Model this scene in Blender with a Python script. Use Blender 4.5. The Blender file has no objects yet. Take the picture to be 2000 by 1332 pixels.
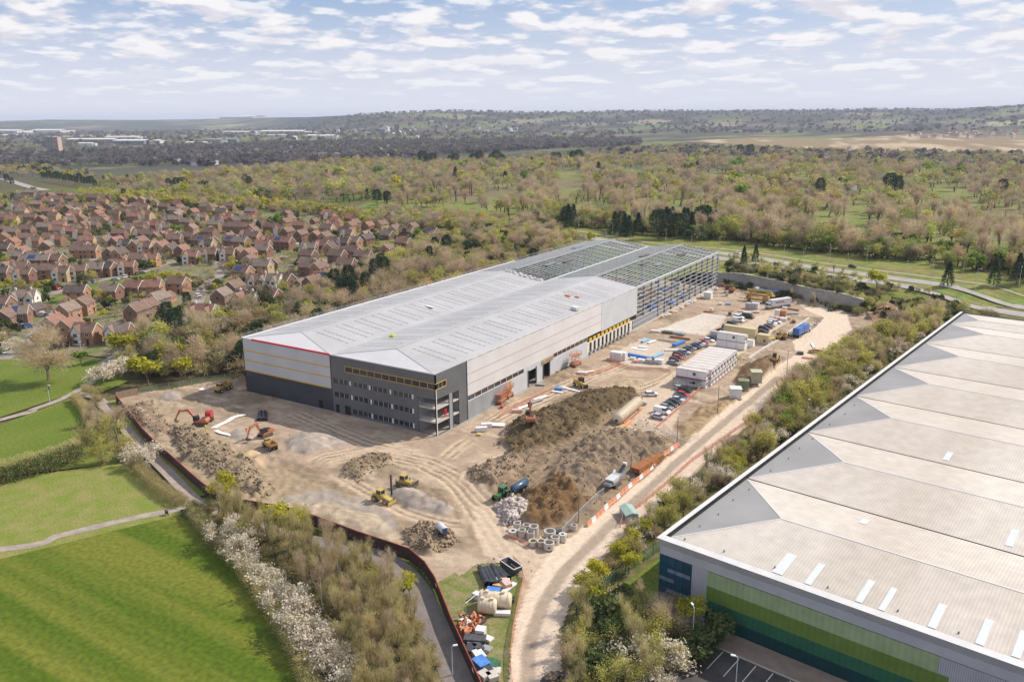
import bpy, math, random
import numpy as np
from math import sin, cos, pi, radians, sqrt, atan2
random.seed(7)
C = bpy.context.scene.collection
SC = bpy.context.scene

# ---------------------------------------------------------------- camera
CAM_F, CAM_P, CAM_R, CAM_Y = 1606.67, 0.2653, -0.0090, -0.5587
CAM = np.array([126.205, -163.699, 82.0])
_f0 = np.array([sin(CAM_Y), cos(CAM_Y), 0]); _r0 = np.array([cos(CAM_Y), -sin(CAM_Y), 0]); _u0 = np.array([0, 0, 1.0])
FWD = cos(CAM_P)*_f0 - sin(CAM_P)*_u0
_u = cos(CAM_P)*_u0 + sin(CAM_P)*_f0
RGT = cos(CAM_R)*_r0 + sin(CAM_R)*_u
UPV = cos(CAM_R)*_u - sin(CAM_R)*_r0
import mathutils
cd = bpy.data.cameras.new('camera'); cam = bpy.data.objects.new('camera', cd); C.objects.link(cam)
cd.sensor_width = 36; cd.lens = CAM_F/2000*36; cd.clip_start = 1; cd.clip_end = 80000
cam.matrix_world = mathutils.Matrix([[RGT[i], UPV[i], -FWD[i], CAM[i]] for i in range(3)] + [[0, 0, 0, 1]])
SC.camera = cam

def gp(px, py, z=0.0):
    """survey point: where the sight line through a photo pixel meets the level z"""
    d = (px-1000)/CAM_F*RGT - (py-666)/CAM_F*UPV + FWD
    t = (z-CAM[2])/d[2]
    return (CAM[0]+t*d[0], CAM[1]+t*d[1])
def gps(s, z=0.0):
    return [gp(*map(float, t.split(',')), z) for t in s.split()]
def px_of(X, Y, Z):
    d = np.stack([np.asarray(X)-CAM[0], np.asarray(Y)-CAM[1], np.asarray(Z)-CAM[2]], -1)
    w = d@FWD
    return 1000+CAM_F*(d@RGT)/w, 666-CAM_F*(d@UPV)/w

# ---------------------------------------------------------------- light
SUN_DIR = np.array([10.98, 15.74, 17.19]); SUN_DIR = SUN_DIR/np.linalg.norm(SUN_DIR)
sl = bpy.data.lights.new('sun', 'SUN'); sl.energy = 4.9; sl.angle = radians(0.6); sl.color = (1.0, 0.93, 0.83)
so = bpy.data.objects.new('sun', sl); C.objects.link(so)
so.rotation_euler = mathutils.Vector(SUN_DIR).to_track_quat('Z', 'Y').to_euler()
SC.view_settings.view_transform = 'Standard'; SC.view_settings.look = 'None'
SC.view_settings.exposure = 0.1; SC.view_settings.gamma = 1.0

w = bpy.data.worlds.new('World'); SC.world = w; w.use_nodes = True
nt = w.node_tree; nt.nodes.clear()
def N(t, **k):
    n = nt.nodes.new(t)
    for a, b in k.items(): setattr(n, a, b)
    return n
L = lambda a, b: nt.links.new(a, b)
def M(op, a, b=None, c=None, clamp=False):
    n = N('ShaderNodeMath', operation=op, use_clamp=clamp)
    for i, v in enumerate((a, b, c)):
        if v is None: continue
        if isinstance(v, (int, float)): n.inputs[i].default_value = v
        else: L(v, n.inputs[i])
    return n.outputs[0]
def ramp(x, lo, hi):
    n = N('ShaderNodeMapRange', interpolation_type='SMOOTHSTEP', clamp=True)
    L(x, n.inputs[0]); n.inputs[1].default_value = lo; n.inputs[2].default_value = hi
    return n.outputs[0]
def mixc(f, a, b):
    n = N('ShaderNodeMix', data_type='RGBA')
    if isinstance(f, (int, float)): n.inputs[0].default_value = f
    else: L(f, n.inputs[0])
    for i, v in ((6, a), (7, b)):
        if isinstance(v, tuple): n.inputs[i].default_value = (*v, 1)
        else: L(v, n.inputs[i])
    return n.outputs[2]
sky = N('ShaderNodeTexSky', sky_type='NISHITA', sun_disc=False, sun_elevation=radians(41.8),
        sun_rotation=atan2(SUN_DIR[0], SUN_DIR[1]), altitude=80, air_density=1.0, dust_density=2.0, ozone_density=1.0)
tc = N('ShaderNodeTexCoord'); sep = N('ShaderNodeSeparateXYZ'); L(tc.outputs['Generated'], sep.inputs[0])
zc = M('MAXIMUM', sep.outputs[2], 0.0)
def cloud(sx, sz, off, lo, hi, detail, dz):
    """one layer of cumulus: 3D noise over the direction, flattened; returns cover and sunlit top"""
    cov = []
    for d in (0.0, dz):
        cb = N('ShaderNodeCombineXYZ')
        L(M('MULTIPLY_ADD', sep.outputs[0], sx, off), cb.inputs[0]); L(M('MULTIPLY', sep.outputs[1], sx), cb.inputs[1])
        # height stretched so that layers crowd towards the horizon
        L(M('MULTIPLY', M('POWER', M('ADD', M('ADD', zc, d), 0.004), 0.62), sz), cb.inputs[2])
        n = N('ShaderNodeTexNoise'); L(cb.outputs[0], n.inputs['Vector'])
        n.inputs['Scale'].default_value = 1.0; n.inputs['Detail'].default_value = detail; n.inputs['Roughness'].default_value = 0.52
        cov.append(n.outputs[0])
    return ramp(cov[0], lo, hi), ramp(M('SUBTRACT', cov[0], cov[1]), -0.05, 0.09)
c1, s1 = cloud(13.0, 31.0, 5.2, 0.47, 0.595, 6.0, 0.011)
c2, s2 = cloud(22.0, 60.0, 9.7, 0.475, 0.61, 5.0, 0.006)
skyc = N('ShaderNodeVectorMath', operation='SCALE'); L(sky.outputs[0], skyc.inputs[0]); skyc.inputs['Scale'].default_value = 1.0
haze = ramp(zc, 0.16, 0.0)
blue = mixc(M('MULTIPLY', haze, 0.85), mixc(0.55, skyc.outputs[0], (3.6, 5.5, 9.4)), (9.0, 9.0, 9.9))
cc1 = mixc(s1, (7.7, 7.6, 8.4), (9.9, 9.7, 9.9))
cc2 = mixc(s2, (8.2, 8.1, 8.8), (10.3, 10.2, 10.3))
fade = ramp(zc, 0.004, 0.05)
col = mixc(M('MULTIPLY', M('MULTIPLY', c2, 0.75), fade), blue, cc2)
col = mixc(M('MULTIPLY', c1, ramp(zc, 0.03, 0.08)), col, cc1)
bg = N('ShaderNodeBackground'); bg.inputs['Strength'].default_value = 0.09
L(col, bg.inputs[0]); wo = N('ShaderNodeOutputWorld'); L(bg.outputs[0], wo.inputs[0])

# ---------------------------------------------------------------- helpers
def tag(o, label=None, cat=None, group=None, kind=None):
    if label: o['label'] = label
    if cat: o['category'] = cat
    if group: o['group'] = group
    if kind: o['kind'] = kind
    return o
def thing(name, label, cat, loc=(0, 0, 0), rz=0.0, group=None):
    o = bpy.data.objects.new(name, None); C.objects.link(o); o.empty_display_size = 0.5
    o.location = loc; o.rotation_euler = (0, 0, rz)
    return tag(o, label, cat, group)
def copy_tree(o, parent=None):
    c = o.copy(); C.objects.link(c); c.parent = parent
    for ch in o.children: copy_tree(ch, c)
    return c
ORD = 'first second third fourth fifth sixth seventh eighth ninth tenth eleventh twelfth thirteenth fourteenth fifteenth sixteenth seventeenth eighteenth nineteenth'.split()
TENS = {2: 'twent', 3: 'thirt', 4: 'fort', 5: 'fift', 6: 'sixt'}
def nth(i):
    """0 -> first"""
    n = i+1
    if n < 20: return ORD[n-1]
    t, r = divmod(n, 10)
    return TENS[t]+'ieth' if r == 0 else TENS[t]+'y-'+ORD[r-1]

class MB:
    def __init__(s): s.v = []; s.f = []; s.m = []
    def poly(s, pts, m=0):
        n = len(s.v); s.v += [tuple(map(float, p)) for p in pts]; s.f.append(tuple(range(n, n+len(pts)))); s.m.append(m); return s
    def box(s, x0, y0, z0, x1, y1, z1, m=0):
        n = len(s.v)
        s.v += [(x0,y0,z0),(x1,y0,z0),(x1,y1,z0),(x0,y1,z0),(x0,y0,z1),(x1,y0,z1),(x1,y1,z1),(x0,y1,z1)]
        for q in ((3,2,1,0),(4,5,6,7),(0,1,5,4),(1,2,6,5),(2,3,7,6),(3,0,4,7)): s.f.append(tuple(n+i for i in q)); s.m.append(m)
        return s
    def bar(s, a, b, w, h=None, m=0, up=(0, 0, 1)):
        """square bar from a to b"""
        h = h or w; a = np.array(a, float); b = np.array(b, float); d = b-a; d = d/np.linalg.norm(d)
        u = np.array(up, float)
        if abs(d@u) > .98: u = np.array([1., 0, 0])
        r = np.cross(d, u); r /= np.linalg.norm(r); u = np.cross(r, d)
        n = len(s.v)
        for p in (a, b):
            for i, j in ((-1,-1),(1,-1),(1,1),(-1,1)): s.v.append(tuple(p+r*w/2*i+u*h/2*j))
        for q in ((3,2,1,0),(4,5,6,7),(0,1,5,4),(1,2,6,5),(2,3,7,6),(3,0,4,7)): s.f.append(tuple(n+i for i in q)); s.m.append(m)
        return s
    def tube(s, pts, rad, n=8, m=0, cap=True):
        pts = [np.array(p, float) for p in pts]; k = len(s.v)
        rad = rad if isinstance(rad, (list, tuple)) else [rad]*len(pts)
        for i, p in enumerate(pts):
            d = pts[min(i+1, len(pts)-1)]-pts[max(i-1, 0)]; d = d/(np.linalg.norm(d)+1e-9)
            u = np.array([0, 0, 1.]) if abs(d[2]) < .9 else np.array([1., 0, 0])
            r = np.cross(d, u); r /= np.linalg.norm(r); u = np.cross(r, d)
            for j in range(n): s.v.append(tuple(p+rad[i]*(cos(2*pi*j/n)*r+sin(2*pi*j/n)*u)))
        for i in range(len(pts)-1):
            for j in range(n):
                a, b = k+i*n+j, k+i*n+(j+1) % n
                s.f.append((a, b, b+n, a+n)); s.m.append(m)
        if cap:
            s.f.append(tuple(k+j for j in range(n))[::-1]); s.m.append(m)
            s.f.append(tuple(k+(len(pts)-1)*n+j for j in range(n))); s.m.append(m)
        return s
    def ring(s, c, ro, ri, h, n=20, m=0, floor=None):
        k = len(s.v); x, y, z = c
        for r, zz in ((ro, z), (ro, z+h), (ri, z+h), (ri, z+.02)):
            for j in range(n): s.v.append((x+r*cos(2*pi*j/n), y+r*sin(2*pi*j/n), zz))
        for i in range(3):
            for j in range(n):
                a, b = k+i*n+j, k+i*n+(j+1) % n; s.f.append((a, b, b+n, a+n)); s.m.append(m)
        return s
    def prism(s, prof, y0, y1, m=0):
        """profile in (x,z) extruded from y0 to y1"""
        n = len(prof); k = len(s.v)
        for y in (y0, y1): s.v += [(p[0], y, p[1]) for p in prof]
        s.f.append(tuple(k+i for i in range(n))); s.m.append(m)
        s.f.append(tuple(k+n+i for i in range(n))[::-1]); s.m.append(m)
        for i in range(n):
            j = (i+1) % n; s.f.append((k+j, k+i, k+n+i, k+n+j)); s.m.append(m)
        return s
    def move(s, dx=0, dy=0, dz=0, rz=0.0, start=0):
        c, n = cos(rz), sin(rz)
        for i in range(start, len(s.v)):
            x, y, z = s.v[i]; s.v[i] = (x*c-y*n+dx, x*n+y*c+dy, z+dz)
        return s
    def build(s, name, mats, parent=None, loc=None, bevel=0, smooth=False):
        me = bpy.data.meshes.new(name); me.from_pydata(s.v, [], s.f)
        mats = mats if isinstance(mats, (list, tuple)) else [mats]
        for x in mats: me.materials.append(x)
        if len(mats) > 1: me.polygons.foreach_set('material_index', np.array(s.m, np.int32))
        if smooth: me.polygons.foreach_set('use_smooth', np.ones(len(s.f), bool))
        me.update()
        o = bpy.data.objects.new(name, me); C.objects.link(o); o.parent = parent
        if loc is not None: o.location = loc
        if bevel:
            b = o.modifiers.new('bevel', 'BEVEL'); b.width = bevel; b.segments = 2; b.limit_method = 'ANGLE'
        return o
def np_obj(name, V, F, mats, parent=None, smooth=False, colors=None, mi=None):
    """fast mesh from numpy: V (n,3), F (m,k)"""
    V = np.asarray(V, np.float32); F = np.asarray(F, np.int32); me = bpy.data.meshes.new(name)
    me.vertices.add(len(V)); me.vertices.foreach_set('co', V.ravel())
    k = F.shape[1]; me.loops.add(F.size); me.loops.foreach_set('vertex_index', F.ravel())
    me.polygons.add(len(F)); me.polygons.foreach_set('loop_start', np.arange(0, F.size, k, dtype=np.int32))
    me.polygons.foreach_set('loop_total', np.full(len(F), k, np.int32))
    if smooth: me.polygons.foreach_set('use_smooth', np.ones(len(F), bool))
    mats = mats if isinstance(mats, (list, tuple)) else [mats]
    for x in mats: me.materials.append(x)
    if mi is not None: me.polygons.foreach_set('material_index', np.asarray(mi, np.int32))
    me.update(calc_edges=True)
    if colors is not None:
        a = me.color_attributes.new('tint', 'FLOAT_COLOR', 'POINT')
        a.data.foreach_set('color', np.concatenate([colors, np.ones((len(V), 1))], 1).astype(np.float32).ravel())
    o = bpy.data.objects.new(name, me); C.objects.link(o); o.parent = parent
    return o

_mc = {}
def mat(name, c, c2=None, scale=0.3, rough=0.8, metal=0.0, detail=4, bump=0.0, bscale=1.0, coord='pos', rnd=0.0, attr=False, transl=0.0, wave=None, spec=0.3, stretch=None, contrast=(0.35, 0.65), fine=None, alpha=None):
    """procedural material: two colours mixed by noise; rnd varies it from one object to the next"""
    if name in _mc: return _mc[name]
    m = bpy.data.materials.new(name); m.use_nodes = True; t = m.node_tree; t.nodes.clear()
    n = lambda ty, **k: (lambda q: ([setattr(q, a, b) for a, b in k.items()], q)[1])(t.nodes.new(ty))
    l = t.links.new
    out = n('ShaderNodeOutputMaterial'); b = n('ShaderNodeBsdfPrincipled')
    b.inputs['Roughness'].default_value = rough; b.inputs['Metallic'].default_value = metal
    b.inputs['Specular IOR Level'].default_value = spec
    if coord == 'pos': vec = n('ShaderNodeNewGeometry').outputs['Position']
    else: vec = n('ShaderNodeTexCoord').outputs['Object']
    if stretch:
        mp = n('ShaderNodeMapping'); l(vec, mp.inputs[0]); mp.inputs['Scale'].default_value = stretch[:3]
        if len(stretch) > 3: mp.inputs['Rotation'].default_value = (0, 0, stretch[3])
        nvec = mp.outputs[0]
    else: nvec = vec
    def mix(f, a, bb, blend='MIX'):
        q = n('ShaderNodeMix', data_type='RGBA', blend_type=blend)
        if isinstance(f, float): q.inputs[0].default_value = f
        else: l(f, q.inputs[0])
        for i, v in ((6, a), (7, bb)):
            if isinstance(v, tuple): q.inputs[i].default_value = (*v[:3], 1)
            else: l(v, q.inputs[i])
        return q.outputs[2]
    def noise(sc, de, v=nvec):
        q = n('ShaderNodeTexNoise'); l(v, q.inputs['Vector']); q.inputs['Scale'].default_value = sc; q.inputs['Detail'].default_value = de
        return q.outputs[0]
    def mr(x, a, bb, lo=0.0, hi=1.0):
        q = n('ShaderNodeMapRange'); l(x, q.inputs[0]); q.inputs[1].default_value = a; q.inputs[2].default_value = bb
        q.inputs[3].default_value = lo; q.inputs[4].default_value = hi; return q.outputs[0]
    if attr:
        at = n('ShaderNodeAttribute', attribute_name='tint'); base = at.outputs['Color']
    else: base = c
    if c2 is not None:
        f = mr(noise(scale, detail), *contrast)
        if attr:
            base = mix(f, mix(1.0, base, c, 'MULTIPLY'), mix(1.0, base, c2, 'MULTIPLY'))
        else: base = mix(f, c, c2)
    if fine:
        fs, fa = fine; f = mr(noise(fs, 3, vec), 0.3, 0.7, 1-fa, 1+fa)
        q = n('ShaderNodeVectorMath', operation='SCALE')
        if isinstance(base, tuple): q.inputs[0].default_value = base[:3]
        else: l(base, q.inputs[0])
        l(f, q.inputs['Scale']); base = q.outputs[0]
    if wave:
        wd, ws, wa = wave  # direction, scale, strength of dark seams
        q = n('ShaderNodeTexWave', wave_type='BANDS', bands_direction=wd, wave_profile='SIN'); l(vec, q.inputs['Vector'])
        q.inputs['Scale'].default_value = ws; q.inputs['Distortion'].default_value = 0
        f = mr(q.outputs['Fac'], 0.0, 1.0, 1-wa, 1.0)
        sc = n('ShaderNodeVectorMath', operation='SCALE')
        if isinstance(base, tuple): sc.inputs[0].default_value = base[:3]
        else: l(base, sc.inputs[0])
        l(f, sc.inputs['Scale']); base = sc.outputs[0]
    if rnd:
        oi = n('ShaderNodeObjectInfo'); hs = n('ShaderNodeHueSaturation')
        l(mr(oi.outputs['Random'], 0, 1, 1-rnd, 1+rnd), hs.inputs['Value'])
        r2 = n('ShaderNodeMath', operation='FRACT'); r3 = n('ShaderNodeMath', operation='MULTIPLY'); l(oi.outputs['Random'], r3.inputs[0]); r3.inputs[1].default_value = 17.3; l(r3.outputs[0], r2.inputs[0])
        l(mr(r2.outputs[0], 0, 1, 0.5-rnd*0.045, 0.5+rnd*0.045), hs.inputs['Hue'])
        if isinstance(base, tuple): hs.inputs['Color'].default_value = (*base[:3], 1)
        else: l(base, hs.inputs['Color'])
        base = hs.outputs[0]
    if isinstance(base, tuple): b.inputs['Base Color'].default_value = (*base[:3], 1)
    else: l(base, b.inputs['Base Color'])
    if bump:
        bp = n('ShaderNodeBump'); bp.inputs['Strength'].default_value = bump; bp.inputs['Distance'].default_value = 0.3
        l(noise(bscale, 5, vec), bp.inputs['Height']); l(bp.outputs[0], b.inputs['Normal'])
    sh = b.outputs[0]
    if transl:
        tr = n('ShaderNodeBsdfTranslucent')
        if isinstance(base, tuple): tr.inputs[0].default_value = (*base[:3], 1)
        else: l(base, tr.inputs[0])
        ms = n('ShaderNodeMixShader'); ms.inputs[0].default_value = transl; l(sh, ms.inputs[1]); l(tr.outputs[0], ms.inputs[2]); sh = ms.outputs[0]
    if alpha is not None:
        tp = n('ShaderNodeBsdfTransparent'); ms = n('ShaderNodeMixShader'); ms.inputs[0].default_value = alpha
        l(tp.outputs[0], ms.inputs[1]); l(sh, ms.inputs[2]); sh = ms.outputs[0]
    l(sh, out.inputs[0]); _mc[name] = m
    return m

# noise in numpy
def _h(ix, iy, s):
    n = (ix*374761393 + iy*668265263 + s*1274126177) & 0x7fffffff
    n = ((n ^ (n >> 13))*1103515245) & 0x7fffffff
    return ((n ^ (n >> 16)) & 0xffff)/65535.0
def vnoise(x, y, s=0):
    ix = np.floor(x).astype(np.int64); iy = np.floor(y).astype(np.int64); fx = x-ix; fy = y-iy
    fx = fx*fx*(3-2*fx); fy = fy*fy*(3-2*fy)
    a, b, c, d = _h(ix, iy, s), _h(ix+1, iy, s), _h(ix, iy+1, s), _h(ix+1, iy+1, s)
    return (a*(1-fx)+b*fx)*(1-fy)+(c*(1-fx)+d*fx)*fy
def fbm(x, y, s=0, o=4):
    t = 0; a = .5
    for i in range(o): t = t+a*vnoise(x*2**i, y*2**i, s+i*7); a /= 2
    return t/(1-.5**o)
def inside(x, y, poly):
    r = np.zeros(x.shape, bool); n = len(poly)
    for i in range(n):
        (x0, y0), (x1, y1) = poly[i], poly[(i+1) % n]
        c = (y0 > y) != (y1 > y)
        with np.errstate(divide='ignore', invalid='ignore'):
            r ^= c & (x < (x1-x0)*(y-y0)/(y1-y0+1e-12)+x0)
    return r
def pdist(x, y, pts, closed=False):
    d = np.full(x.shape, 1e9); n = len(pts)
    for i in range(n if closed else n-1):
        (x0, y0), (x1, y1) = pts[i], pts[(i+1) % n]
        dx, dy = x1-x0, y1-y0; t = np.clip(((x-x0)*dx+(y-y0)*dy)/(dx*dx+dy*dy+1e-9), 0, 1)
        d = np.minimum(d, np.hypot(x-x0-t*dx, y-y0-t*dy))
    return d
def sstep(a, b, x):
    t = np.clip((x-a)/(b-a), 0, 1); return t*t*(3-2*t)
def sheet(name, pts, z, m, kind='structure'):
    o = MB().poly([(x, y, z) for x, y in pts]).build(name, m)
    if o.data.polygons[0].normal.z < 0: o.data.flip_normals()
    if kind: o['kind'] = kind
    return o
def smoothline(pts, n=8):
    """Catmull-Rom through points"""
    p = [np.array(q, float) for q in pts]; p = [2*p[0]-p[1]]+p+[2*p[-1]-p[-2]]; out = []
    for i in range(1, len(p)-2):
        for k in range(n):
            t = k/n; a, b, c, d = p[i-1:i+3]
            out.append(.5*((2*b)+(c-a)*t+(2*a-5*b+4*c-d)*t*t+(3*b-a-3*c+d)*t**3))
    out.append(p[-2]); return [tuple(q) for q in out]
def ribbon(name, pts, w, z, m, kind='structure', smooth=True):
    if smooth: pts = smoothline(pts)
    b = MB(); P = [np.array(p[:2]) for p in pts]; n = len(P); ws = w if callable(w) else (lambda t: w)
    for i in range(n):
        d = P[min(i+1, n-1)]-P[max(i-1, 0)]; d = d/np.linalg.norm(d); r = np.array([d[1], -d[0]])*ws(i/(n-1))/2
        zz = z(P[i]) if callable(z) else z
        b.v += [(*(P[i]-r), zz), (*(P[i]+r), zz)]
    for i in range(n-1): b.f.append((2*i, 2*i+1, 2*i+3, 2*i+2)); b.m.append(0)
    o = b.build(name, m)
    if o.data.polygons[0].normal.z < 0: o.data.flip_normals()
    if kind: o['kind'] = kind
    return o
# ---------------------------------------------------------------- terrain
WALL = [(-3, 233.2), gp(1450, 560), gp(1505, 572), gp(1575, 589), gp(1640, 601), gp(1684, 609)]
WX = np.array([-400, -60]+[p[0] for p in WALL]+[100, 140, 400]); WY = np.array([238, 234]+[p[1] for p in WALL]+[225, 262, 330])
ROAD = [gp(*p, 4.5) for p in ((860, 420), (960, 438), (1100, 462), (1250, 487), (1400, 500), (1550, 524), (1700, 545), (1850, 566), (2000, 588), (2300, 630))]
def embank(x, y):
    """level of the ground behind the site: a bank behind the retaining wall that carries the dual carriageway"""
    x = np.asarray(x, float); y = np.asarray(y, float)
    d = y-np.interp(x, WX, WY)
    wallish = sstep(-30, -8, x)*(1-sstep(68, 75, x))
    near = np.where(d > 0, wallish*np.ones_like(d)+(1-wallish)*sstep(0, 40, d), 0)
    return 6.2*near*(1-.25*sstep(0, 40, d))*(1-sstep(115, 240, d))*sstep(-330, -150, x)
def hill(x, y):
    r = np.hypot(x-CAM[0], y-CAM[1]); px, _ = px_of(x, y, np.zeros_like(r))
    rise = np.interp(px, [-600, 0, 100, 300, 450, 600, 700, 800, 850, 900, 1000, 1100, 1250, 1400, 1600, 1750, 1850, 1930, 2000, 2600],
                     [0, 1, 3, 1, 2, 3.5, 6, 10, 11.5, 12, 9.5, 8.5, 9.5, 8, 8.5, 7.5, 5, 8, 11, 8])
    R = 6500+1500*vnoise(px/300.0, np.zeros_like(px), 3); far = R+(12500-R)*(1-sstep(380, 760, px))
    top = 82+rise/1606.0*far
    t = sstep(.60, 1.0, r/far)
    wob = (fbm(x/900, y/900, 5, 4)-.5)*26*sstep(3800, 6000, r)
    low = 10*(fbm(x/1500, y/1500, 9, 3)-.5)*sstep(1800, 3500, r)
    return top*t*(1-.55*sstep(1.05, 2.2, r/far))+wob*(1-sstep(.9, 1.0, r/far))+low
GR = np.geomspace(45, 26000, 330); GA = np.radians(np.linspace(-78, 78, 460))
yaw = CAM_Y
RR, AA = np.meshgrid(GR, GA, indexing='ij')
GX = CAM[0]+RR*np.sin(yaw+AA); GY = CAM[1]+RR*np.cos(yaw+AA)
GZ = -.35+hill(GX, GY)*sstep(1500, 2500, RR)
gpx, gpy = px_of(GX, GY, np.zeros_like(GX))
def poly_px(s): return [tuple(map(float, t.split(','))) for t in s.split()]
def lerp(a, b, f): return a+(np.asarray(b)-a)*f[..., None]
n1 = fbm(GX/60, GY/60, 1); n2 = fbm(GX/14, GY/14, 2); n3 = fbm(GX/350, GY/350, 4); n4 = fbm(GX/110, GY/700, 14)
col = np.broadcast_to(np.array([.105, .092, .042]), GX.shape+(3,)).copy()
col = lerp(col, [.10, .125, .03], sstep(.45, .65, n1))
# golf course and parkland behind the road
golf = inside(gpx, gpy, poly_px('640,420 760,385 900,330 1150,300 1700,318 2400,340 2600,700 2000,560 1700,515 1400,480 1200,450 980,415 900,440'))
col = np.where(golf[..., None], lerp(lerp(col*0+np.array([.145, .185, .045]), [.20, .195, .07], sstep(.35, .65, n2)), [.17, .14, .08], sstep(.46, .60, n1)), col)
far = sstep(1150, 1700, RR)
patch = np.stack([n3, n3, n3], -1)
farc = lerp(np.broadcast_to(np.array([.06, .058, .05]), col.shape), [.15, .17, .07], sstep(.50, .58, n4))
farc = lerp(farc, [.17, .14, .09], sstep(.62, .7, n3)*.8)
farc = lerp(farc, [.075, .07, .062], sstep(.46, .40, n4))
col = lerp(col, farc, far)
hl = sstep(3800, 5200, RR)
cellx = np.floor((GX+260*n1)/230).astype(np.int64); celly = np.floor((GY+300*n3)/420).astype(np.int64)
hv = _h(cellx, celly, 21); hw = _h(cellx, celly, 33)
fields = np.where((hv < .46)[..., None], np.array([.052, .052, .047]), np.where((hv < .62)[..., None], np.array([.15, .175, .08]), np.where((hv < .76)[..., None], np.array([.25, .225, .15]), np.array([.12, .10, .08]))))
col = lerp(col, fields*(.8+.4*hw)[..., None], hl)
col = lerp(col, [.058, .062, .056], sstep(.42, .54, fbm(GX/600, GY/600, 77, 4))*sstep(5200, 7000, RR)*.85)
quarry = inside(gpx, gpy, poly_px('1330,276 1480,268 1600,271 1800,262 2400,270 2400,300 2000,300 1800,298 1650,296 1480,284'))
streak = fbm(GX/40+GY/200, GY/300, 55)
col = np.where(quarry[..., None], lerp(np.broadcast_to(np.array([.23, .17, .10]), col.shape), [.42, .33, .23], sstep(.5, .66, streak)), col)
idx = np.arange(GX.size).reshape(GX.shape)
F = np.stack([idx[:-1, :-1], idx[:-1, 1:], idx[1:, 1:], idx[1:, :-1]], -1).reshape(-1, 4)
m_ground = mat('ground_soil_and_grass', (.8, .8, .75), (1.2, 1.2, 1.15), scale=.35, attr=True, rough=.95, spec=.1, fine=(2.2, .25))
g = np_obj('ground', np.stack([GX, GY, GZ], -1).reshape(-1, 3), F[:, ::-1], m_ground, smooth=True, colors=col.reshape(-1, 3)); g['kind'] = 'structure'

# embankment behind the site
ex, ey = np.meshgrid(np.arange(-330, 420, 3.0), np.arange(196, 470, 3.0), indexing='ij')
ln = np.interp(ex, WX, WY); ey2 = np.where(np.abs(ey-ln) < 1.6, ln+.05, ey)
ez = embank(ex, ey2+.2); en = fbm(ex/9, ey/9, 3); en2 = fbm(ex/3, ey/3, 8)
ecol = lerp(np.broadcast_to(np.array([.15, .19, .04]), ex.shape+(3,)), [.20, .19, .06], sstep(.4, .65, en)); ecol = lerp(ecol, [.17, .13, .075], sstep(.58, .7, en2)*.7)
idx = np.arange(ex.size).reshape(ex.shape); F = np.stack([idx[:-1, :-1], idx[1:, :-1], idx[1:, 1:], idx[:-1, 1:]], -1).reshape(-1, 4)
keep = (ey2 >= ln).ravel()[F].all(1)
o = np_obj('embankment_terrain', np.stack([ex, ey2, ez], -1).reshape(-1, 3), F[keep], m_ground, smooth=True, colors=ecol.reshape(-1, 3)); o['kind'] = 'structure'
def road_z(p): return float(max(embank(p[0], p[1]), 0))+.12
m_asph = mat('asphalt_worn', (.29, .265, .245), (.36, .33, .30), scale=.15, rough=.9, fine=(1.5, .12))
m_asphd = mat('asphalt_dark', (.055, .05, .05), (.085, .075, .07), scale=.3, rough=.9, fine=(2, .15))
m_kerb = mat('kerb_concrete', (.42, .38, .33), (.5, .46, .4), scale=.5)
m_white = mat('road_paint', (.78, .76, .72), (.6, .58, .55), scale=1.5, rough=.7)
rl = smoothline(ROAD, 10)
def offset(pts, d):
    P = [np.array(p[:2]) for p in pts]; out = []
    for i in range(len(P)):
        t = P[min(i+1, len(P)-1)]-P[max(i-1, 0)]; t = t/np.linalg.norm(t); out.append(tuple(P[i]+d*np.array([-t[1], t[0]])))
    return out
ribbon('main_road_far', offset(rl, 9.0), 9.4, road_z, m_asph, smooth=False).name = 'main_road'
ribbon('main_road', offset(rl, -6.5), 9.4, road_z, m_asph, smooth=False)
for k in (9.0, -6.5):
    for e in (-4.2, 4.2): ribbon('road_marking', offset(rl, k+e), .2, lambda p: road_z(p)+.02, m_white, smooth=False)
ribbon('verge_path', offset(rl, 24), 2.4, road_z, mat('worn_path', (.33, .27, .2), (.42, .35, .27), scale=.4), smooth=False)

# ---------------------------------------------------------------- playing fields, verges and paths on the near side
m_grass = mat('mown_grass', (.098, .145, .018), (.145, .17, .032), scale=.06, detail=6, rough=.9, spec=.1, fine=(1.3, .22), wave=None, stretch=(1, .35, 1, radians(35)))
hd = gp(400, 1035), gp(600, 1332); HANG = atan2(hd[1][1]-hd[0][1], hd[1][0]-hd[0][0])
m_grass2 = mat('playing_field_grass', (.072, .112, .009), (.138, .152, .022), scale=.14, detail=3, rough=.9, spec=.1, fine=(1.1, .26), stretch=(.035, 1.0, 1, -HANG), contrast=(.42, .58))
m_meadow = mat('rough_verge_grass', (.16, .20, .035), (.23, .215, .075), scale=.25, detail=5, rough=.95, spec=.1, fine=(2.2, .25))
sheet('lawn_field', gps('-900,600 -100,640 0,688 90,690 150,705 195,700 250,745 180,775 150,765 0,815 -900,960'), .0, m_grass)
sheet('lawn_field', gps('-900,980 0,830 140,776 165,790 170,830 220,880 230,905 0,930 -900,1000'), .02, m_grass)
sheet('lawn_field', gps('-900,1020 0,935 235,905 270,925 372,990 0,1072 -900,1200'), .02, m_meadow)
sheet('playing_field', gps('-900,1230 0,1078 345,1003 400,1040 480,1120 560,1240 640,1420 640,1700 -900,1700'), .02, m_grass2)
sheet('verge_field', gps('-900,1200 0,1066 350,992 355,1004 0,1092 -900,1240'), .035, m_meadow)
m_path = mat('footpath_tarmac', (.27, .22, .185), (.36, .30, .25), scale=.5, rough=.95, fine=(2.5, .12))
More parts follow.
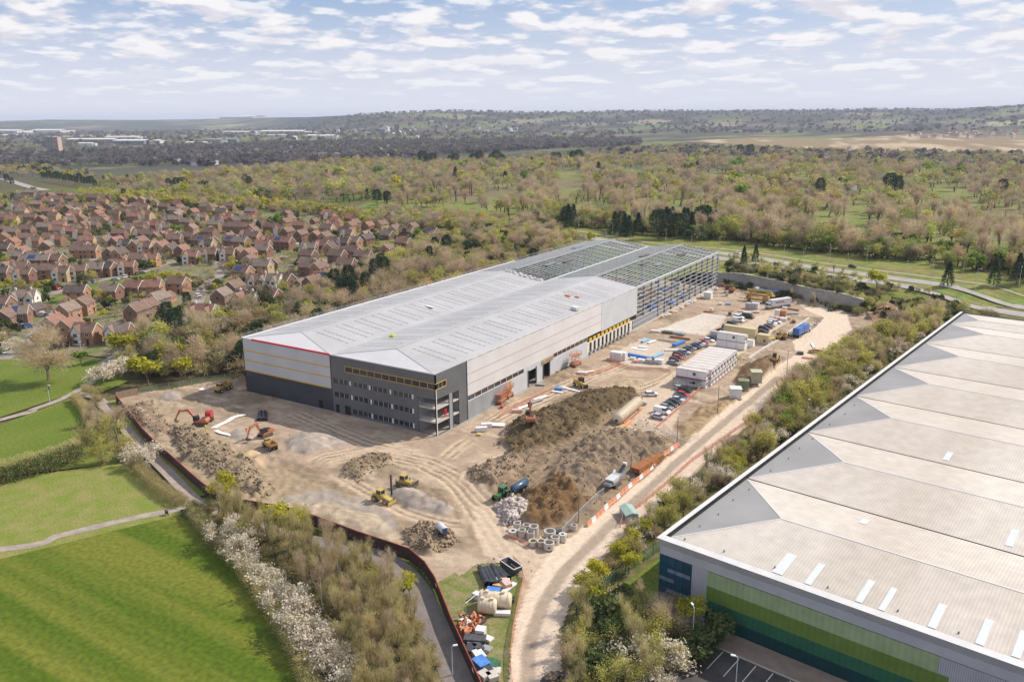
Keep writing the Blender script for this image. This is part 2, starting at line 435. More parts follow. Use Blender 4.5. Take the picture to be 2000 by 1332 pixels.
m_patho = mat('footpath_dark_tarmac', (.17, .145, .135), (.22, .19, .17), scale=.4, rough=.9, fine=(2.5, .12))  # darker tarmac colour for the curved path
ribbon('footpath', gps('-700,1130 0,1073 120,1045 260,1012 335,997 372,985'), 2.3, .07, m_path)
ribbon('footpath', gps('-700,990 0,820 70,798 140,770 200,730 215,705'), 2.6, .06, m_path)
ribbon('footpath', gps('150,770 190,778 225,815 275,870 330,925 382,978 430,1000 520,1030 600,1058'), 3.0, .08, m_path)
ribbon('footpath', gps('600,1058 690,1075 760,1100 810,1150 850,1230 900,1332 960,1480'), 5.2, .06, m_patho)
ribbon('bare_track', gps('205,710 240,690 262,668'), 6, .05, m_asph)
sheet('verge_field', gps('185,790 240,775 320,860 410,965 385,970 300,885'), .03, m_meadow)
# belt of scrub between the playing field and the footpath, storage strip, belt beside the neighbour
m_scrubfloor = mat('scrub_floor', (.095, .10, .028), (.17, .145, .07), scale=.35, detail=6, rough=.95, spec=.1, fine=(2.5, .3))
sheet('scrub_field', gps('370,985 470,1010 600,1060 740,1098 800,1150 850,1260 880,1332 960,1600 640,1600 640,1420 560,1240 480,1120 400,1040'), .03, m_scrubfloor)
sheet('storage_strip_field', gps('850,1140 930,1095 1005,1105 1022,1135 1010,1190 1000,1260 998,1345 1010,1600 1000,1600 930,1345 890,1240'), .045, mat('worn_grass', (.13, .16, .03), (.24, .20, .10), scale=.5, detail=6, rough=.95, fine=(2.5, .25)))
sheet('belt_field', gps('1084,1400 1084,1240 1130,1130 1190,1060 1330,925 1530,745 1645,665 1800,598 2000,600 2400,700 2400,1700 1100,1700'), -.03, m_scrubfloor)

# ---------------------------------------------------------------- the building site: one sheet of worked soil
SITE = gps('227,778 280,848 340,905 400,962 470,990 560,1003 630,1027 700,1055 760,1075 800,1087 830,1115 850,1145 875,1140 930,1100 985,1098 1024,1130 1012,1190 1002,1250 998,1332 1002,1500 1102,1500 1094,1332 1092,1240 1108,1184 1140,1136 1176,1096 1207,1063 1264,1010 1350,930 1460,830 1548,752 1617,702 1650,660 1720,625 1790,600 1740,592')+[(72, 213), (43, 218), (-3, 234), (-74, 234), (-80, 200)]+gps('980,520 850,570 690,630 560,680 470,740 400,748 330,762 270,768')
heaps = []  # polygon, height, edge width, roughness, colour
def heap(s, h, e, r, c): heaps.append((gps(s), h, e, r, np.array(c)))
DK, BR, GY_, TN, RB = (.128, .093, .052), (.27, .20, .14), (.34, .285, .24), (.40, .29, .19), (.165, .10, .05)
heap('940,905 1000,880 1090,862 1130,840 1200,826 1262,812 1325,872 1300,900 1225,945 1170,1000 1095,1040 1030,1035 990,985', .7, 12, 1.6, (.245, .18, .12))
heap('962,868 985,838 1030,815 1085,795 1140,770 1205,760 1245,770 1258,782 1205,806 1150,845 1100,868 1040,882 990,890', 2.5, 9, 1.5, DK)
heap('1088,884 1150,858 1215,840 1290,860 1316,880 1270,905 1230,925 1185,958 1110,978 1062,950', 2.3, 10, 1.0, (.225, .17, .118))
heap('1010,968 1075,940 1120,960 1168,985 1140,1012 1080,1035 1045,1040 1020,1005', 1.3, 7, 1.3, RB)
heap('918,915 960,905 1005,888 1012,922 965,946 920,940', 1.3, 4, 1.2, BR)
heap('966,990 1000,972 1030,992 1018,1022 985,1028', 1.9, 5, .8, (.46, .39, .34))
heap('245,795 300,788 340,845 305,858 270,830', .8, 5, 1.0, BR)
heap('325,846 370,838 430,870 490,905 540,958 520,978 470,962 400,925 350,885', 1.5, 6, 1.6, (.25, .195, .13))
heap('552,862 590,843 640,855 650,880 600,890 560,882', 1.9, 5, .3, GY_)
heap('600,858 640,838 690,870 640,880', 1.0, 5, .3, GY_)
heap('440,848 470,835 500,848 490,862 455,862', 1.0, 4, .3, GY_)
heap('760,965 800,955 860,975 895,1002 870,1012 810,998 765,985', 1.5, 4, .4, GY_)
heap('478,912 500,893 522,902 518,916 495,920', 1.8, 4, .2, TN)
heap('470,895 490,880 515,885 500,895', .7, 3, .2, (.52, .38, .22))
heap('312,782 330,768 358,770 352,784 328,788', 1.4, 4, .2, GY_)
heap('668,935 690,905 725,888 762,890 775,905 735,920 705,945', 1.0, 4, 1.3, (.22, .165, .11))
heap('785,1045 830,1025 880,1035 900,1062 850,1085 800,1075', 1.1, 4, 1.5, (.26, .2, .14))
heap('835,985 860,965 895,985 885,1005', .8, 3, 1.3, (.23, .17, .12))
heap('540,985 640,985 740,1010 790,1050 760,1070 640,1025', .5, 4, .6, (.36, .29, .21))
heap('1425,745 1450,720 1495,703 1538,712 1530,735 1480,755 1445,765', 3.0, 7, .7, (.17, .115, .065))
heap('1325,830 1380,790 1450,770 1490,778 1430,822 1380,850 1335,862', .5, 4, .9, (.33, .24, .14))
heap('1690,622 1715,600 1745,592 1762,602 1735,625 1705,635', 2.5, 6, 1.0, (.24, .165, .105))
heap('1548,690 1580,668 1625,658 1640,670 1610,690 1565,702', .6, 3, 1.2, (.24, .19, .14))
heap('1535,585 1555,578 1575,590 1550,595', 1.6, 4, .3, (.33, .25, .17))
heap('1145,768 1200,745 1235,738 1265,745 1240,762', .6, 4, .8, (.38, .30, .20))
heap('1595,600 1612,594 1622,604 1604,608', 1.2, 3, .3, (.36, .25, .15))
tracks = [(gps(s), w_, d) for s, w_, d in (
    ('1020,1110 985,1060 950,1010 925,975 905,950 880,930 830,905 770,893 700,885 640,897 590,925', 9, .2),
    ('905,955 920,925 955,905 1020,880 1075,850 1140,820 1200,795', 6, .16), ('640,918 720,962 790,1000 850,1020 930,1035', 5, .05),
    ('560,800 640,835 720,868 800,885', 7, .1), ('1010,975 1100,920 1150,880 1230,830', 5, .12), ('905,960 960,1000 1000,1050', 6, .2),
    ('940,840 1010,800 1100,760 1200,720 1290,680', 8, .05), ('1150,760 1250,760 1300,740 1330,720', 6, .05), ('860,905 900,870 930,850', 5, .08))]
concrete = [(gps('1374,612 1426,618 1376,656 1284,644'), (.60, .55, .48)), (gps('1180,700 1260,660 1310,672 1345,690 1300,720 1240,715'), (.52, .45, .37)), (gps('-5,0 -5,0'), (0, 0, 0))][:2]
parking = gps('1180,850 1215,815 1255,770 1330,715 1440,640 1500,610 1545,622 1500,660 1420,710 1340,770 1310,850 1262,858')
sroad = gps('996,1500 996,1332 1000,1260 1012,1190 1040,1130 1080,1075 1130,1040 1200,985 1320,880 1420,800 1500,735 1555,690 1548,668 1590,642 1612,622 1570,604 1560,594 1610,596 1654,614 1666,645 1640,662 1615,702 1546,751 1457,828 1346,928 1260,1008 1203,1062 1136,1136 1090,1240 1092,1500')
junction = gps('925,990 955,985 990,1035 1060,1082 1120,1062 1150,1045 1130,1130 1040,1150 1010,1125 985,1098 950,1085 930,1040')
gutter = gps('1045,1500 1032,1332 1032,1260 1060,1180 1100,1118 1150,1068 1220,1000 1320,905 1440,805 1520,738')
def site_z(x, y, want_col=False):
    x = np.atleast_1d(np.asarray(x, float)); y = np.atleast_1d(np.asarray(y, float))
    a = fbm(x/22, y/22, 1); b = fbm(x/5, y/5, 2, 5); c = fbm(x/1.6, y/1.6, 3, 4); wx = x+6*(a-.5)+2.5*(b-.5); wy = y+6*(b-.5)+2.5*(c-.5)
    fl = ((x > -76) & (x < 1.5) & (y > -1) & (y < 233))
    z = .05+.45*(b-.5)+.2*(c-.5); rid = np.abs(fbm(x/3.2+y/9, y/3.2, 61, 3)-.5)*2; z = z+.55*(1-rid)**2*sstep(.42, .62, a)
    col = None
    if want_col:
        col = np.broadcast_to(np.array([.355, .268, .198]), x.shape+(3,)).copy()
        col = lerp(col, [.25, .19, .13], sstep(.44, .66, .55*a+.45*b)); col = lerp(col, [.47, .37, .27], sstep(.52, .68, fbm(x/11, y/4, 12))*.7)
        col = col*(.86+.28*c)[..., None]
        dirt = inside(x, y, gps('227,778 400,962 640,1027 800,1087 760,1000 600,940 480,880 400,830 300,780'))
        col = lerp(col, np.array([.33, .255, .165]), dirt*.75*(.5+b))
        churn = inside(wx, wy, gps('905,925 935,895 1000,870 1000,835 1080,790 1150,755 1250,755 1275,790 1262,830 1330,870 1325,890 1230,960 1170,1015 1090,1050 1020,1045 960,1010 930,960'))
        col = lerp(col, np.array([.235, .175, .115]), churn*(.55+.5*b)); scr = inside(wx, wy, gps('1325,835 1395,785 1470,752 1500,745 1545,715 1560,735 1440,825 1340,905 1325,880'))
        col = lerp(col, np.array([.285, .215, .125]), scr*(.6+.4*b)); rough2 = inside(wx, wy, gps('660,900 760,880 790,920 880,960 900,1000 760,960 690,950'))
        col = lerp(col, np.array([.25, .19, .13]), rough2*.8*sstep(.42, .6, b))
        grey = inside(wx, wy, gps('540,985 640,960 740,990 800,1030 700,1040 600,1010'))
        col = lerp(col, np.array([.31, .275, .245]), grey*.7)
    for pts, w_, dep in tracks:
        d = pdist(x, y, pts); f = (1-sstep(w_*.35, w_*.62, d+1.2*(b-.5)))*sstep(w_*.5, w_*1.1, np.hypot(x-pts[0][0], y-pts[0][1]))*sstep(w_*.5, w_*1.1, np.hypot(x-pts[-1][0], y-pts[-1][1]))
        ph = np.abs(np.sin(d*pi/1.9+1.2*(a-.5))); z = z*(1-.5*f)-dep*1.5*f*(ph**3)+.04*f
        if want_col: col = lerp(col, np.array([.50, .39, .28]), f*.85*(.6+.8*b)); col = lerp(col, np.array([.21, .16, .11]), f*sstep(.66, .88, ph)*.85*sstep(.2, .5, b))
    for pts, h, e, r, cc in heaps:
        wl = min(r, 1.3)
        xx, yy = x+(wx-x)*wl*.6, y+(wy-y)*wl*.6
        near = pdist(x, y, pts, True); ins = inside(xx, yy, pts); d = np.where(ins, pdist(xx, yy, pts, True), 0)
        s = np.where(ins, np.clip(d/e, 0, 1), 0); s = s*(1.6-.6*s)
        f = sstep(0, .25, s)
        q = np.abs(b-.5)*2.4*r*f+np.abs(c-.5)*1.8*r*f+.8*r*f*(np.abs(fbm(x/1.7, y/1.2, 6, 3)-.5)*2.6-.35)+.3*r*f*((1-np.abs(fbm(x/2.3, y/2.3, 71, 4)-.5)*2)**3-.35)
        z = z+(h*s*(.82+.36*a)+q*.8*min(1, .4+h/3))*1.0
        if want_col: col = lerp(col, cc, np.minimum(f*1.0, 1)); col = np.where((f > .1)[..., None], col*(.62+.76*c)[..., None], col)
    if want_col:
        fur = inside(wx, wy, heaps[20][0]); col = lerp(col, np.array([.22, .15, .085]), fur*sstep(.52, .62, fbm(x/1.2+y/5, y/6-x/9, 31))*.8)
    for pts, cc in concrete:
        f = inside(wx*.15+x*.85, wy*.15+y*.85, pts).astype(float); z = z*(1-f)+.1*f
        if want_col: col = lerp(col, np.array(cc), f*(.75+.5*(vnoise(x/6, y/60, 41)-.5)))
    f = inside(wx*.3+x*.7, wy*.3+y*.7, parking).astype(float); z = z*(1-.8*f)+.05*f
    if want_col: col = lerp(col, np.array([.53, .42, .315]), f*.9*(.65+.6*a))
    f = inside(wx*.4+x*.6, wy*.4+y*.6, junction).astype(float); z = z*(1-.5*f)+.03*f
    if want_col: col = lerp(col, np.array([.50, .395, .295]), f*.8*(.55+.9*b))
    f = inside(wx*.2+x*.8, wy*.2+y*.8, sroad).astype(float); z = z*(1-.96*f)+.07*f
    if want_col:
        col = lerp(col, np.array([.60, .485, .38])*1.0, f*.97); g_ = pdist(x+.5*(b-.5), y, gutter)
        col = lerp(col, np.array([.30, .24, .185]), f*(1-sstep(.9, 1.5, g_))*.9)
        col = lerp(col, np.array([.52, .42, .335]), f*(pdist(x, y, gutter) > 1.5)*inside(x, y, gutter+gps('1300,1000 1500,1500'))*.6)
    z = np.where(fl, .06, z)
    if want_col: col = np.where(fl[..., None], lerp(np.broadcast_to(np.array([.34, .30, .26]), col.shape), [.25, .17, .11], sstep(.5, .6, a)), col)
    return (z, col) if want_col else z
sx, sy = np.meshgrid(np.arange(-116, 112, .5), np.arange(-100, 240, .5), indexing='ij')
ins = inside(sx, sy, SITE); sz, scol = site_z(sx.ravel(), sy.ravel(), True)
edge = pdist(sx, sy, SITE, True).ravel(); sz = np.where(edge < 1.6, np.minimum(sz, .06+.3*edge), sz)
idx = np.arange(sx.size).reshape(sx.shape); F = np.stack([idx[:-1, :-1], idx[1:, :-1], idx[1:, 1:], idx[:-1, 1:]], -1).reshape(-1, 4)
F = F[ins.ravel()[F].any(1)]
used = np.unique(F); remap = np.zeros(sx.size, np.int64); remap[used] = np.arange(len(used))
m_soil = mat('worked_soil', (.90, .90, .90), (1.09, 1.08, 1.06), scale=.7, detail=8, attr=True, rough=.97, spec=.05, fine=(3.5, .14))
o = np_obj('building_site_ground', np.stack([sx.ravel(), sy.ravel(), sz], -1)[used], remap[F], m_soil, smooth=False, colors=scol[used]); o['kind'] = 'structure'
def SZ(x, y): return float(site_z([x], [y])[0])
def sp(px, py):
    """point of the site ground under a photo pixel"""
    z = 0.0
    for _ in range(9): x, y = gp(px, py, z); z = .45*z+.55*SZ(x, y)
    return (x, y, SZ(x, y))
# rubble: broken concrete on its heap, clods on the rough ground
def rubble(name, poly, n, s0, s1, m, label=None, seed=1):
    rg = np.random.default_rng(seed); P = np.array(poly); lo, hi = P.min(0), P.max(0)
    xy = rg.uniform(lo, hi, (n*4, 2)); xy = xy[inside(xy[:, 0], xy[:, 1], poly) & ~inside(xy[:, 0], xy[:, 1], sroad)][:n]; n = len(xy)
    zz = site_z(xy[:, 0], xy[:, 1]); s = s0+(s1-s0)*rg.random(n)**2.5
    base = np.array([(-1,-1,-1),(1,-1,-1),(1,1,-1),(-1,1,-1),(-1,-1,1),(1,-1,1),(1,1,1),(-1,1,1)])*.5
    V = base[None]*s[:, None, None]*rg.uniform(.5, 1.3, (n, 1, 3))+rg.normal(0, .13, (n, 8, 3))*s[:, None, None]
    a = rg.uniform(0, 6.28, n); t = rg.uniform(-.7, .7, n); c, s_ = np.cos(a), np.sin(a)
    V = np.stack([V[..., 0], V[..., 1]*np.cos(t)[:, None]-V[..., 2]*np.sin(t)[:, None], V[..., 1]*np.sin(t)[:, None]+V[..., 2]*np.cos(t)[:, None]], -1)
    V = np.stack([V[..., 0]*c[:, None]-V[..., 1]*s_[:, None], V[..., 0]*s_[:, None]+V[..., 1]*c[:, None], V[..., 2]], -1)
    V += np.concatenate([xy, (zz+s*.15)[:, None]], 1)[:, None]
    q = np.array([(3,2,1,0),(4,5,6,7),(0,1,5,4),(1,2,6,5),(2,3,7,6),(3,0,4,7)])
    F = (np.arange(n)*8)[:, None, None]+q[None]
    o = np_obj(name, V.reshape(-1, 3), F.reshape(-1, 4), m); o['kind'] = 'stuff'
    if label: o['label'] = label
    return o
rubble('rubble', heaps[5][0], 1100, .2, .8, mat('broken_concrete', (.34, .28, .25), (.58, .50, .45), scale=1.5, detail=2), 'pile of broken pale concrete rubble beside the green tractor', 3)
m_clod = mat('soil_clods', (.16, .115, .07), (.34, .26, .17), scale=1.2, detail=2)
rubble('clods_of_soil', heaps[7][0], 1500, .1, .62, m_clod, 'rough clods of dug earth along the hoarding', 4)
rubble('clods_of_soil', heaps[16][0], 700, .1, .55, m_clod, 'rough clods of dug earth behind the white bowser', 5)
rubble('clods_of_soil', heaps[4][0], 500, .1, .5, m_clod, 'low bank of earth clods behind the green tractor', 6)
rubble('clods_of_soil', heaps[1][0], 1500, .08, .45, mat('dark_clods', (.085, .062, .035), (.21, .155, .09), scale=1.2, detail=2), 'dark clods of earth on the long spoil heap', 7)
rubble('clods_of_soil', heaps[6][0], 400, .1, .45, m_clod, 'loose clods inside the corner of the hoarding', 8)
rubble('clods_of_soil', heaps[15][0], 350, .1, .5, m_clod, 'low heap of clods beside the curved wheel tracks', 9)
rubble('clods_of_soil', heaps[0][0], 1500, .06, .4, m_clod, 'loose clods over the churned middle of the site', 11)
rubble('stones', [(p[0], p[1]) for p in SITE], 2500, .06, .36, mat('loose_stones', (.3, .23, .16), (.55, .46, .36), scale=1, detail=1), 'loose stones scattered over the bare site', 10)
# ---------------------------------------------------------------- the new warehouse
WW, WL, WH, RH, BAY = 74.35, 230.8, 17.19, 2.7, 37.18
m_lgrey = mat('cladding_light_grey', (.60, .58, .57), (.66, .64, .63), scale=.12, rough=.45, spec=.4)
m_purlin = mat('purlin_steel', (.33, .34, .355), (.42, .43, .44), scale=.8, rough=.5, metal=.2)
m_lilac = mat('cladding_silver', (.50, .50, .52), (.55, .55, .57), scale=.15, rough=.4, spec=.4)
m_navy = mat('cladding_anthracite', (.040, .045, .058), (.055, .06, .072), scale=.2, rough=.5, spec=.4)
m_char = mat('cladding_charcoal', (.115, .118, .122), (.14, .142, .146), scale=.2, rough=.5, spec=.4)
m_dado = mat('cladding_mid_grey', (.26, .27, .28), (.32, .325, .33), scale=.25, rough=.5)
m_ribbed = mat('liner_ribbed', (.60, .615, .63), (.66, .675, .69), scale=.2, rough=.5, wave=('Y', .55, .38))
m_yel = mat('yellow_trim', (.62, .38, .03), (.68, .42, .04), scale=.5, rough=.5)
m_red = mat('red_trim', (.62, .035, .06), (.68, .045, .07), scale=.5, rough=.5)
m_seam = mat('red_seam', (.46, .20, .18), (.55, .26, .23), scale=.5, rough=.7)
m_steel = mat('galvanised_steel', (.48, .49, .50), (.57, .58, .59), scale=.8, rough=.5)
m_steeld = mat('painted_steel', (.22, .225, .235), (.28, .285, .295), scale=.5, rough=.6)
m_glass = mat('dark_glass', (.02, .023, .027), (.035, .038, .042), scale=.4, rough=.12, spec=.6)
m_dark = mat('dark_interior', (.018, .017, .018), (.035, .032, .03), scale=.5, rough=.95)
m_whitep = mat('white_panel', (.66, .64, .62), (.72, .70, .68), scale=.5, rough=.6)
m_conc = mat('concrete', (.46, .42, .37), (.56, .52, .46), scale=.4, rough=.9, fine=(3, .1))
m_roofa = mat('roof_sheet', (.405, .395, .385), (.465, .455, .445), scale=.07, rough=.42, spec=.5, wave=('Y', .9, .14), fine=(.35, .05))
m_roofb = mat('rooflight_strip', (.17, .175, .18), (.24, .245, .25), scale=1.5, rough=.35)
m_timber = mat('new_timber', (.55, .33, .16), (.66, .44, .24), scale=2, rough=.8)
m_blue = mat('blue_wrap', (.05, .16, .48), (.10, .26, .60), scale=1.2, rough=.6)
wh = thing('warehouse', 'long unfinished warehouse with light grey twin-ridged roof and bare steel frame at its far end', 'warehouse', (0, 0, 0))

m_rust0 = mat('roof_bundle_dark', (.10, .085, .08), (.17, .15, .14), scale=1.5, rough=.7)
def panel(b, O, ux, n, x0, x1, z0, z1, holes=(), th=.25, m=0, mh=None):
    """wall sheet on the plane O + a*ux + z, outward normal n, with openings that have real reveals"""
    O = np.array(O, float); ux = np.array(ux, float); n = np.array(n, float)
    P = lambda a, z, d=0: O+ux*a+np.array([0, 0, z])-n*d
    xs = sorted({x0, x1, *[min(max(h[i], x0), x1) for h in holes for i in (0, 1)]}); zs = sorted({z0, z1, *[min(max(h[i], z0), z1) for h in holes for i in (2, 3)]})
    for i in range(len(xs)-1):
        for j in range(len(zs)-1):
            cx, cz = (xs[i]+xs[i+1])/2, (zs[j]+zs[j+1])/2
            if any(h[0] < cx < h[1] and h[2] < cz < h[3] for h in holes): continue
            b.poly([P(xs[i], zs[j]), P(xs[i+1], zs[j]), P(xs[i+1], zs[j+1]), P(xs[i], zs[j+1])], m)
            b.poly([P(xs[i], zs[j], th), P(xs[i], zs[j+1], th), P(xs[i+1], zs[j+1], th), P(xs[i+1], zs[j], th)], m)
    for h in list(holes)+[(x0, x1, z0, z1)]:
        a0, a1, c0, c1 = h
        for (p, q) in (((a0, c0), (a1, c0)), ((a1, c0), (a1, c1)), ((a1, c1), (a0, c1)), ((a0, c1), (a0, c0))):
            b.poly([P(*p), P(*q), P(*q, th), P(*p, th)], m)
    return b
FN, RN = (0, -1, 0), (1, 0, 0)
def fx(b, x0, x1, z0, z1, y=0, holes=(), th=.25): return panel(b, (0, y, 0), (1, 0, 0), FN, x0, x1, z0, z1, holes, th)
def rx(b, y0, y1, z0, z1, x=0, holes=(), th=.25): return panel(b, (x, 0, 0), (0, 1, 0), RN, y0, y1, z0, z1, holes, th)
# front, silver over anthracite with yellow lines
SX = -37.4
door_h = (-43.2, -41.6, .06, 2.6)
fx(MB(), -WW, SX, 0, 7.0, holes=[door_h]).build('lower_wall', m_navy, wh)
fx(MB(), -WW, SX, 7.0, WH).build('upper_wall', m_lilac, wh)
for z in (7.0, 10.3, 13.4): MB().box(-WW, -.05, z-.17, SX, -.003, z+.17).build('yellow_band', m_yel, wh)
MB().box(-70, -.16, WH-.25, SX, .05, WH+.28).build('red_coping', m_red, wh)
MB().box(-WW-.1, -.12, WH-.1, -70, .1, WH+.2).build('coping', m_lgrey, wh); MB().box(SX, -.2, WH-.1, .12, .1, WH+.22).build('coping', m_lgrey, wh)
MB().box(door_h[0], .12, .06, door_h[1], .2, 2.6).build('door', m_dark, wh)
# office block at the corner: charcoal with strip windows
W1 = (-31.7, -.0, 13.0, 14.53); rows = [(-36.5, -7.4, 9.1, 10.4), (-36.5, -7.4, 4.95, 6.35), (-29.8, -7.5, .75, 2.15)]
void = (-6.0, 0.0, .06, 10.2); od = [(-36.4, -34.9, .06, 2.5), (-32.8, -30.6, .06, 2.7)]
OY = -.12
fx(MB(), SX, .12, 0, WH, y=OY, holes=[(W1[0], .12, W1[2], W1[3])]+rows+[(void[0], .12, .06, 10.2)]+od, th=.35).build('office_front_wall', m_char, wh)
sv = (-.12, 5.7, .06, 10.2); sv2 = (7.4, 10.2, .06, 10.0)
rx(MB(), OY, 14.2, 0, WH, x=.12, holes=[(OY, 4.4, 13.0, 14.53), (OY, 5.7, .06, 10.2), sv2], th=.35).build('office_side_wall', m_char, wh)
MB().box(.0, 14.05, 0, .2, 14.35, WH).build('corner_flashing', m_navy, wh); MB().box(SX-.12, -.2, 0, SX+.12, -.02, WH).build('corner_flashing', m_navy, wh)
b = MB()
for z0, z1 in ((12.86, 13.0), (14.53, 14.67)):
    b.box(-31.84, -.22, z0, .22, -.121, z1); b.box(.121, -.12, z0, .22, 4.54, z1)
b.box(-31.84, -.22, 13.0, -31.7, -.121, 14.53); b.box(.121, 4.4, 13.0, .22, 4.54, 14.53)
b.build('yellow_window_frame', m_yel, wh)
def strip_window(x0, x1, z0, z1, n, posts=(), y=OY):
    o = MB().box(x0, y+.2, z0, x1, y+.24, z1).build('window', m_glass, wh)
    for i in range(1, n): x = x0+(x1-x0)*i/n; b_ = MB().box(x-.05, y+.12, z0, x+.05, y+.19, z1).build('mullion', m_steel, o)
    for p in posts: MB().box(p-.3, y+.02, z0, p+.3, y+.11, z1).build('window_panel', m_whitep, o)
strip_window(-31.7, .0, 13.0, 14.53, 12)
b = MB().box(-.08, -.11, 13.0, -.04, 4.4, 14.53); wo_ = b.build('window', m_glass, wh)
for y in (1.4, 2.9): MB().box(-.03, y-.05, 13.0, .03, y+.05, 14.53).build('mullion', m_steel, wo_)
strip_window(*rows[0], 16, (-30.2, -23.0, -15.5, -7.8)); strip_window(*rows[1], 16, (-29.9, -22.7, -15.2, -7.8)); strip_window(*rows[2], 12, (-22.6, -15.1, -7.8))
for h in od: MB().box(h[0], OY+.28, .06, h[1], OY+.32, h[3]).build('door', m_dark, wh)
# open glazed corner: slabs, column, back walls
MB().box(-6.0, .1, 3.35, .05, 10.2, 3.75).build('floor_slab', m_conc, wh); MB().box(-6.0, .1, 7.2, .05, 10.2, 7.6).build('floor_slab', m_conc, wh)
MB().box(-.15, -.1, .06, .15, .2, 13.0).build('column', m_whitep, wh)
MB().box(-6.3, .3, .06, -6.0, 14, 10.3).box(-6.0, 10.4, .06, -.3, 10.7, 10.3).box(-6, .3, 10.2, -.2, 10.4, 10.4).build('inner_wall', m_dado, wh)
MB().box(-.25, 5.75, .06, .14, 7.1, 10.2).build('pier', m_dado, wh); MB().box(-.2, 7.1, .06, .16, 7.4, 10.2).build('pier', m_navy, wh)
b = MB()
for z in (4.3, 4.8, 8.15, 8.65): b.bar((-6, -.02, z), (0, -.02, z), .06); b.bar((.02, 0, z), (.02, 5.7, z), .06)
b.build('guard_rail', m_steel, wh); MB().box(-1.0, 4.6, 3.76, -.4, 5.3, 6.2).build('wrapped_bundle', m_red, wh)
# long side
LY = 99.5
rx(MB(), 14.35, LY, 6.85, WH).build('side_wall', m_lgrey, wh)
for z in (13.2, 10.3): MB().box(.003, 14.35, z-.06, .05, LY, z+.06).build('panel_seam', m_seam, wh)
MB().box(-.1, 14.35, WH, .12, 131.5, WH+.16).build('eaves_gutter', m_lgrey, wh)
b = MB()
for i in range(24): y = 15+i*4.9; b.box(.121, y, WH+.02, .16, y+1.6+random.random()*1.5, WH+.13)
b.build('eaves_flashing', m_seam, wh)
rx(MB(), LY, 131.5, 6.4, WH, x=.06).build('ribbed_wall', m_ribbed, wh)
rx(MB(), 14.35, 34.0, 0, 5.4).build('dado_wall', m_dado, wh)
rx(MB(), 34.0, 88.2, 0, 5.4, holes=[(47.5, 52.5, .06, 5.2), (57.0, 61.2, .06, 5.0)]).build('dado_ribbed_wall', m_ribbed, wh)
for y in (47.5, 52.5, 57.0, 61.2): MB().box(.003, y-.25, 0, .12, y+.25, 5.6).build('door_post', m_navy, wh)
b = MB()
for i in range(5): b.box(.02, 34.2+i*.75, .3, .10, 34.6+i*.75, 5.3)
b.build('timber_battens', m_timber, wh)
rx(MB(), 45, 63.5, 5.4, 6.85).build('lintel_wall', m_ribbed, wh)
b = MB()
for i in range(9): b.bar((.2, 56.0+i*.9, 5.0+.4*random.random()), (.25, 56.2+i*.9, 6.7), .22)
b.build('timber_props', m_timber, wh)
for y0, y1, n in ((14.6, 45, 9), (63.5, 88.2, 8)):
    o = MB().box(-.22, y0, 5.4, -.18, y1, 6.8).build('window', m_glass, wh); b = MB()
    for i in range(n+1): y = y0+(y1-y0)*i/n; MB().box(-.17, y-.06, 5.4, .02, y+.06, 6.85).build('mullion', m_whitep, o)
    MB().box(-.15, y0, 5.28, .03, y1, 5.42).build('sill', m_whitep, o)
    for i in range(int((y1-y0)/1.7)): b.box(.004, y0+i*1.7, 6.86, .09, y0+i*1.7+.9, 7.02)
    b.build('timber_edging', m_timber, wh)
# loading docks
DH = [(90.2+i*3.3, 92.0+i*3.3, 1.0, 4.3) for i in range(11)]
rx(MB(), 88.3, 127.2, 0, 4.7, holes=DH, th=.4).build('dock_wall', mat('dock_concrete', (.60, .56, .49), (.68, .64, .57), scale=.6), wh)
rx(MB(), 88.3, 131.5, 4.7, 6.4, x=-.35).build('dock_header', m_dark, wh)
for i, h in enumerate(DH):
    d = MB().box(-.36, h[0], h[2], -.3, h[1], h[3]).build('dock_door', m_dark, wh)
    MB().box(-.25, h[0]+.1, .7, .55, h[1]-.1, 1.0).build('dock_leveller', m_steeld, d)
    MB().box(.0, h[0]-.3, .1, .7, h[0]-.12, 1.2).build('dock_buffer', m_dado, d)
    MB().box(-.3, h[0]-.1, 4.75, -.02, h[1]+.1, 5.9).build('yellow_header_panel', m_yel, wh)
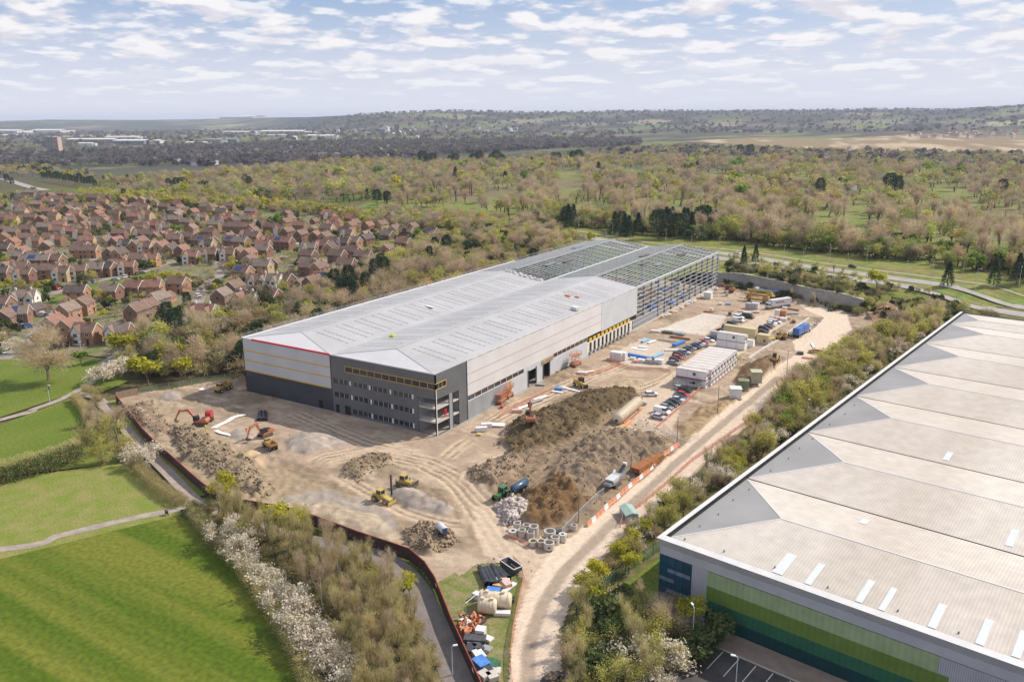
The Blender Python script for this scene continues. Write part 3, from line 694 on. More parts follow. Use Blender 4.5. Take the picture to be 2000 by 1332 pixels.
# side that faces the houses and the roof
panel(MB(), (-WW, 0, 0), (0, -1, 0), (-1, 0, 0), -130, 0, 0, WH).build('rear_side_wall', m_lilac, wh)
def slope(x0, x1, z0, z1, y0, y1, front=None):
    b = MB().poly([(x0, front if front is not None else y0, z0), (x1, y0, z1), (x1, y1, z1), (x0, y1, z0)])
    return b
E1, E2 = 125.0, 131.5
for k, (xl, xr, ye) in enumerate(((-WW, -BAY, E1), (-BAY, 0, E2))):
    xm = (xl+xr)/2; H0, H1 = WH+.02, WH+RH; yl = ye+4*(k == 0)
    b = MB(); b.poly([(xl, 0, H0), (xm, 7.2, H1), (xm, ye, H1), (xl, yl, H0)]); b.build('roof', m_roofa, wh)
    b = MB(); b.poly([(xr, 0, H0), (xr, ye, H0), (xm, ye, H1), (xm, 7.2, H1)]); b.build('roof', m_roofa, wh)
    MB().poly([(xl, 0, H0), (xr, 0, H0), (xm, 7.2, H1)]).build('roof_hip', m_lgrey, wh)
    MB().bar((xm, 7.2, H1+.03), (xm, ye, H1+.03), .5, .06).bar((xm, 7.2, H1+.02), (xl+.3, .1, H0+.04), .3, .05).bar((xm, 7.2, H1+.02), (xr-.3, .1, H0+.04), .3, .05).build('ridge_capping', m_roofa, wh)
    hw = BAY/2
    for side in (-1, 1):
        n = 26
        for i in range(n):
            y = 10.5+(i//2)*(ye-16)/(n/2)+(i % 2)*3.0; b = MB()
            if y > ye-2: continue
            for q in range(8):
                t0 = .16+q*.088; t1 = t0+.068
                p = [(xm+side*hw*t, H1-RH*t+.05) for t in (t0, t1)]
                b.poly([(p[0][0], y-.17, p[0][1]), (p[1][0], y-.17, p[1][1]), (p[1][0], y+.17, p[1][1]), (p[0][0], y+.17, p[0][1])][::side])
            b.build('rooflight', m_roofb, wh)
MB().box(-BAY-.35, 3.0, WH-.05, -BAY+.35, E2, WH+.04).build('valley_gutter', mat('gutter_grey', (.30, .29, .285), (.36, .35, .345), scale=.3), wh)
MB().box(-WW-.35, 0, WH-.35, -WW+.5, 160, WH+.12).build('eaves_gutter', m_whitep, wh)
# edge protection rail along the far eaves
b = MB()
for z in (.6, 1.15): b.bar((-WW-.3, 0, WH+z), (-WW-.3, WL, WH+z), .05)
for i in range(78): b.bar((-WW-.3, i*2.96+.2, WH), (-WW-.3, i*2.96+.2, WH+1.2), .05)
b.build('edge_guard_rail', m_steel, wh)
# steel frame of the open part
fy = [131.5+i*(WL-131.5)/13 for i in range(14)]
for i, y in enumerate(fy):
    for x in (-.35, -BAY, -WW+.35):
        if x < -70 or x > -1 or i % 2 == 0: MB().box(x-.38, y-.26, .06, x+.38, y+.26, WH-.2).build('column', m_steeld, wh)
for y in fy:
    b = MB()
    for xl in (-WW, -BAY):
        xm = xl+BAY/2; b.bar((xl, y, WH-.45), (xm, y, WH+RH-.45), .3, .55).bar((xm, y, WH+RH-.45), (xl+BAY, y, WH-.45), .3, .55)
    b.build('rafter', m_steeld, wh)
for k, (xl, y0) in enumerate(((-WW, E1), (-BAY, E2))):
    for s in (0, 1):
        for i in range(11):
            t = (i+.5)/11; x = xl+(t*BAY/2 if s == 0 else BAY/2+t*BAY/2); z = WH+RH*(t if s == 0 else 1-t)-.04
            MB().box(x-.13, y0, z-.12, x+.13, WL, z+.1).build('purlin', m_purlin, wh)
for x, z in ((-WW/4*3, WH+RH), (-WW/4, WH+RH)): MB().box(x-.35, 131, z-.1, x+.35, WL, z+.1).build('ridge_beam', m_purlin, wh)
MB().box(-BAY-.6, E1, WH-.15, -BAY+.6, WL, WH+.05).build('valley_beam', m_steel, wh)
MB().box(-.5, E2, WH-.2, .05, WL, WH+.2).build('eaves_beam', m_steel, wh); MB().box(-WW, WL-.2, WH-.2, 0, WL+.1, WH+.2).build('eaves_beam', m_steel, wh)
nets = mat('safety_net', (.10, .22, .20), (.22, .27, .26), scale=.09, rough=.9, alpha=.34)
for xl in (-WW, -BAY):
    xm = xl+BAY/2; rn = random.Random(int(xl))
    for k in range(12):
        y0, y1 = 132+k*8.1, 132+k*8.1+7.8
        for s, (xa, xb) in enumerate(((xl+.3, xm), (xm, xl+BAY-.3))):
            if rn.random() < (.25 if s else .1): continue
            za, zb = (WH-1.0, WH+RH-1.0) if s == 0 else (WH+RH-1.0, WH-1.0); sg = rn.uniform(.2, .9)
            MB().poly([(xa, y0, za), ((xa+xb)/2, (y0+y1)/2, (za+zb)/2-sg), (xa, y1, za)]).poly([(xa, y0, za), (xb, y0, zb), ((xa+xb)/2, (y0+y1)/2, (za+zb)/2-sg)]).poly([(xb, y0, zb), (xb, y1, zb), ((xa+xb)/2, (y0+y1)/2, (za+zb)/2-sg)]).poly([(xb, y1, zb), (xa, y1, za), ((xa+xb)/2, (y0+y1)/2, (za+zb)/2-sg)]).build('safety_net', nets, wh)
for i, (x, y) in enumerate(((-14, 171), (-9, 176), (-22, 190), (-50, 150), (-48, 163), (-62, 200), (-10, 206))):
    zz = WH+RH*(1-abs(((x+WW) % BAY)-BAY/2)/(BAY/2))+.1; MB().box(x-1.1, y-4, zz, x+1.1, y+4, zz+.35).build('decking_bundle', m_roofb if i % 2 else m_rust0, wh)
for i in range(9):
    z = 2.6+i*1.75; MB().box(-.06, 131.5 if z > 6 else 127.2, z-.1, .06, WL, z+.1).build('side_rail', m_steel, wh)
    MB().box(-WW, WL, z-.09, 0, WL+.12, z+.09).build('side_rail', m_steel, wh); MB().box(-WW-.1, 130, z-.09, -WW+.02, WL, z+.09).build('side_rail', m_steel, wh)
b = MB().bar((-.1, fy[-2], .4), (-.1, fy[-1], 9), .25).bar((-.1, fy[-2], 9), (-.1, fy[-1], WH), .25).bar((-.1, fy[-2], 9), (-.1, fy[-1], .4), .2).bar((-.1, fy[-2], WH), (-.1, fy[-1], 9), .2)
b.build('bracing', m_steel, wh)
MB().box(-.4, 127.2, .05, .25, WL, .7).build('ground_beam', m_conc, wh)
MB().box(-1.2, 128, .06, .0, 153, 4.4).build('dock_steelwork', m_steeld, wh).hide_render = False
# things left on the roof
def roof_z(x):
    d = abs(((x+WW) % BAY)-BAY/2)/(BAY/2); return WH+.05+RH*(1-d)
y_ = 22.0; MB().box(-33.9, y_, WH+.2, -32.4, y_+1.3, WH+1.1).box(-33.7, y_+.2, WH+1.1, -32.6, y_+1.1, WH+1.25).build('storage_bin', mat('lime_plastic', (.48, .52, .03), (.55, .6, .05), scale=2), None)
tag(bpy.data.objects['storage_bin'], 'lime yellow bin standing in the roof valley near the office end', 'bin')
def packs(name, pts, m, label, cat='pallet', group=None, parent=None):
    o = None
    for i, (x, y, z, a, b_, h) in enumerate(pts):
        o = MB().box(-a/2, -b_/2, .12, a/2, b_/2, h).box(-a/2+.05, -b_/2, 0, a/2-.05, b_/2, .12, 1).build(name, [m, m_timber], None, (x, y, z), bevel=.05)
        o.rotation_euler.z = random.uniform(-.3, .3); tag(o, label(i) if callable(label) else label, cat, group)
    return o
packs('panel_pack', [(-BAY-9, 58, roof_z(-BAY-9), 4, 1.1, .4)], m_whitep, 'white bundle of sheets lying near the middle of the left roof ridge', 'bundle')
packs('panel_pack', [(-2.2, 83, roof_z(-2.2), 2.6, 1.6, 1.2)], m_whitep, 'white pack of sheets at the roof edge above the loading docks', 'bundle')
packs('panel_pack', [(-12, 96, roof_z(-12), 2.2, 1.2, .5), (-9, 97.5, roof_z(-9), 1.8, .8, .4)], mat('orange_wrap', (.6, .22, .10), (.66, .30, .18), scale=2), lambda i: ('larger' if i == 0 else 'smaller')+' orange tool pack on the right roof slope near its clad end', 'bundle')
for i in range(14):
    x = -BAY-1.5-i*1.25-random.random(); y = E1-.8-random.random()*2
    o = MB().box(-.55, -.4, 0, .55, .4, .55+random.random()*.3).build('insulation_roll', m_whitep, None, (x, y, roof_z(x)), bevel=.12)
    o.rotation_euler.z = random.random()*3; tag(o, f'white insulation roll, {nth(i)} from the roof valley in the line along the unfinished roof edge', 'roll', 'insulation rolls along the unfinished roof edge')

# ---------------------------------------------------------------- the neighbour: long multi-ridged roof, green banded end wall
nb = thing('distribution_shed', 'huge cream roofed shed with many hipped ridges and green banded end wall', 'warehouse', (79.8, -43.6, 0), radians(-8.2))
NU, NV, NH = 213.9, 150.0, 13.0
m_fascia = mat('fascia_white', (.70, .67, .64), (.78, .75, .72), scale=.4, rough=.5, wave=('X', 2.2, .12))
m_cap = mat('parapet_capping', (.56, .54, .52), (.62, .60, .58), scale=.3, rough=.5)
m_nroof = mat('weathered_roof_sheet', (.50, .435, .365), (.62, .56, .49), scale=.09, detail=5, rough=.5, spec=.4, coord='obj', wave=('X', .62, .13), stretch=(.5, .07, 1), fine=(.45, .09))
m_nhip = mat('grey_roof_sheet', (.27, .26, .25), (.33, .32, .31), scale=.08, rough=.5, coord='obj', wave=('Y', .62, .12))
m_nglass = mat('blue_glass', (.012, .045, .075), (.02, .08, .12), scale=.25, rough=.08, spec=.7)
m_nsil = mat('silver_ribbed', (.42, .42, .44), (.47, .47, .49), scale=.3, rough=.4, coord='obj', wave=('X', 1.1, .35))
m_nsm = mat('silver_fascia', (.40, .395, .41), (.45, .445, .46), scale=.3, rough=.4)
greens = [mat('pale_green_cladding', (.30, .38, .20), (.33, .41, .22), scale=.1, rough=.5, coord='obj', wave=('X', .32, .10), fine=(.5, .10)), mat('olive_green_cladding', (.13, .20, .035), (.15, .225, .045), scale=.1, rough=.5, coord='obj', wave=('X', .32, .10), fine=(.5, .10)), mat('deep_green_cladding', (.025, .115, .06), (.03, .13, .07), scale=.1, rough=.5, coord='obj', wave=('X', .32, .10), fine=(.5, .10)), mat('dark_teal_cladding', (.003, .042, .045), (.005, .05, .052), scale=.1, rough=.5, coord='obj', wave=('X', .32, .10), fine=(.5, .10))]
def nwall(nm, m, x0, x1, z0, z1, y=.6): return MB().box(x0, y, z0, x1, y+.25, z1).build(nm, m, nb)
nwall('glazed_corner', m_nglass, .5, 6.6, 0, 9.75, .5)
nwall('ribbed_wall', m_nsil, 6.6, 9.4, 0, 9.8)
for m, z0, z1 in zip(greens, (6.95, 4.35, 2.15, 0), (9.6, 6.95, 4.35, 2.15)): nwall('green_wall_band', m, 9.4, 44.5 if z1 > 9 else 46, z0, z1)
nwall('ribbed_wall', m_nsil, 44.5, NV, 0, 9.6, .65)
nwall('upper_wall', m_nsm, .5, NV, 9.75, 11.3, .55)
b = MB()
for i in range(1, 4): b.box(.48+i*1.53, .44, 0, .54+i*1.53, .5, 9.75)
for z in (1.9, 3.9, 5.8, 7.8): b.box(.5, .44, z, 6.6, .5, z+.07)
b.build('glazing_bars', mat('teal_bars', (.01, .05, .07), rough=.4), nb)
b = MB()
for i, z in enumerate((1.0, 3.0, 5.0, 6.8)): b.box(.6+(i % 2)*1.5, .46, z, 3.4+(i % 2)*3, .49, z+.7)
b.build('glazing_reflections', mat('painted_reflection', (.12, .15, .20), (.2, .23, .28), scale=2, rough=.4), nb)  # pale bands painted on the glass as its reflections
MB().box(.5, .86, 0, .75, NU-.4, 11.3).build('long_wall', m_nsil, nb)
MB().box(.5, NU-.4, 0, NV, NU-.2, 12.6).build('rear_wall', m_nsil, nb)
# overhanging sloped fascia and parapet capping
b = MB()
b.poly([(0, 0, 12.75), (NV, 0, 12.75), (NV, .75, 11.1), (.75, .75, 11.1)]).poly([(0, 0, 12.75), (.75, .75, 11.1), (.75, NU-.75, 11.1), (0, NU, 12.75)][::-1])
b.poly([(.75, .75, 11.1), (NV, .75, 11.1), (NV, 1.2, 11.1), (1.2, 1.2, 11.1)])
b.build('fascia', m_nsm, nb)
b = MB()
b.poly([(0, 0, 12.76), (NV, 0, 12.76), (NV, 1.15, 13.05), (1.15, 1.15, 13.05)]).poly([(0, 0, 12.76), (1.15, 1.15, 13.05), (1.15, NU-1.15, 13.05), (0, NU, 12.76)]).poly([(0, NU, 12.76), (1.15, NU-1.15, 13.05), (NV, NU-1.15, 13.05), (NV, NU, 12.76)])
b.build('parapet', m_fascia, nb)
b = MB().box(1.15, 1.15, 12.45, NV, 1.6, 12.5).box(1.15, 1.6, 12.45, 1.6, NU-1.15, 12.5).box(1.15, 1.15, 12.5, 1.17, NU-1.15, 13.04).box(1.17, 1.15, 12.5, NV, 1.17, 13.04)
b.build('parapet_gutter', m_dark, nb)
vl = [1.6, 32.4, 64.2, 96.5, 128.5, 161.2, 192.8, NU-1.3]
for i in range(7):
    u0, u1 = vl[i], vl[i+1]; um = (u0+u1)/2 if i < 6 else 199.5; ax = 14.9 if i < 6 else 9.0; z0 = 12.55; z1 = 12.55+1.75*(1 if i < 6 else .6); xg = 1.6
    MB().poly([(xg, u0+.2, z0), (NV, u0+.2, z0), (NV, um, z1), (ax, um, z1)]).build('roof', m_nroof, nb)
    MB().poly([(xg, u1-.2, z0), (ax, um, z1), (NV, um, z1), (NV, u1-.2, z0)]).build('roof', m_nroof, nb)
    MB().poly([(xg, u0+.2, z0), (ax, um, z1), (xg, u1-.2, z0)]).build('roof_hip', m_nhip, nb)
    MB().bar((ax, um, z1+.02), (NV, um, z1+.02), .35, .06).build('ridge_capping', m_cap, nb)
    MB().bar((ax, um, z1+.02), (xg+.2, u0+.4, z0+.04), .3, .05).bar((ax, um, z1+.02), (xg+.2, u1-.4, z0+.04), .3, .05).build('hip_capping', m_cap, nb)
    if i < 6: MB().box(1.6, u1-.2, 12.4, NV, u1+.2, 12.46).build('valley_gutter', m_dark, nb)
m_nrl = mat('pale_rooflight', (.60, .63, .67), (.66, .69, .72), scale=1, rough=.3)
def nz(u, i=0):
    u0, u1 = vl[i], vl[i+1]; um = (u0+u1)/2; return 12.55+1.75*(1-abs(u-um)/((u1-u0)/2))
def nlight(x0, x1, u0, u1, i=0):
    MB().poly([(x0, u0, nz(u0, i)+.05), (x1, u0, nz(u0, i)+.05), (x1, u1, nz(u1, i)+.05), (x0, u1, nz(u1, i)+.05)]).build('rooflight', m_nrl, nb)
for x0, x1 in ((19.6, 21.2), (24.7, 25.7), (32.3, 33.3), (35.6, 36.5), (42.2, 43.3), (48.2, 49.3), (52.5, 53.6), (60, 61)): nlight(x0, x1, 2.1, 8.2)
nlight(25.0, 26.2, 26, 28.5); nlight(46, 47.2, 34.2, 40, 1); nlight(29, 30.2, 66, 70, 2); nlight(58, 59.2, 34.2, 40, 1)
for x, u in ((4, 2.6), (11, 3), (19.5, 3.4), (28, 3), (38, 3.2), (46, 3), (4, 8), (4.5, 14), (4, 21), (4.4, 27), (4, 38), (4.4, 46), (4, 53), (4.2, 60), (4, 71), (4.4, 80), (4, 88)):
    i = 0 if u < 32 else (1 if u < 64 else 2); um = (vl[i]+vl[i+1])/2
    z = 12.55+1.75*min((x-1.6)/13.3, 1-abs(u-um)/((vl[i+1]-vl[i])/2)); MB().tube([(x, u, z), (x, u, z+.35)], [.16, .06], 6).build('roof_anchor', m_steeld, nb)
# ---------------------------------------------------------------- trees
m_bark = mat('bark', (.13, .10, .075), (.20, .165, .125), scale=1.2, coord='obj', rough=.95, rnd=.2)
m_birch = mat('birch_bark', (.46, .43, .37), (.60, .57, .5), scale=2.0, coord='obj', rough=.9, rnd=.15)
def fol(name, a, b, rnd, tr=.3, sc=.35): return mat(name, a, b, scale=sc, coord='obj', rough=.9, spec=.1, rnd=rnd, transl=tr)
FOL = dict(bare=fol('bare_twigs', (.44, .34, .225), (.56, .445, .30), .2, .5), budding=fol('olive_buds', (.40, .375, .10), (.52, .48, .155), .2, .5), yellow=fol('yellow_spring_leaves', (.40, .38, .03), (.52, .48, .06), .15, .35),
           green=fol('fresh_leaves', (.16, .27, .03), (.23, .34, .05), .2, .35), dark=fol('evergreen_needles', (.03, .058, .026), (.06, .095, .04), .2, .2), bush=fol('bramble_leaves', (.075, .10, .03), (.13, .15, .055), .25, .25),
           white=fol('white_blossom', (.56, .48, .35), (.80, .73, .60), .10, .35, .8), brown=fol('dry_scrub', (.42, .36, .165), (.54, .46, .23), .25, .5))
rg = np.random.default_rng(11)
def unit(v): return v/(np.linalg.norm(v, axis=-1, keepdims=True)+1e-9)
def slivers(c, d, ln, w, rg):
    """one thin triangle per row: root c, direction d, length ln, width w"""
    s = unit(np.cross(d, rg.normal(size=d.shape))); V = np.stack([c-s*w[:, None]/2, c+s*w[:, None]/2, c+d*ln[:, None]], 1)
    return V.reshape(-1, 3), np.arange(len(c)*3).reshape(-1, 3)
def leaves(c, sz, rg, flat=.35):
    u = unit(rg.normal(size=c.shape)); t = rg.normal(size=c.shape); v = unit(np.cross(u, t))
    V = np.stack([c-u*sz[:, None]*.5, c+v*sz[:, None]*.45, c+u*sz[:, None]*.5, c-v*sz[:, None]*.45], 1)
    return V.reshape(-1, 3), np.arange(len(c)*4).reshape(-1, 4)
def limbs(h, spread, up, rg, levels=4, fork=3, clear=.3, trunks=1, s_thin=False):
    """branches (p0, p1, r0, r1, level) of a tree of height h"""
    out = []; tips = []
    def grow(p, d, ln, r, lv):
        q = p+d*ln; out.append((p, q, r, r*.68, lv))
        if lv >= levels: tips.append(q); return
        for i in range(fork):
            a = rg.uniform(.35, .85)*spread; n = unit(np.cross(d, rg.normal(size=3))); e = unit(d*cos(a)+n*sin(a)+np.array([0, 0, up]))
            st = p+d*ln*rg.uniform(.3 if lv == 0 else .5, 1.0); grow(st, e, ln*rg.uniform(.55, .8), r*.55, lv+1)
        if lv < 3: grow(q, unit(d+rg.normal(0, .18, 3)), ln*.72, r*.68, lv+1)
    for i in range(trunks):
        p = np.array([rg.normal(0, .3), rg.normal(0, .3), 0])*(trunks > 1)
        grow(p, unit(np.array([rg.normal(0, .06+.25*(trunks > 1)), rg.normal(0, .06+.25*(trunks > 1)), 1.0])), h*max(clear, .12), h*(.009 if s_thin else .014), 0)
    return out, np.array(tips)
def tri_tubes(br, n=3, rmin=.012):
    V = []; F = []
    for p, q, r0, r1, lv in br:
        d = unit(q-p); a = unit(np.cross(d, [.3, .9, .2])); b = np.cross(d, a); k = len(V)
        for c, r in ((p, max(r0, rmin)), (q, max(r1, rmin))):
            for j in range(n): V.append(c+r*(cos(2*pi*j/n)*a+sin(2*pi*j/n)*b))
        for j in range(n): F.append((k+j, k+(j+1) % n, k+n+(j+1) % n, k+n+j))
    return np.array(V), np.array(F)
def join(parts):
    V = []; F = []; k = 0
    for v, f in parts:
        f = np.asarray(f)
        if f.shape[1] == 3: f = np.concatenate([f, f[:, 2:]], 1)
        V.append(v); F.append(f+k); k += len(v)
    return np.concatenate(V), np.concatenate(F)
def mesh_of(name, VF, m):
    V, F = VF; me = bpy.data.meshes.new(name); tri = F[:, 2] == F[:, 3]
    faces = [tuple(f[:3]) if t else tuple(f) for f, t in zip(F.tolist(), tri)]
    me.from_pydata(V.tolist(), [], faces); me.materials.append(m); me.update(); return me
SPEC = {  # height, spread, up, clear, n twigs, twig length, width, form
    'bare': dict(h=13, spread=.95, up=.3, clear=.15, tw=1.7, fol='bare'), 'wide': dict(h=17, spread=1.15, up=.12, clear=.2, tw=1.9, fol='bare'),
    'poplar': dict(h=19, spread=.5, up=.75, clear=.12, tw=2.0, fol='bare'), 'budding': dict(h=11, spread=.95, up=.3, clear=.2, tw=1.25, fol='budding', leaf=.30),
    'yellow': dict(h=9, spread=.95, up=.3, clear=.2, tw=.8, fol='yellow', leaf=.42), 'green': dict(h=10, spread=1.0, up=.25, clear=.22, tw=.8, fol='green', leaf=.5),
    'sapling': dict(h=9, spread=.6, up=.6, clear=.36, tw=.8, fol='brown', thin=1), 'birch': dict(h=11, spread=.6, up=.5, clear=.36, tw=.8, fol='bare', thin=1, bark='birch'),
    'shrub': dict(h=4, spread=1.0, up=.25, clear=.22, tw=.7, fol='brown', trunks=3), 'bush': dict(h=4, spread=1.1, up=.2, clear=.2, tw=.5, fol='bush', trunks=3, leaf=.45),
    'blossom': dict(h=5, spread=1.05, up=.25, clear=.2, tw=.6, fol='white', trunks=3, leaf=.26)}
PROTO = {}
def make_proto(kind, var, lod):
    s = SPEC[kind]; rg = np.random.default_rng(hash((kind.__len__()*31+sum(map(ord, kind)), var)) % 10000)
    tr = s.get('trunks', 1); lv = 3 if (tr > 1 or s.get('thin')) else 4
    br, tips = limbs(s['h'], s['spread'], s['up'], rg, lv, 3, s['clear'], tr, bool(s.get('thin')))
    top = tips[:, 2].max(); sc = s['h']/max(top+s['tw']*.5, .1)
    br = [(p*sc, q*sc, a*sc, b*sc, l_) for p, q, a, b, l_ in br]; tips = tips*sc
    big = [b for b in br if b[4] <= 1]; small = [b for b in br if b[4] > 1]
    if lod: small = [b for b in small if b[4] == 2]
    n = {0: 1500, 1: 800, 2: 260, 3: 70}[lod]; n = int(n*(.55 if s.get('thin') else .62 if tr > 1 else 1)*(3.3 if kind == 'wide' else 1))
    wd = {0: .055, 1: .13, 2: .26, 3: .9}[lod]; kl = {0: 1, 1: 1.25, 2: 1.9, 3: 2.2}[lod]
    ii = rg.integers(0, len(tips), n); c = tips[ii]+rg.normal(0, .45*s['tw'], (n, 3)); ctr = np.array([0, 0, s['h']*.45])
    d = unit(unit(tips[ii]-ctr)*.9+rg.normal(0, .75, (n, 3))+np.array([0, 0, 1.3 if s.get('thin') else .35])); c[:, 2] = np.maximum(c[:, 2], .1)
    parts = []
    if s.get('leaf'):
        sz = s['leaf']*{0: 1.1, 1: 1.8, 2: 2.9, 3: 5.0}[lod]*rg.uniform(.5, 1.3, n); parts.append(leaves(c+d*rg.random((n, 1))*s['tw'], sz, rg))
        if lod < 2: parts.append(slivers(c[::3], d[::3], s['tw']*rg.uniform(.5, 1.1, len(c[::3]))*kl, np.full(len(c[::3]), wd*.6), rg))
    else: parts.append(slivers(c, d, s['tw']*rg.uniform(.5, 1.2, n)*kl, np.full(n, wd), rg))
    if lod < 2 and small: parts.append(tri_tubes(small, 3, .03 if lod else .02))
    tv = tri_tubes(big if lod < 2 else big[:1], 5 if lod == 0 else 3, .04 if lod == 0 else .08)
    return tv, join(parts), FOL[s['fol']], (m_birch if s.get('bark') else m_bark)
def conifer(kind, var, lod):
    rg = np.random.default_rng(var*7+(3 if kind == 'pine' else 1)); h = 14.0
    n = {0: 2400, 1: 900, 2: 130, 3: 60}[lod]; t = rg.random(n)**.8; a = rg.uniform(0, 6.28, n)
    if kind == 'spruce': z = h*(.06+.94*t); R = 3.1*(1-t)**.85+.15; lay = .75+.25*np.abs(np.sin(z*2.4+a))
    else:
        z = h*(.38+.62*t); R = 3.3*np.sqrt(np.clip(1-((t-.35)/.68)**2, 0, 1))+.3; lay = .6+.4*vnoise(a*1.4, z*.5, var)
    r = R*lay*np.sqrt(rg.uniform(.25, 1, n)); c = np.stack([r*np.cos(a), r*np.sin(a), z], 1)
    d = unit(np.stack([np.cos(a), np.sin(a), np.full(n, -.15 if kind == 'spruce' else .3)], 1)+rg.normal(0, .45, (n, 3)))
    w = {0: .22, 1: .42, 2: 1.2, 3: 2.0}[lod]; cr = slivers(c-d*.3, d, rg.uniform(.5, 1.1, n)*{0: 1, 1: 1.3, 2: 2.3, 3: 3}[lod], np.full(n, w), rg)
    br = [(np.zeros(3), np.array([0, 0, h*.93]), .22, .05, 0)]
    return tri_tubes(br, 5), join([cr]), FOL['dark'], m_bark
def proto(kind, var, lod):
    k = (kind, var, lod)
    if k not in PROTO:
        tv, cv, fm, bm = (conifer if kind in ('pine', 'spruce') else make_proto)(kind, var, lod)
        PROTO[k] = (mesh_of(kind+'_trunk', tv, bm), mesh_of(kind+'_crown', cv, fm), cv, tv)
    return PROTO[k]
HT = {k: v['h'] for k, v in SPEC.items()}; HT.update(pine=14.0, spruce=14.0)
NAME = dict(bare='bare_tree', wide='bare_tree', poplar='poplar_tree', budding='budding_tree', yellow='spring_tree', green='leafy_tree', sapling='sapling', birch='birch_tree', shrub='shrub', bush='evergreen_bush', blossom='blossom_bush', pine='pine_tree', spruce='spruce_tree')
DESC = dict(bare='bare brown tree', wide='broad bare brown tree', poplar='tall upright bare tree', budding='tree hazed with olive green buds', yellow='bright yellow-green spring tree', green='fresh green leafy tree', sapling='thin leafless sapling', birch='slender birch with a pale trunk', shrub='leafless brown shrub', bush='dark green evergreen bush', blossom='white blossoming thorn bush', pine='dark green pine', spruce='dark pointed spruce')
CAT = dict(shrub='shrub', bush='bush', blossom='bush')
ALLT = []
def plant(kind, x, y, h, label, group=None, z=None, fat=None):
    if z is None: z = max(float(embank(x, y)), 0) if y > 196 else 0.0
    dist = sqrt((x-CAM[0])**2+(y-CAM[1])**2); lod = 0 if dist < 270 else 1
    tm, cm, _, _ = proto(kind, random.randrange(3), lod); s = h/HT[kind]; f = s*(fat or (random.uniform(.7, .95) if kind in ('sapling', 'birch') else random.uniform(1.0, 1.4)))
    if kind in ('shrub', 'bush', 'blossom'):
        o = bpy.data.objects.new(NAME[kind], cm); C.objects.link(o)
    else:
        o = thing(NAME[kind], None, None)
        for nm, me in (('trunk', tm), ('crown', cm)):
            c = bpy.data.objects.new(nm, me); C.objects.link(c); c.parent = o
    o.location = (x, y, z-.1); o.scale = (f, f, s); o.rotation_euler = (0, 0, random.uniform(0, 6.28))
    tag(o, label, CAT.get(kind, 'tree'), group); ALLT.append((x, y)); return o
def scatter(poly, n, mind, seed, ok=None, taken=None):
    rg = np.random.default_rng(seed); P = np.array(poly); lo, hi = P.min(0), P.max(0); out = []; tk = list(taken or [])
    for _ in range(60):
        xy = rg.uniform(lo, hi, (n*6, 2)); xy = xy[inside(xy[:, 0], xy[:, 1], poly)]
        for q in xy:
            if ok is not None and not ok(q): continue
            if all((q[0]-t[0])**2+(q[1]-t[1])**2 > mind*mind for t in tk[-500:]): out.append(tuple(q)); tk.append(tuple(q))
            if len(out) >= n: return out
    return out
GROUPTXT = {}
def zone(poly, mix, mind, where, seed, ok=None, fill=True):
    pts = scatter(poly, sum(m_[1] for m_ in mix), mind, seed, ok); random.Random(seed).shuffle(pts); i = 0
    for kind, n, h0, h1 in mix:
        sel = sorted(pts[i:i+n], key=lambda p: (p[0]-CAM[0])**2+(p[1]-CAM[1])**2); i += n
        for k, (x, y) in enumerate(sel):
            few = len(sel) <= 14
            lab = f'{DESC[kind]} {where}' + (f', {nth(k)} nearest' if few and len(sel) > 1 else '')
            plant(kind, x, y, random.uniform(h0, h1), lab, f'{DESC[kind]}s {where}' if len(sel) > 1 else None)
def spot(kind, px, py, h, label, z=0.0, fat=None):
    x, y = gp(px, py, z); return plant(kind, x, y, h, label, None, z, fat)
# scrub belt between the playing field and the curved path
zone(gps('400,1002 480,1026 600,1075 720,1115 768,1160 808,1248 843,1345 880,1500 720,1500 690,1340 640,1215 560,1115 450,1045'), [('sapling', 100, 6, 9.5), ('birch', 30, 7, 10.5), ('budding', 10, 4, 6.5), ('shrub', 50, 2.5, 4.5), ('bush', 12, 1.5, 3), ('green', 4, 2.5, 4)], 1.9, 'in the scrub belt by the curved path', 3)
bl = smoothline(gps('447,1068 475,1105 520,1150 560,1200 590,1240 625,1265 640,1300 680,1345'), 3)
for i, (x, y) in enumerate(bl):
    plant('blossom', x+random.uniform(-.8, .8), y+random.uniform(-.8, .8), random.uniform(4.2, 6.2), f'white blossoming bush, {nth(i)} from the path end along the playing field hedge', 'blossoming bushes along the playing field hedge', fat=random.uniform(1.0, 1.4))
spot('yellow', 446, 992, 8, 'bright yellow-green tree rising in front of the hoarding at the path bend'); spot('yellow', 532, 1045, 7, 'yellow-green tree beside the path above the blossom line'); spot('yellow', 560, 1060, 6.5, 'second yellow-green tree beside the path above the blossom line')
spot('yellow', 575, 1045, 6, 'small yellow tree close to the hoarding behind the path'); spot('yellow', 800, 1165, 4.5, 'small yellow bush at the outer edge of the curved path')
for i, p in enumerate(((692, 1190), (690, 1230), (735, 1290))): spot('bare', *p, 6.5, f'round russet tree, {nth(i)} of three in the middle of the scrub belt')
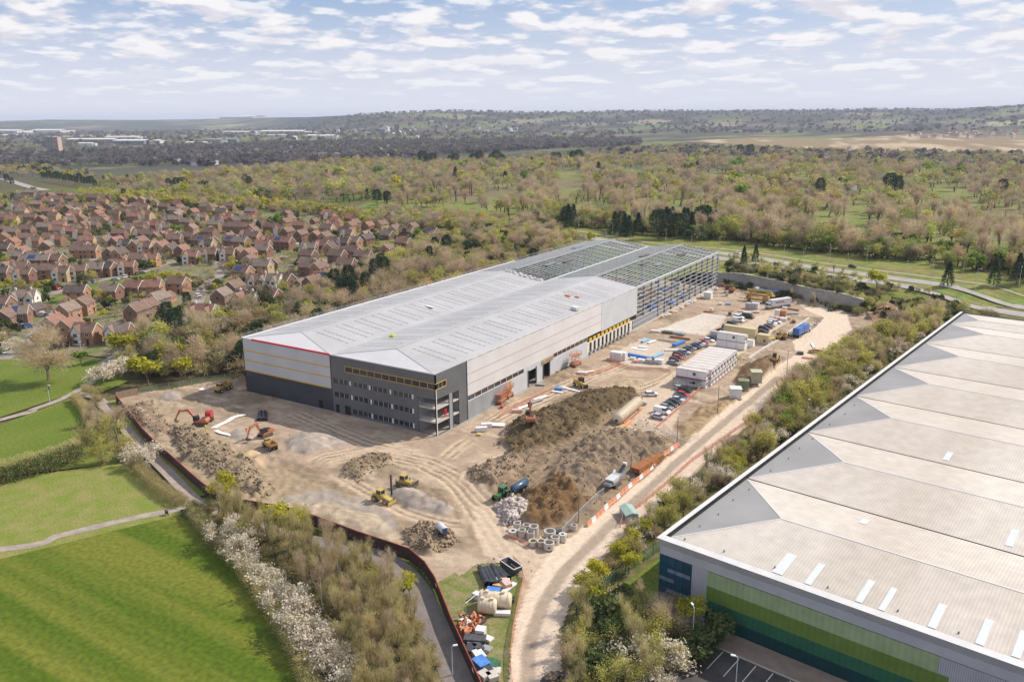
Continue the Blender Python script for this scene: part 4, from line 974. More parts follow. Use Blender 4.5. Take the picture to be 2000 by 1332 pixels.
# trees beside the fields
spot('wide', 95, 742, 19, 'great bare oak standing alone at the edge of the lawn', fat=1.25)
spot('green', 160, 712, 5, 'low bright green bush behind the great bare oak', fat=1.5)
for k, (kind, px, py, h, lb) in enumerate((('bare', 188, 868, 10, 'bare brown tree in the clump where the two hedges meet'), ('shrub', 160, 872, 6, 'tall brown shrub at the hedge side of the tree clump'), ('budding', 215, 880, 10, 'olive tree at the front of the clump where the hedges meet'), ('bare', 230, 862, 11, 'tallest bare tree of the clump where the hedges meet'), ('budding', 200, 905, 7, 'low olive tree leaning over the rough meadow'), ('budding', 246, 895, 7, 'olive tree between the clump and the blossoming bush'), ('shrub', 225, 905, 5, 'brown shrub under the trees beside the meadow'), ('bare', 180, 835, 8, 'bare tree at the back of the clump near the hedge'), ('shrub', 255, 915, 4, 'brown shrub beside the blossom at the meadow corner'))): spot(kind, px, py, h, lb, fat=1.2)
spot('blossom', 284, 912, 6, 'pale blossoming bush beside the footpath at the meadow corner', fat=1.3); spot('blossom', 262, 900, 5, 'smaller blossoming bush behind the one at the meadow corner', fat=1.2)
for i in range(8): spot('blossom', 192+i*12, 748-i*4+random.uniform(-3, 3), random.uniform(5, 6.5), f'white blossoming bush, {nth(i)} from the path fork in the thicket by the track', fat=1.2)
for i, p in enumerate(((172, 772), (180, 778), (188, 785), (194, 792))): spot('shrub', *p, 4, f'brown shrub, {nth(i)} from the fork in the row beside the site gate')
for i, (px, py) in enumerate(((0, 668), (12, 672), (28, 680), (45, 690), (20, 690))): spot('blossom' if i % 2 == 0 else 'shrub', px, py, 4.5, f'bush, {nth(i)} from the road in the row behind the lawn', fat=1.3)
spot('yellow', 290, 752, 10, 'golden yellow tree at the corner of the woodland by the site fence'); spot('yellow', 335, 722, 11, 'yellow-green tree just inside the woodland behind the site fence'); spot('yellow', 240, 700, 10, 'yellow-green tree beside the last white gabled house'); spot('yellow', 355, 742, 8, 'yellow bush behind the site fence near the shaded wall'); spot('green', 300, 690, 8, 'light green tree beside the white gabled houses')
# woodland along the far side of the warehouse
WOOD = gps('240,690 300,662 380,655 430,640 480,612 560,590 640,562 700,545 780,508 850,492 900,478 950,466 1010,448 1060,446')+[(-84, 262), (-82, 20)]+gps('468,732 300,742 245,725')
zone(WOOD, [('bare', 105, 9, 14), ('budding', 62, 8, 12), ('shrub', 28, 4, 6), ('poplar', 10, 12, 15), ('pine', 12, 9, 13), ('yellow', 8, 6, 9), ('bush', 10, 3, 5), ('blossom', 5, 4, 6), ('green', 6, 6, 9)], 4.4, 'in the woodland behind the warehouse', 5)
for i, (px, py) in enumerate(((640, 588), (655, 575), (668, 590), (682, 570), (700, 562), (715, 575), (735, 555), (752, 548), (345, 668), (330, 652), (520, 612), (508, 598), (690, 590))): spot('pine', px, py, random.uniform(10, 14), f'dark pine, {nth(i)} of the group at the house side of the woodland', fat=1.2)
# belt between the haul road and the neighbouring shed
BELT = gps('1104,1420 1104,1260 1124,1195 1164,1132 1230,1068 1316,990 1418,896 1518,812 1578,758 1660,694 1730,656 1795,614 1840,609')+[(104, 172), (76, -34), (82, -52)]+gps('1330,1240 1300,1420')
clearb = lambda q: pdist(np.array([q[0]]), np.array([q[1]]), [(74.5, -44), (104.5, 172)])[0] > 6.5
zone(BELT, [('shrub', 70, 2.6, 4.6), ('bare', 34, 5, 8), ('budding', 66, 4.5, 7.5), ('blossom', 48, 3.2, 5), ('bush', 12, 2, 3.5), ('sapling', 70, 5.5, 9), ('yellow', 8, 4, 5.5)], 2.3, 'in the belt beside the haul road', 9, clearb)
FARB = gps('1500,815 1570,760 1655,694 1735,656 1790,640 1690,700 1600,770 1530,850')
zone(FARB, [('budding', 34, 7, 10.5), ('bare', 22, 7, 11), ('green', 5, 5, 7), ('shrub', 20, 4, 6)], 2.6, 'in the taller far part of the haul road belt', 29, clearb)
for i, (px, py) in enumerate(((1180, 1275), (1190, 1240), (1168, 1300), (1195, 1210), (1150, 1330))): spot('bush', px, py, random.uniform(4.5, 6.5), f'tall dark evergreen bush, {nth(i)} of those crowding the mouth of the haul road', fat=1.3)
for i, (px, py) in enumerate(((1215, 1100), (1235, 1075), (1228, 1120), (1250, 1052), (1165, 1140), (1140, 1165))): spot('yellow', px, py, random.uniform(4.5, 6), f'yellow flowering bush, {nth(i)} of the row beside the haul road gate', fat=1.3)
for i, (px, py) in enumerate(((1235, 1262), (1262, 1300), (1250, 1330), (1290, 1290), (1310, 1320), (1225, 1300))): spot('blossom', px, py, random.uniform(4.5, 6), f'pale blossoming bush, {nth(i)} of the group in front of the parking bays', fat=1.3)
spot('yellow', 1345, 1240, 7, 'yellow tree against the silver panel of the banded wall'); spot('bush', 1390, 1250, 5, 'dark bush at the foot of the banded wall', fat=1.3); spot('bush', 1360, 1275, 4, 'dark hedge bush beside the parking bays', fat=1.6); spot('bare', 1300, 1215, 6, 'bare tree in front of the blue glazed corner'); spot('bush', 1380, 1285, 3.5, 'dark hedge bush at the end of the parking bays', fat=1.6)
# bank behind the retaining wall
zone(gps('1424,536 1500,553 1600,575 1690,590 1800,600 1900,606 1960,590 1800,560 1650,533 1500,508 1424,498', 6), [('shrub', 46, 2.5, 4.5), ('budding', 18, 4, 7), ('bush', 20, 2, 3.5), ('sapling', 12, 4, 7)], 2.6, 'on the bank behind the retaining wall', 13)
for i, (px, py, h) in enumerate(((1452, 521, 11), (1475, 515, 10.5))): spot('spruce', px, py, h, ('wider' if i == 0 else 'slimmer')+' pointed spruce standing beside the corner of the steel frame', 6, fat=1.0)
spot('yellow', 1712, 565, 9, 'yellow tree between the retaining wall and the dual carriageway', 5.5); spot('yellow', 1150, 475, 7, 'yellow bush just behind the steel roof frame', 5); spot('spruce', 1850, 560, 12, 'wide dark spruce beyond the carriageway', 4.5, 1.3); spot('spruce', 1985, 556, 15, 'dark spruce at the end of the carriageway', 4.5, 1.2); spot('spruce', 1940, 558, 13, 'dark spruce between two others beyond the carriageway', 4.5, 1.2)
# parkland beyond the carriageway, near part tree by tree
CLEAR = [gps(s) for s in ('1095,405 1190,400 1195,440 1105,442', '1082,335 1140,335 1132,392 1092,392', '1560,432 1640,440 1730,455 1720,490 1600,472', '1300,420 1380,430 1400,465 1330,458', '1800,372 1900,382 1900,412 1800,405', '1355,338 1465,343 1465,366 1365,364', '1900,420 2010,430 2010,475 1920,465', '945,372 1015,377 1015,412 945,408', '880,395 940,398 940,420 880,416', '1240,395 1290,398 1290,425 1235,422', '1630,400 1700,405 1690,430 1630,425', '1210,330 1270,330 1270,352 1215,352')]
clear_ok = lambda q: not any(inside(np.array([q[0]]), np.array([q[1]]), c)[0] for c in CLEAR)
offroad = lambda q: clear_ok(q) and pdist(np.array([q[0]]), np.array([q[1]]), ROAD)[0] > 17
PARK = gps('740,412 860,408 960,420 1100,446 1250,468 1400,482 1550,503 1700,522 1850,542 2050,570 2050,430 1850,425 1650,412 1400,400 1150,385 900,375 760,385')
zone(PARK, [('bare', 105, 13, 20), ('poplar', 92, 16, 24), ('budding', 92, 9, 16), ('green', 10, 9, 13), ('shrub', 14, 4, 7), ('yellow', 12, 7, 11)], 6.5, 'in the parkland beyond the carriageway', 17, offroad)
zone(gps('1040,446 1250,470 1500,497 1700,522 1900,548 2040,566 2040,548 1850,522 1650,500 1450,470 1250,450 1040,430'), [('budding', 40, 6, 10), ('green', 22, 6, 10), ('shrub', 14, 4, 6)], 3.5, 'in the hedge line along the carriageway', 23, offroad)
for i, (px, py) in enumerate(((1107, 448), (1120, 444), (1200, 462), (1214, 458), (1228, 466), (1246, 462), (1285, 470), (1300, 462), (1312, 452), (1322, 470), (1335, 455), (1350, 468), (1368, 460), (1385, 470), (1395, 462), (1290, 452), (1306, 456), (1318, 460), (1330, 462), (1342, 450), (1356, 458), (1374, 452), (1220, 464), (1110, 452))): spot('spruce' if i % 3 else 'pine', px, py, random.uniform(14, 21), f'dark conifer, {nth(i)} from the building end of the row along the carriageway', 3.5, random.uniform(1.1, 1.6))
for i, (px, py, h) in enumerate(((737, 405, 17), (757, 404, 15), (1600, 392, 22), (1735, 390, 26), (1750, 392, 24), (1748, 505, 15), (1640, 372, 14), (1585, 358, 13), (1500, 365, 14), (1955, 390, 20), (890, 360, 22))): spot('pine' if i != 10 else 'spruce', px, py, h, f'lone dark conifer, {nth(i)} of the scattered ones in the parkland')
# farther woods: masses nobody could count
def mass(name, label, zones, seed, lod=2, ok=None):
    rg = np.random.default_rng(seed); Vs, Fs, Cs = [], [], []; k = 0
    for poly, kinds, n, h0, h1 in zones:
        xy = np.array(scatter(poly, n, 0.0, int(rg.integers(1e6)), ok))
        if not len(xy): continue
        kk = rg.choice(len(kinds), len(xy), p=np.array([q[1] for q in kinds])/sum(q[1] for q in kinds))
        for ki, (kind, _, colr) in enumerate(kinds):
            for var in range(3):
                P = xy[(kk == ki)][var::3]; n_ = len(P)
                if not n_: continue
                _, _, (cv, cf), (tv, tf) = proto(kind, var, lod); V, F = join([(cv, cf), (tv, tf)])
                h = rg.uniform(h0, h1, n_)/HT[kind]; f = h*rg.uniform(1.05, 1.6, n_); a = rg.uniform(0, 6.28, n_)
                X = V[None, :, 0]*f[:, None]; Y = V[None, :, 1]*f[:, None]
                W = np.stack([X*np.cos(a)[:, None]-Y*np.sin(a)[:, None]+P[:, :1], X*np.sin(a)[:, None]+Y*np.cos(a)[:, None]+P[:, 1:], V[None, :, 2]*h[:, None]-.3], -1)
                W[..., 2] += (hill(P[:, 0], P[:, 1])*sstep(1500, 2500, np.hypot(P[:, 0]-CAM[0], P[:, 1]-CAM[1]))+np.maximum(embank(P[:, 0], P[:, 1]), 0))[:, None]
                Vs.append(W.reshape(-1, 3)); Fs.append((F[None]+(k+np.arange(n_)*len(V))[:, None, None]).reshape(-1, 4)); k += n_*len(V)
                c = np.array(colr)*rg.uniform(.75, 1.25, (n_, 1))*(1+rg.normal(0, .06, (n_, 3))); c = np.repeat(c[:, None], len(V), 1)
                c[:, len(cv):] = (.10, .08, .06); Cs.append(c.reshape(-1, 3))
    V = np.concatenate(Vs); F = np.concatenate(Fs); tri = F[:, 2] == F[:, 3]
    me = bpy.data.meshes.new(name); nt_, nq = int(tri.sum()), int((~tri).sum())
    me.vertices.add(len(V)); me.vertices.foreach_set('co', V.astype(np.float32).ravel())
    lv = np.concatenate([F[tri][:, :3].ravel(), F[~tri].ravel()]).astype(np.int32); me.loops.add(len(lv)); me.loops.foreach_set('vertex_index', lv)
    st = np.concatenate([np.arange(nt_)*3, nt_*3+np.arange(nq)*4]).astype(np.int32); me.polygons.add(nt_+nq); me.polygons.foreach_set('loop_start', st)
    me.polygons.foreach_set('loop_total', np.concatenate([np.full(nt_, 3), np.full(nq, 4)]).astype(np.int32)); me.update(calc_edges=True)
    ca = me.color_attributes.new('tint', 'FLOAT_COLOR', 'POINT'); ca.data.foreach_set('color', np.concatenate([np.concatenate(Cs), np.ones((len(V), 1))], 1).astype(np.float32).ravel())
    me.materials.append(mat('distant_foliage', (.85, .85, .85), (1.15, 1.15, 1.15), scale=.3, attr=True, rough=.95, spec=.05, transl=.4))
    o = bpy.data.objects.new(name, me); C.objects.link(o); return tag(o, label, None, None, 'stuff')
BRC, OLC, YLC, DKC, GRC = (.45, .355, .235), (.43, .41, .13), (.46, .42, .05), (.045, .07, .035), (.17, .27, .04)
mass('far_parkland_trees', 'spread of bare and budding trees across the far parkland', [
    (gps('640,405 760,385 900,376 1150,386 1400,401 1650,413 1900,428 2150,440 2150,345 1800,330 1500,322 1150,312 950,318 760,340 600,365 480,395'), [('bare', 5, BRC), ('poplar', 3.4, BRC), ('budding', 3, OLC), ('yellow', .35, YLC), ('spruce', .25, DKC), ('green', .4, GRC)], 1750, 11, 20),
    (gps('440,400 640,385 800,345 1000,322 700,318 400,345 200,365'), [('bare', 4, BRC), ('poplar', 2, BRC), ('budding', 3, OLC), ('yellow', .6, YLC)], 900, 9, 17),
    (gps('150,392 330,402 520,415 700,432 705,420 540,400 340,385 160,380'), [('yellow', 2, YLC), ('budding', 4, OLC), ('bare', 1.5, BRC)], 620, 6, 10),
    (gps('-300,330 100,330 300,365 250,385 60,345 -300,360'), [('yellow', 1, YLC), ('budding', 4, OLC), ('bare', 2, BRC), ('bush', 1, DKC)], 300, 7, 13),
    (gps('700,440 900,462 960,470 1000,448 900,432 760,418'), [('budding', 4, OLC), ('bare', 4, BRC), ('yellow', .7, YLC)], 330, 6, 11)], 31, 2, clear_ok)
NV_, PB, PB2 = (.17, .155, .15), (.29, .235, .185), (.36, .30, .20)  # NV_ puts the cloud shadow over the far town into the tree colour
mass('distant_woodland', 'town trees and woods below the hills, cloud shadow put into their dark colour', [
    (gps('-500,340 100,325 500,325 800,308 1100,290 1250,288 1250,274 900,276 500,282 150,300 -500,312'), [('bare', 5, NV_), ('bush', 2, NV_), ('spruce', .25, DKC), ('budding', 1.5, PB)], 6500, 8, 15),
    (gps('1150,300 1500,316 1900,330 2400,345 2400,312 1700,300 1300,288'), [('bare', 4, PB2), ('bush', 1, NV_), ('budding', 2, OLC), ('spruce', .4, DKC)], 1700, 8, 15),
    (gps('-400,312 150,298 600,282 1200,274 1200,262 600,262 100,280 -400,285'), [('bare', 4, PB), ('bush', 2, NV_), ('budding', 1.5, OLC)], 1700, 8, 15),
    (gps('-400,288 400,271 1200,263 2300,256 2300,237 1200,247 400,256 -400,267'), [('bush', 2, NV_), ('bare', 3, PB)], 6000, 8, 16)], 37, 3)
for i, (px, py) in enumerate([(85+6*k, 352+1.0*k) for k in range(0, 18)]+[(205, 362), (330, 372), (338, 374), (346, 372), (354, 375), (362, 373), (370, 376), (378, 374), (388, 377), (398, 376), (406, 378), (243, 392), (480, 366), (488, 368), (25, 366), (15, 362)]):
    spot('pine', px, py, random.uniform(11, 17), f'dark pine, {nth(i)} of those standing in the windbreaks behind the estate', fat=1.1)
for i, (px, py) in enumerate(((826, 326), (836, 328), (846, 326), (880, 326), (890, 328), (926, 324), (936, 326), (960, 324), (970, 326), (980, 324), (1080, 322), (1090, 322), (1120, 324), (1130, 322), (1445, 304), (1465, 308), (1490, 308))):
    spot('pine', px, py, random.uniform(20, 28), f'tall dark evergreen, {nth(i)} of those above the far parkland', fat=1.5)
mass('undergrowth', 'low brushwood filling the woodland floor beside the warehouse', [(WOOD, [('shrub', 4, (.38, .31, .165)), ('budding', 3, OLC), ('bare', 4, BRC), ('bush', 1, (.10, .12, .05))], 900, 4, 9)], 41, 1, lambda q: q[0] < -84)
mass('undergrowth', 'low brushwood filling the belt beside the haul road', [(BELT, [('shrub', 5, (.38, .31, .165)), ('budding', 3, OLC), ('bush', 1, (.10, .13, .05)), ('blossom', .5, (.5, .45, .38))], 420, 1.8, 3.6)], 43, 1, clearb)
mass('undergrowth', 'low brushwood and brambles filling the scrub belt by the playing field', [(gps('400,1000 480,1020 600,1066 735,1108 785,1155 828,1245 862,1345 900,1500 720,1500 690,1340 640,1215 560,1115 450,1045'), [('shrub', 5, (.38, .31, .16)), ('budding', 3, (.34, .31, .11)), ('bush', 1, (.12, .15, .05))], 330, 1.0, 2.2)], 47, 1)
mass('undergrowth', 'scrub and young trees massed along the carriageway hedge line', [(gps('1040,446 1250,470 1500,497 1700,522 1900,548 2060,568 2060,545 1850,520 1650,498 1450,468 1250,448 1040,430'), [('shrub', 3, (.36, .30, .16)), ('budding', 4, (.33, .33, .10)), ('green', 2, (.22, .29, .07)), ('bare', 3, BRC)], 330, 5, 12),
    (gps('1424,540 1500,556 1600,578 1690,592 1800,604 1960,600 1960,590 1800,572 1650,546 1500,524 1424,512', 6), [('shrub', 5, (.30, .26, .13)), ('bush', 4, (.10, .12, .05)), ('budding', 3, (.30, .29, .10))], 260, 1.5, 4), (PARK, [('bare', 4, BRC), ('poplar', 3, BRC), ('budding', 4, OLC)], 110, 11, 18)], 59, 1, offroad)
# hedges
def hedge(pts, wd, h, dens, fm, name, label, seed, leafy=False, stuffn=None):
    rg = np.random.default_rng(seed); P = np.array(smoothline(pts, 6)); seg = np.hypot(*np.diff(P, axis=0).T); cum = np.r_[0, np.cumsum(seg)]; n = int(cum[-1]*dens)
    t = rg.uniform(0, cum[-1], n); x = np.interp(t, cum, P[:, 0]); y = np.interp(t, cum, P[:, 1]); hh = h*(.72+.5*fbm(x/2.5, y/2.5, seed))
    u = rg.uniform(-1, 1, n); v = rg.random(n)**.7; k = np.clip(np.searchsorted(cum, t)-1, 0, len(seg)-1); dx = np.diff(P, axis=0)[k]/seg[k][:, None]
    off = u*wd/2*np.sqrt(1-.75*v**2)+.5*(fbm(x/2, y/2, seed+3)-.5); c = np.stack([x-dx[:, 1]*off, y+dx[:, 0]*off, v*hh], 1)
    d = unit(np.stack([-dx[:, 1]*u, dx[:, 0]*u, np.full(n, .7)], 1)+rg.normal(0, .6, (n, 3)))
    parts = [slivers(c, d, rg.uniform(.4, .9, n), np.full(n, .10), rg)] if not leafy else [leaves(c, rg.uniform(.25, .6, n), rg)]
    V, F = join(parts); me = mesh_of(name, (V, F), fm); o = bpy.data.objects.new(name, me); C.objects.link(o); return tag(o, label, 'hedge')
hedge(gps('374,996 400,1035 470,1112 540,1210 595,1310 640,1430'), 3.4, 2.6, 220, FOL['brown'], 'hedge', 'long brown hedge along the edge of the striped playing field', 1)
hedge(gps('374,994 395,1022 440,1075'), 2.6, 2.2, 160, FOL['bush'], 'hedge', 'dark green part of the hedge at the corner of the playing field', 5, True)
hedge(gps('-120,985 0,940 60,925 110,912 158,892'), 6.5, 5.0, 330, FOL['brown'], 'hedge', 'tall scrubby hedge between the lawn and the rough meadow', 2)
hedge(gps('-120,988 0,943 60,928 110,914 158,896'), 5.5, 4.2, 150, FOL['bush'], 'hedge', 'evergreen growth inside the tall hedge between lawn and meadow', 6, True)
hedge(gps('146,782 168,806 180,835 192,862'), 3.0, 2.4, 260, FOL['brown'], 'hedge', 'clipped brown hedge along the end of the upper lawn', 3)
hedge(gps('268,922 300,950 335,974 362,990'), 3.0, 2.4, 240, FOL['brown'], 'hedge', 'clipped brown hedge along the end of the rough meadow', 4)
hedge(gps('112,566 150,560 170,554'), 2, 1.6, 80, FOL['bush'], 'hedge', 'dark green clipped hedge beside the estate road', 7, True)
# ---------------------------------------------------------------- the housing estate
m_est = mat('estate_gardens_and_drives', (.20, .17, .12), (.15, .16, .06), scale=.11, detail=6, rough=.95, spec=.1, fine=(.5, .3), contrast=(.42, .58))
sheet('estate_field', gps('-400,430 -100,388 60,374 250,394 450,411 640,421 760,448 950,470 880,487 780,517 700,547 640,567 560,592 480,617 430,645 370,657 300,667 232,700 150,692 60,694 0,668 -400,740'), .0, m_est)
sheet('estate_lawn_field', gps('92,594 110,572 180,556 250,541 292,527 300,538 250,552 190,570 140,592'), .03, m_grass)
m_lane = mat('estate_lane', (.24, .205, .19), (.31, .27, .245), scale=.3, rough=.95, fine=(1.5, .1))
for s, w_ in (('0,702 40,682 75,650 105,618 132,596 160,588', 7), ('100,575 180,551 260,536 300,524 335,512 390,505 440,520', 6), ('440,522 425,540 400,560 385,590 370,620 330,645', 6), ('440,520 520,505 600,500 660,520 720,498 760,488', 6), ('200,478 260,474 330,470 420,478 500,490', 5), ('0,520 60,505 130,500 190,508', 5), ('210,462 230,445 260,430 330,440', 5), ('0,455 90,450 190,440', 5), ('500,470 560,455 640,462 720,470', 5), ('262,668 235,700 205,712', 8)):
    ribbon('estate_lane', gps(s), w_, .05+random.random()*.02, m_lane)
BRICK = {'red brick': mat('red_brick', (.19, .10, .07), (.245, .13, .09), scale=.6, coord='obj', rough=.9), 'orange brick': mat('orange_brick', (.34, .18, .10), (.40, .225, .135), scale=.6, coord='obj', rough=.9), 'brown brick': mat('brown_brick', (.21, .125, .08), (.27, .165, .11), scale=.6, coord='obj', rough=.9), 'buff brick': mat('buff_brick', (.40, .28, .16), (.46, .33, .20), scale=.6, coord='obj', rough=.9), 'white rendered': mat('white_render', (.64, .60, .53), (.70, .66, .60), scale=.4, coord='obj', rough=.8)}
def rmat(n, a, b): return mat(n, a, b, scale=.5, coord='obj', rough=.85, wave=('Z', 1.6, .14), fine=(2.5, .1))
TILE = {'brown': rmat('brown_tiles', (.17, .108, .082), (.22, .14, .105)), 'russet': rmat('russet_tiles', (.235, .12, .085), (.29, .155, .11)), 'grey-brown': rmat('grey_brown_tiles', (.205, .155, .12), (.26, .20, .16)), 'dark': rmat('dark_tiles', (.10, .078, .068), (.135, .105, .09)), 'orange': rmat('orange_tiles', (.46, .19, .115), (.54, .25, .16))}
m_barge = mat('white_bargeboard', (.66, .63, .58), (.7, .67, .62), scale=1, rough=.7)
m_win = mat('house_window_glass', (.045, .05, .06), (.08, .085, .095), scale=.8, rough=.15, spec=.6)
m_solar = mat('solar_panel', (.015, .035, .10), (.025, .06, .17), scale=1.0, coord='obj', rough=.2, spec=.6)
def mesh(mb, name, m):
    me = bpy.data.meshes.new(name); me.from_pydata(mb.v, [], mb.f); me.materials.append(m); me.update(); return me
def put(name, me, parent, role=None):
    o = bpy.data.objects.new(name, me); C.objects.link(o); o.parent = parent
    if role is not None: o.material_slots[0].link = 'OBJECT'; o.material_slots[0].material = role
    return o
KIT = {}
def house_kit(t, lod):
    k = (t, lod)
    if k in KIT: return KIT[k]
    Lh, D, E, R = dict(b=(9.5, 7.2, 5.0, 7.9), g=(8.5, 7.0, 5.0, 7.9), w=(9, 7, 5.0, 7.9), t=(8.5, 7.5, 7.9, 10.9), l=(17, 7.5, 5.1, 8.1), s=(9.5, 7.2, 5.0, 8.0), k=(6, 5.6, 2.5, 4.9), v=(11, 7.2, 5, 8), r=(9, 7.5, 5, 8.4))[t]
    out = []
    W = MB().prism([(-D/2, -.3), (D/2, -.3), (D/2, E), (0, R-.12), (-D/2, E)], -Lh/2, Lh/2).move(rz=pi/2); out.append(('wall', mesh(W, 'wall', m_barge), 'wall', None))
    ov = .35; sl = (R-E)/(D/2); e0 = E-ov*sl
    rf = MB().prism([(-D/2-ov, e0), (0, R), (D/2+ov, e0), (D/2+ov, e0+.2), (0, R+.22), (-D/2-ov, e0+.2)], -Lh/2-.2, Lh/2+.2).move(rz=pi/2); out.append(('roof', mesh(rf, 'roof', m_barge), 'roof', None)); ri = 1
    for sx_ in ((Lh*.28,) if t not in 'lv' else (-Lh*.3, Lh*.3)):
        if t != 'k': out.append(('chimney', mesh(MB().box(sx_-.4, -.35, R-.5, sx_+.4, .35, R+1.0).box(sx_-.18, -.18, R+1.0, sx_+.18, .18, R+1.3), 'chimney', m_barge), 'wall', ri))
    if lod < 2:
        bg = MB()
        for s in (-1, 1): bg = MB().bar((s*(Lh/2+.23), -D/2-ov, e0-.02), (s*(Lh/2+.23), 0, R+.03), .06, .3).bar((s*(Lh/2+.23), 0, R+.03), (s*(Lh/2+.23), D/2+ov, e0-.02), .06, .3); out.append(('bargeboard', mesh(bg, 'bargeboard', m_barge), m_barge, ri))
    front = -D/2
    if t in ('w', 'v'):
        for cx in ((-Lh*.2,) if t == 'w' else (-Lh*.3, Lh*.3)):
            gw, gr = 3.4, 7.3; front = -D/2-1.1
            G = MB().prism([(-gw/2, -.3), (gw/2, -.3), (gw/2, 5.0), (0, gr-.15), (-gw/2, 5.0)], front, -.6).move(dx=cx); out.append(('gable_wing', mesh(G, 'gable_wing', m_barge), BRICK['white rendered'], None))
            gi = len(out)-1; s2 = (gr-5.0)/(gw/2); f0 = 5.0-.3*s2
            out.append(('gable_roof', mesh(MB().prism([(-gw/2-.3, f0), (0, gr), (gw/2+.3, f0), (gw/2+.3, f0+.2), (0, gr+.22), (-gw/2-.3, f0+.2)], front-.2, -.4).move(dx=cx), 'gable_roof', m_barge), 'roof', gi))
            if lod < 2:
                for z in (3.3, .8): out.append(('window', mesh(MB().box(cx-.75, front-.06, z, cx+.75, front+.05, z+1.25), 'window', m_win), m_win, gi))
    if lod < 2 and t != 'k':
        nx = max(2, int(Lh/3.2)); wz = ((3.3, 1.15), (.9, 1.25)) if E < 6 else ((5.9, 1.1), (3.3, 1.15), (.9, 1.25))
        for i in range(nx):
            x = -Lh/2+(i+.5)*Lh/nx
            if t == 'w' and abs(x+Lh*.2) < 2.3 or t == 'v' and abs(abs(x)-Lh*.3) < 2.2: continue
            for z, h in wz:
                if z < 1.5 and i == nx-1: continue
                out.append(('window', mesh(MB().box(x-.7, -D/2-.05, z, x+.7, -D/2+.05, z+h), 'window', m_win), m_win, None)); wi = len(out)-1
                if lod == 0: out.append(('window_frame', mesh(MB().box(x-.8, -D/2-.08, z-.1, x+.8, -D/2-.051, z).box(x-.8, -D/2-.08, z+h, x+.8, -D/2-.051, z+h+.1).box(x-.04, -D/2-.08, z, x+.04, -D/2-.051, z+h).box(x-.8, -D/2-.08, z, x-.7, -D/2-.051, z+h).box(x+.7, -D/2-.08, z, x+.8, -D/2-.051, z+h), 'window_frame', m_barge), m_barge, wi))
        x = Lh/2-Lh/nx/2; out.append(('door', mesh(MB().box(x-.5, -D/2-.06, 0, x+.5, -D/2+.05, 2.1), 'door', m_dark), m_dark, None))
        if lod == 0: out.append(('porch', mesh(MB().box(x-.9, -D/2-.9, 2.35, x+.9, -D/2, 2.5), 'porch', m_barge), 'roof', None))
        for s in (-1, 1): out.append(('window', mesh(MB().box(s*Lh/2-.05, -.6, 3.3, s*Lh/2+.05, .6, 4.5), 'window', m_win), m_win, None))
    if t == 's' or (t == 'l' and lod < 2):
        n_ = np.array([0, -sl, 1])/sqrt(1+sl*sl); p = lambda x, q: (x, -q, R+.27-q*sl)
        out.append(('solar_panel', mesh(MB().poly([p(-3.4, 3.2), p(1.0, 3.2), p(1.0, .7), p(-3.4, .7)]), 'solar_panel', m_solar), m_solar, ri))
    KIT[k] = out; return out
def kit_put(kit, root, roles):
    objs = []
    for nm, me, role, par in kit: objs.append(put(nm, me, root if par is None else objs[par], roles.get(role) if isinstance(role, str) else role))
    return objs
HOUSES = []
def hs(ox, oy, k, txt):
    for q in txt.split():
        x, y, t = q.split(','); HOUSES.append((ox+float(x)/k, oy+(float(y)+8)/k, t))
hs(0, 220, 4, '240,650,l 170,690,b 330,700,b 425,700,b 480,660,b 560,700,b 620,670,b 725,690,l 840,695,b 960,715,g 1055,710,g 1110,712,g 1160,705,b 1215,735,g 1290,765,b 1385,752,b 1410,780,g 1470,705,b 1610,765,b 1665,775,g 1795,760,b 1950,745,b '
   '150,745,b 290,745,b 490,775,b 580,760,b 745,765,b 860,775,g 770,825,g 900,825,b 965,808,b 1040,795,b 1130,775,b 1160,835,w 540,855,g 640,865,g 430,842,b 250,852,b 100,872,b 330,872,g 60,835,w 175,805,b '
   '470,915,b 780,885,b 905,905,w 830,892,g 660,922,g 590,945,w 740,915,w 350,932,b 220,952,b 100,972,b 480,962,b 540,968,w 1240,902,b 1370,872,b 1462,892,b 1580,855,w 1700,872,w 1765,872,w 1830,882,g 1920,872,b 1965,805,b 1840,932,l 1930,932,b 940,985,b 1090,935,b '
   '1100,985,w 1165,992,b 1245,1012,g 1295,1005,g 1345,1005,w 1405,1012,g 1480,1012,b 1600,1045,l 1650,975,b 110,1062,g 220,1022,b 400,1022,b 462,1035,w 690,1045,b 840,1052,g 920,1052,g 990,1075,w 1075,1082,g 1150,1095,w 1205,1085,g 1270,1092,g 1340,1112,g 1430,1122,g 1820,1045,s 1890,1055,b 1935,995,w 1990,972,g '
   '40,1110,b 180,1135,g 290,1205,l 445,1200,b 630,1125,b 720,1125,b 870,1142,g 945,1152,g 1090,1195,b 1185,1195,w 1500,1175,w 1560,1152,b 1645,1155,w 1705,1142,b 1790,1152,w 1870,1142,g 1950,1152,g '
   '80,1265,g 165,1262,w 755,1275,b 850,1268,w 930,1245,w 1000,1258,w 620,1292,w 500,1305,w 410,1285,b 300,1285,b 200,1318,w 15,1305,b 1905,1300,s')
hs(0, 500, 4, '612,345,b 872,335,b 1060,305,b 1195,302,b 1400,275,b 660,445,g 540,495,g 1245,402,g 1160,465,g 1080,495,g 1315,352,k 205,390,v 285,445,k 60,545,g 150,520,s 25,435,b 560,625,g 690,668,w 940,668,w 1600,510,v 1740,372,g 1835,305,g 1940,400,v 1890,505,k 430,600,g')
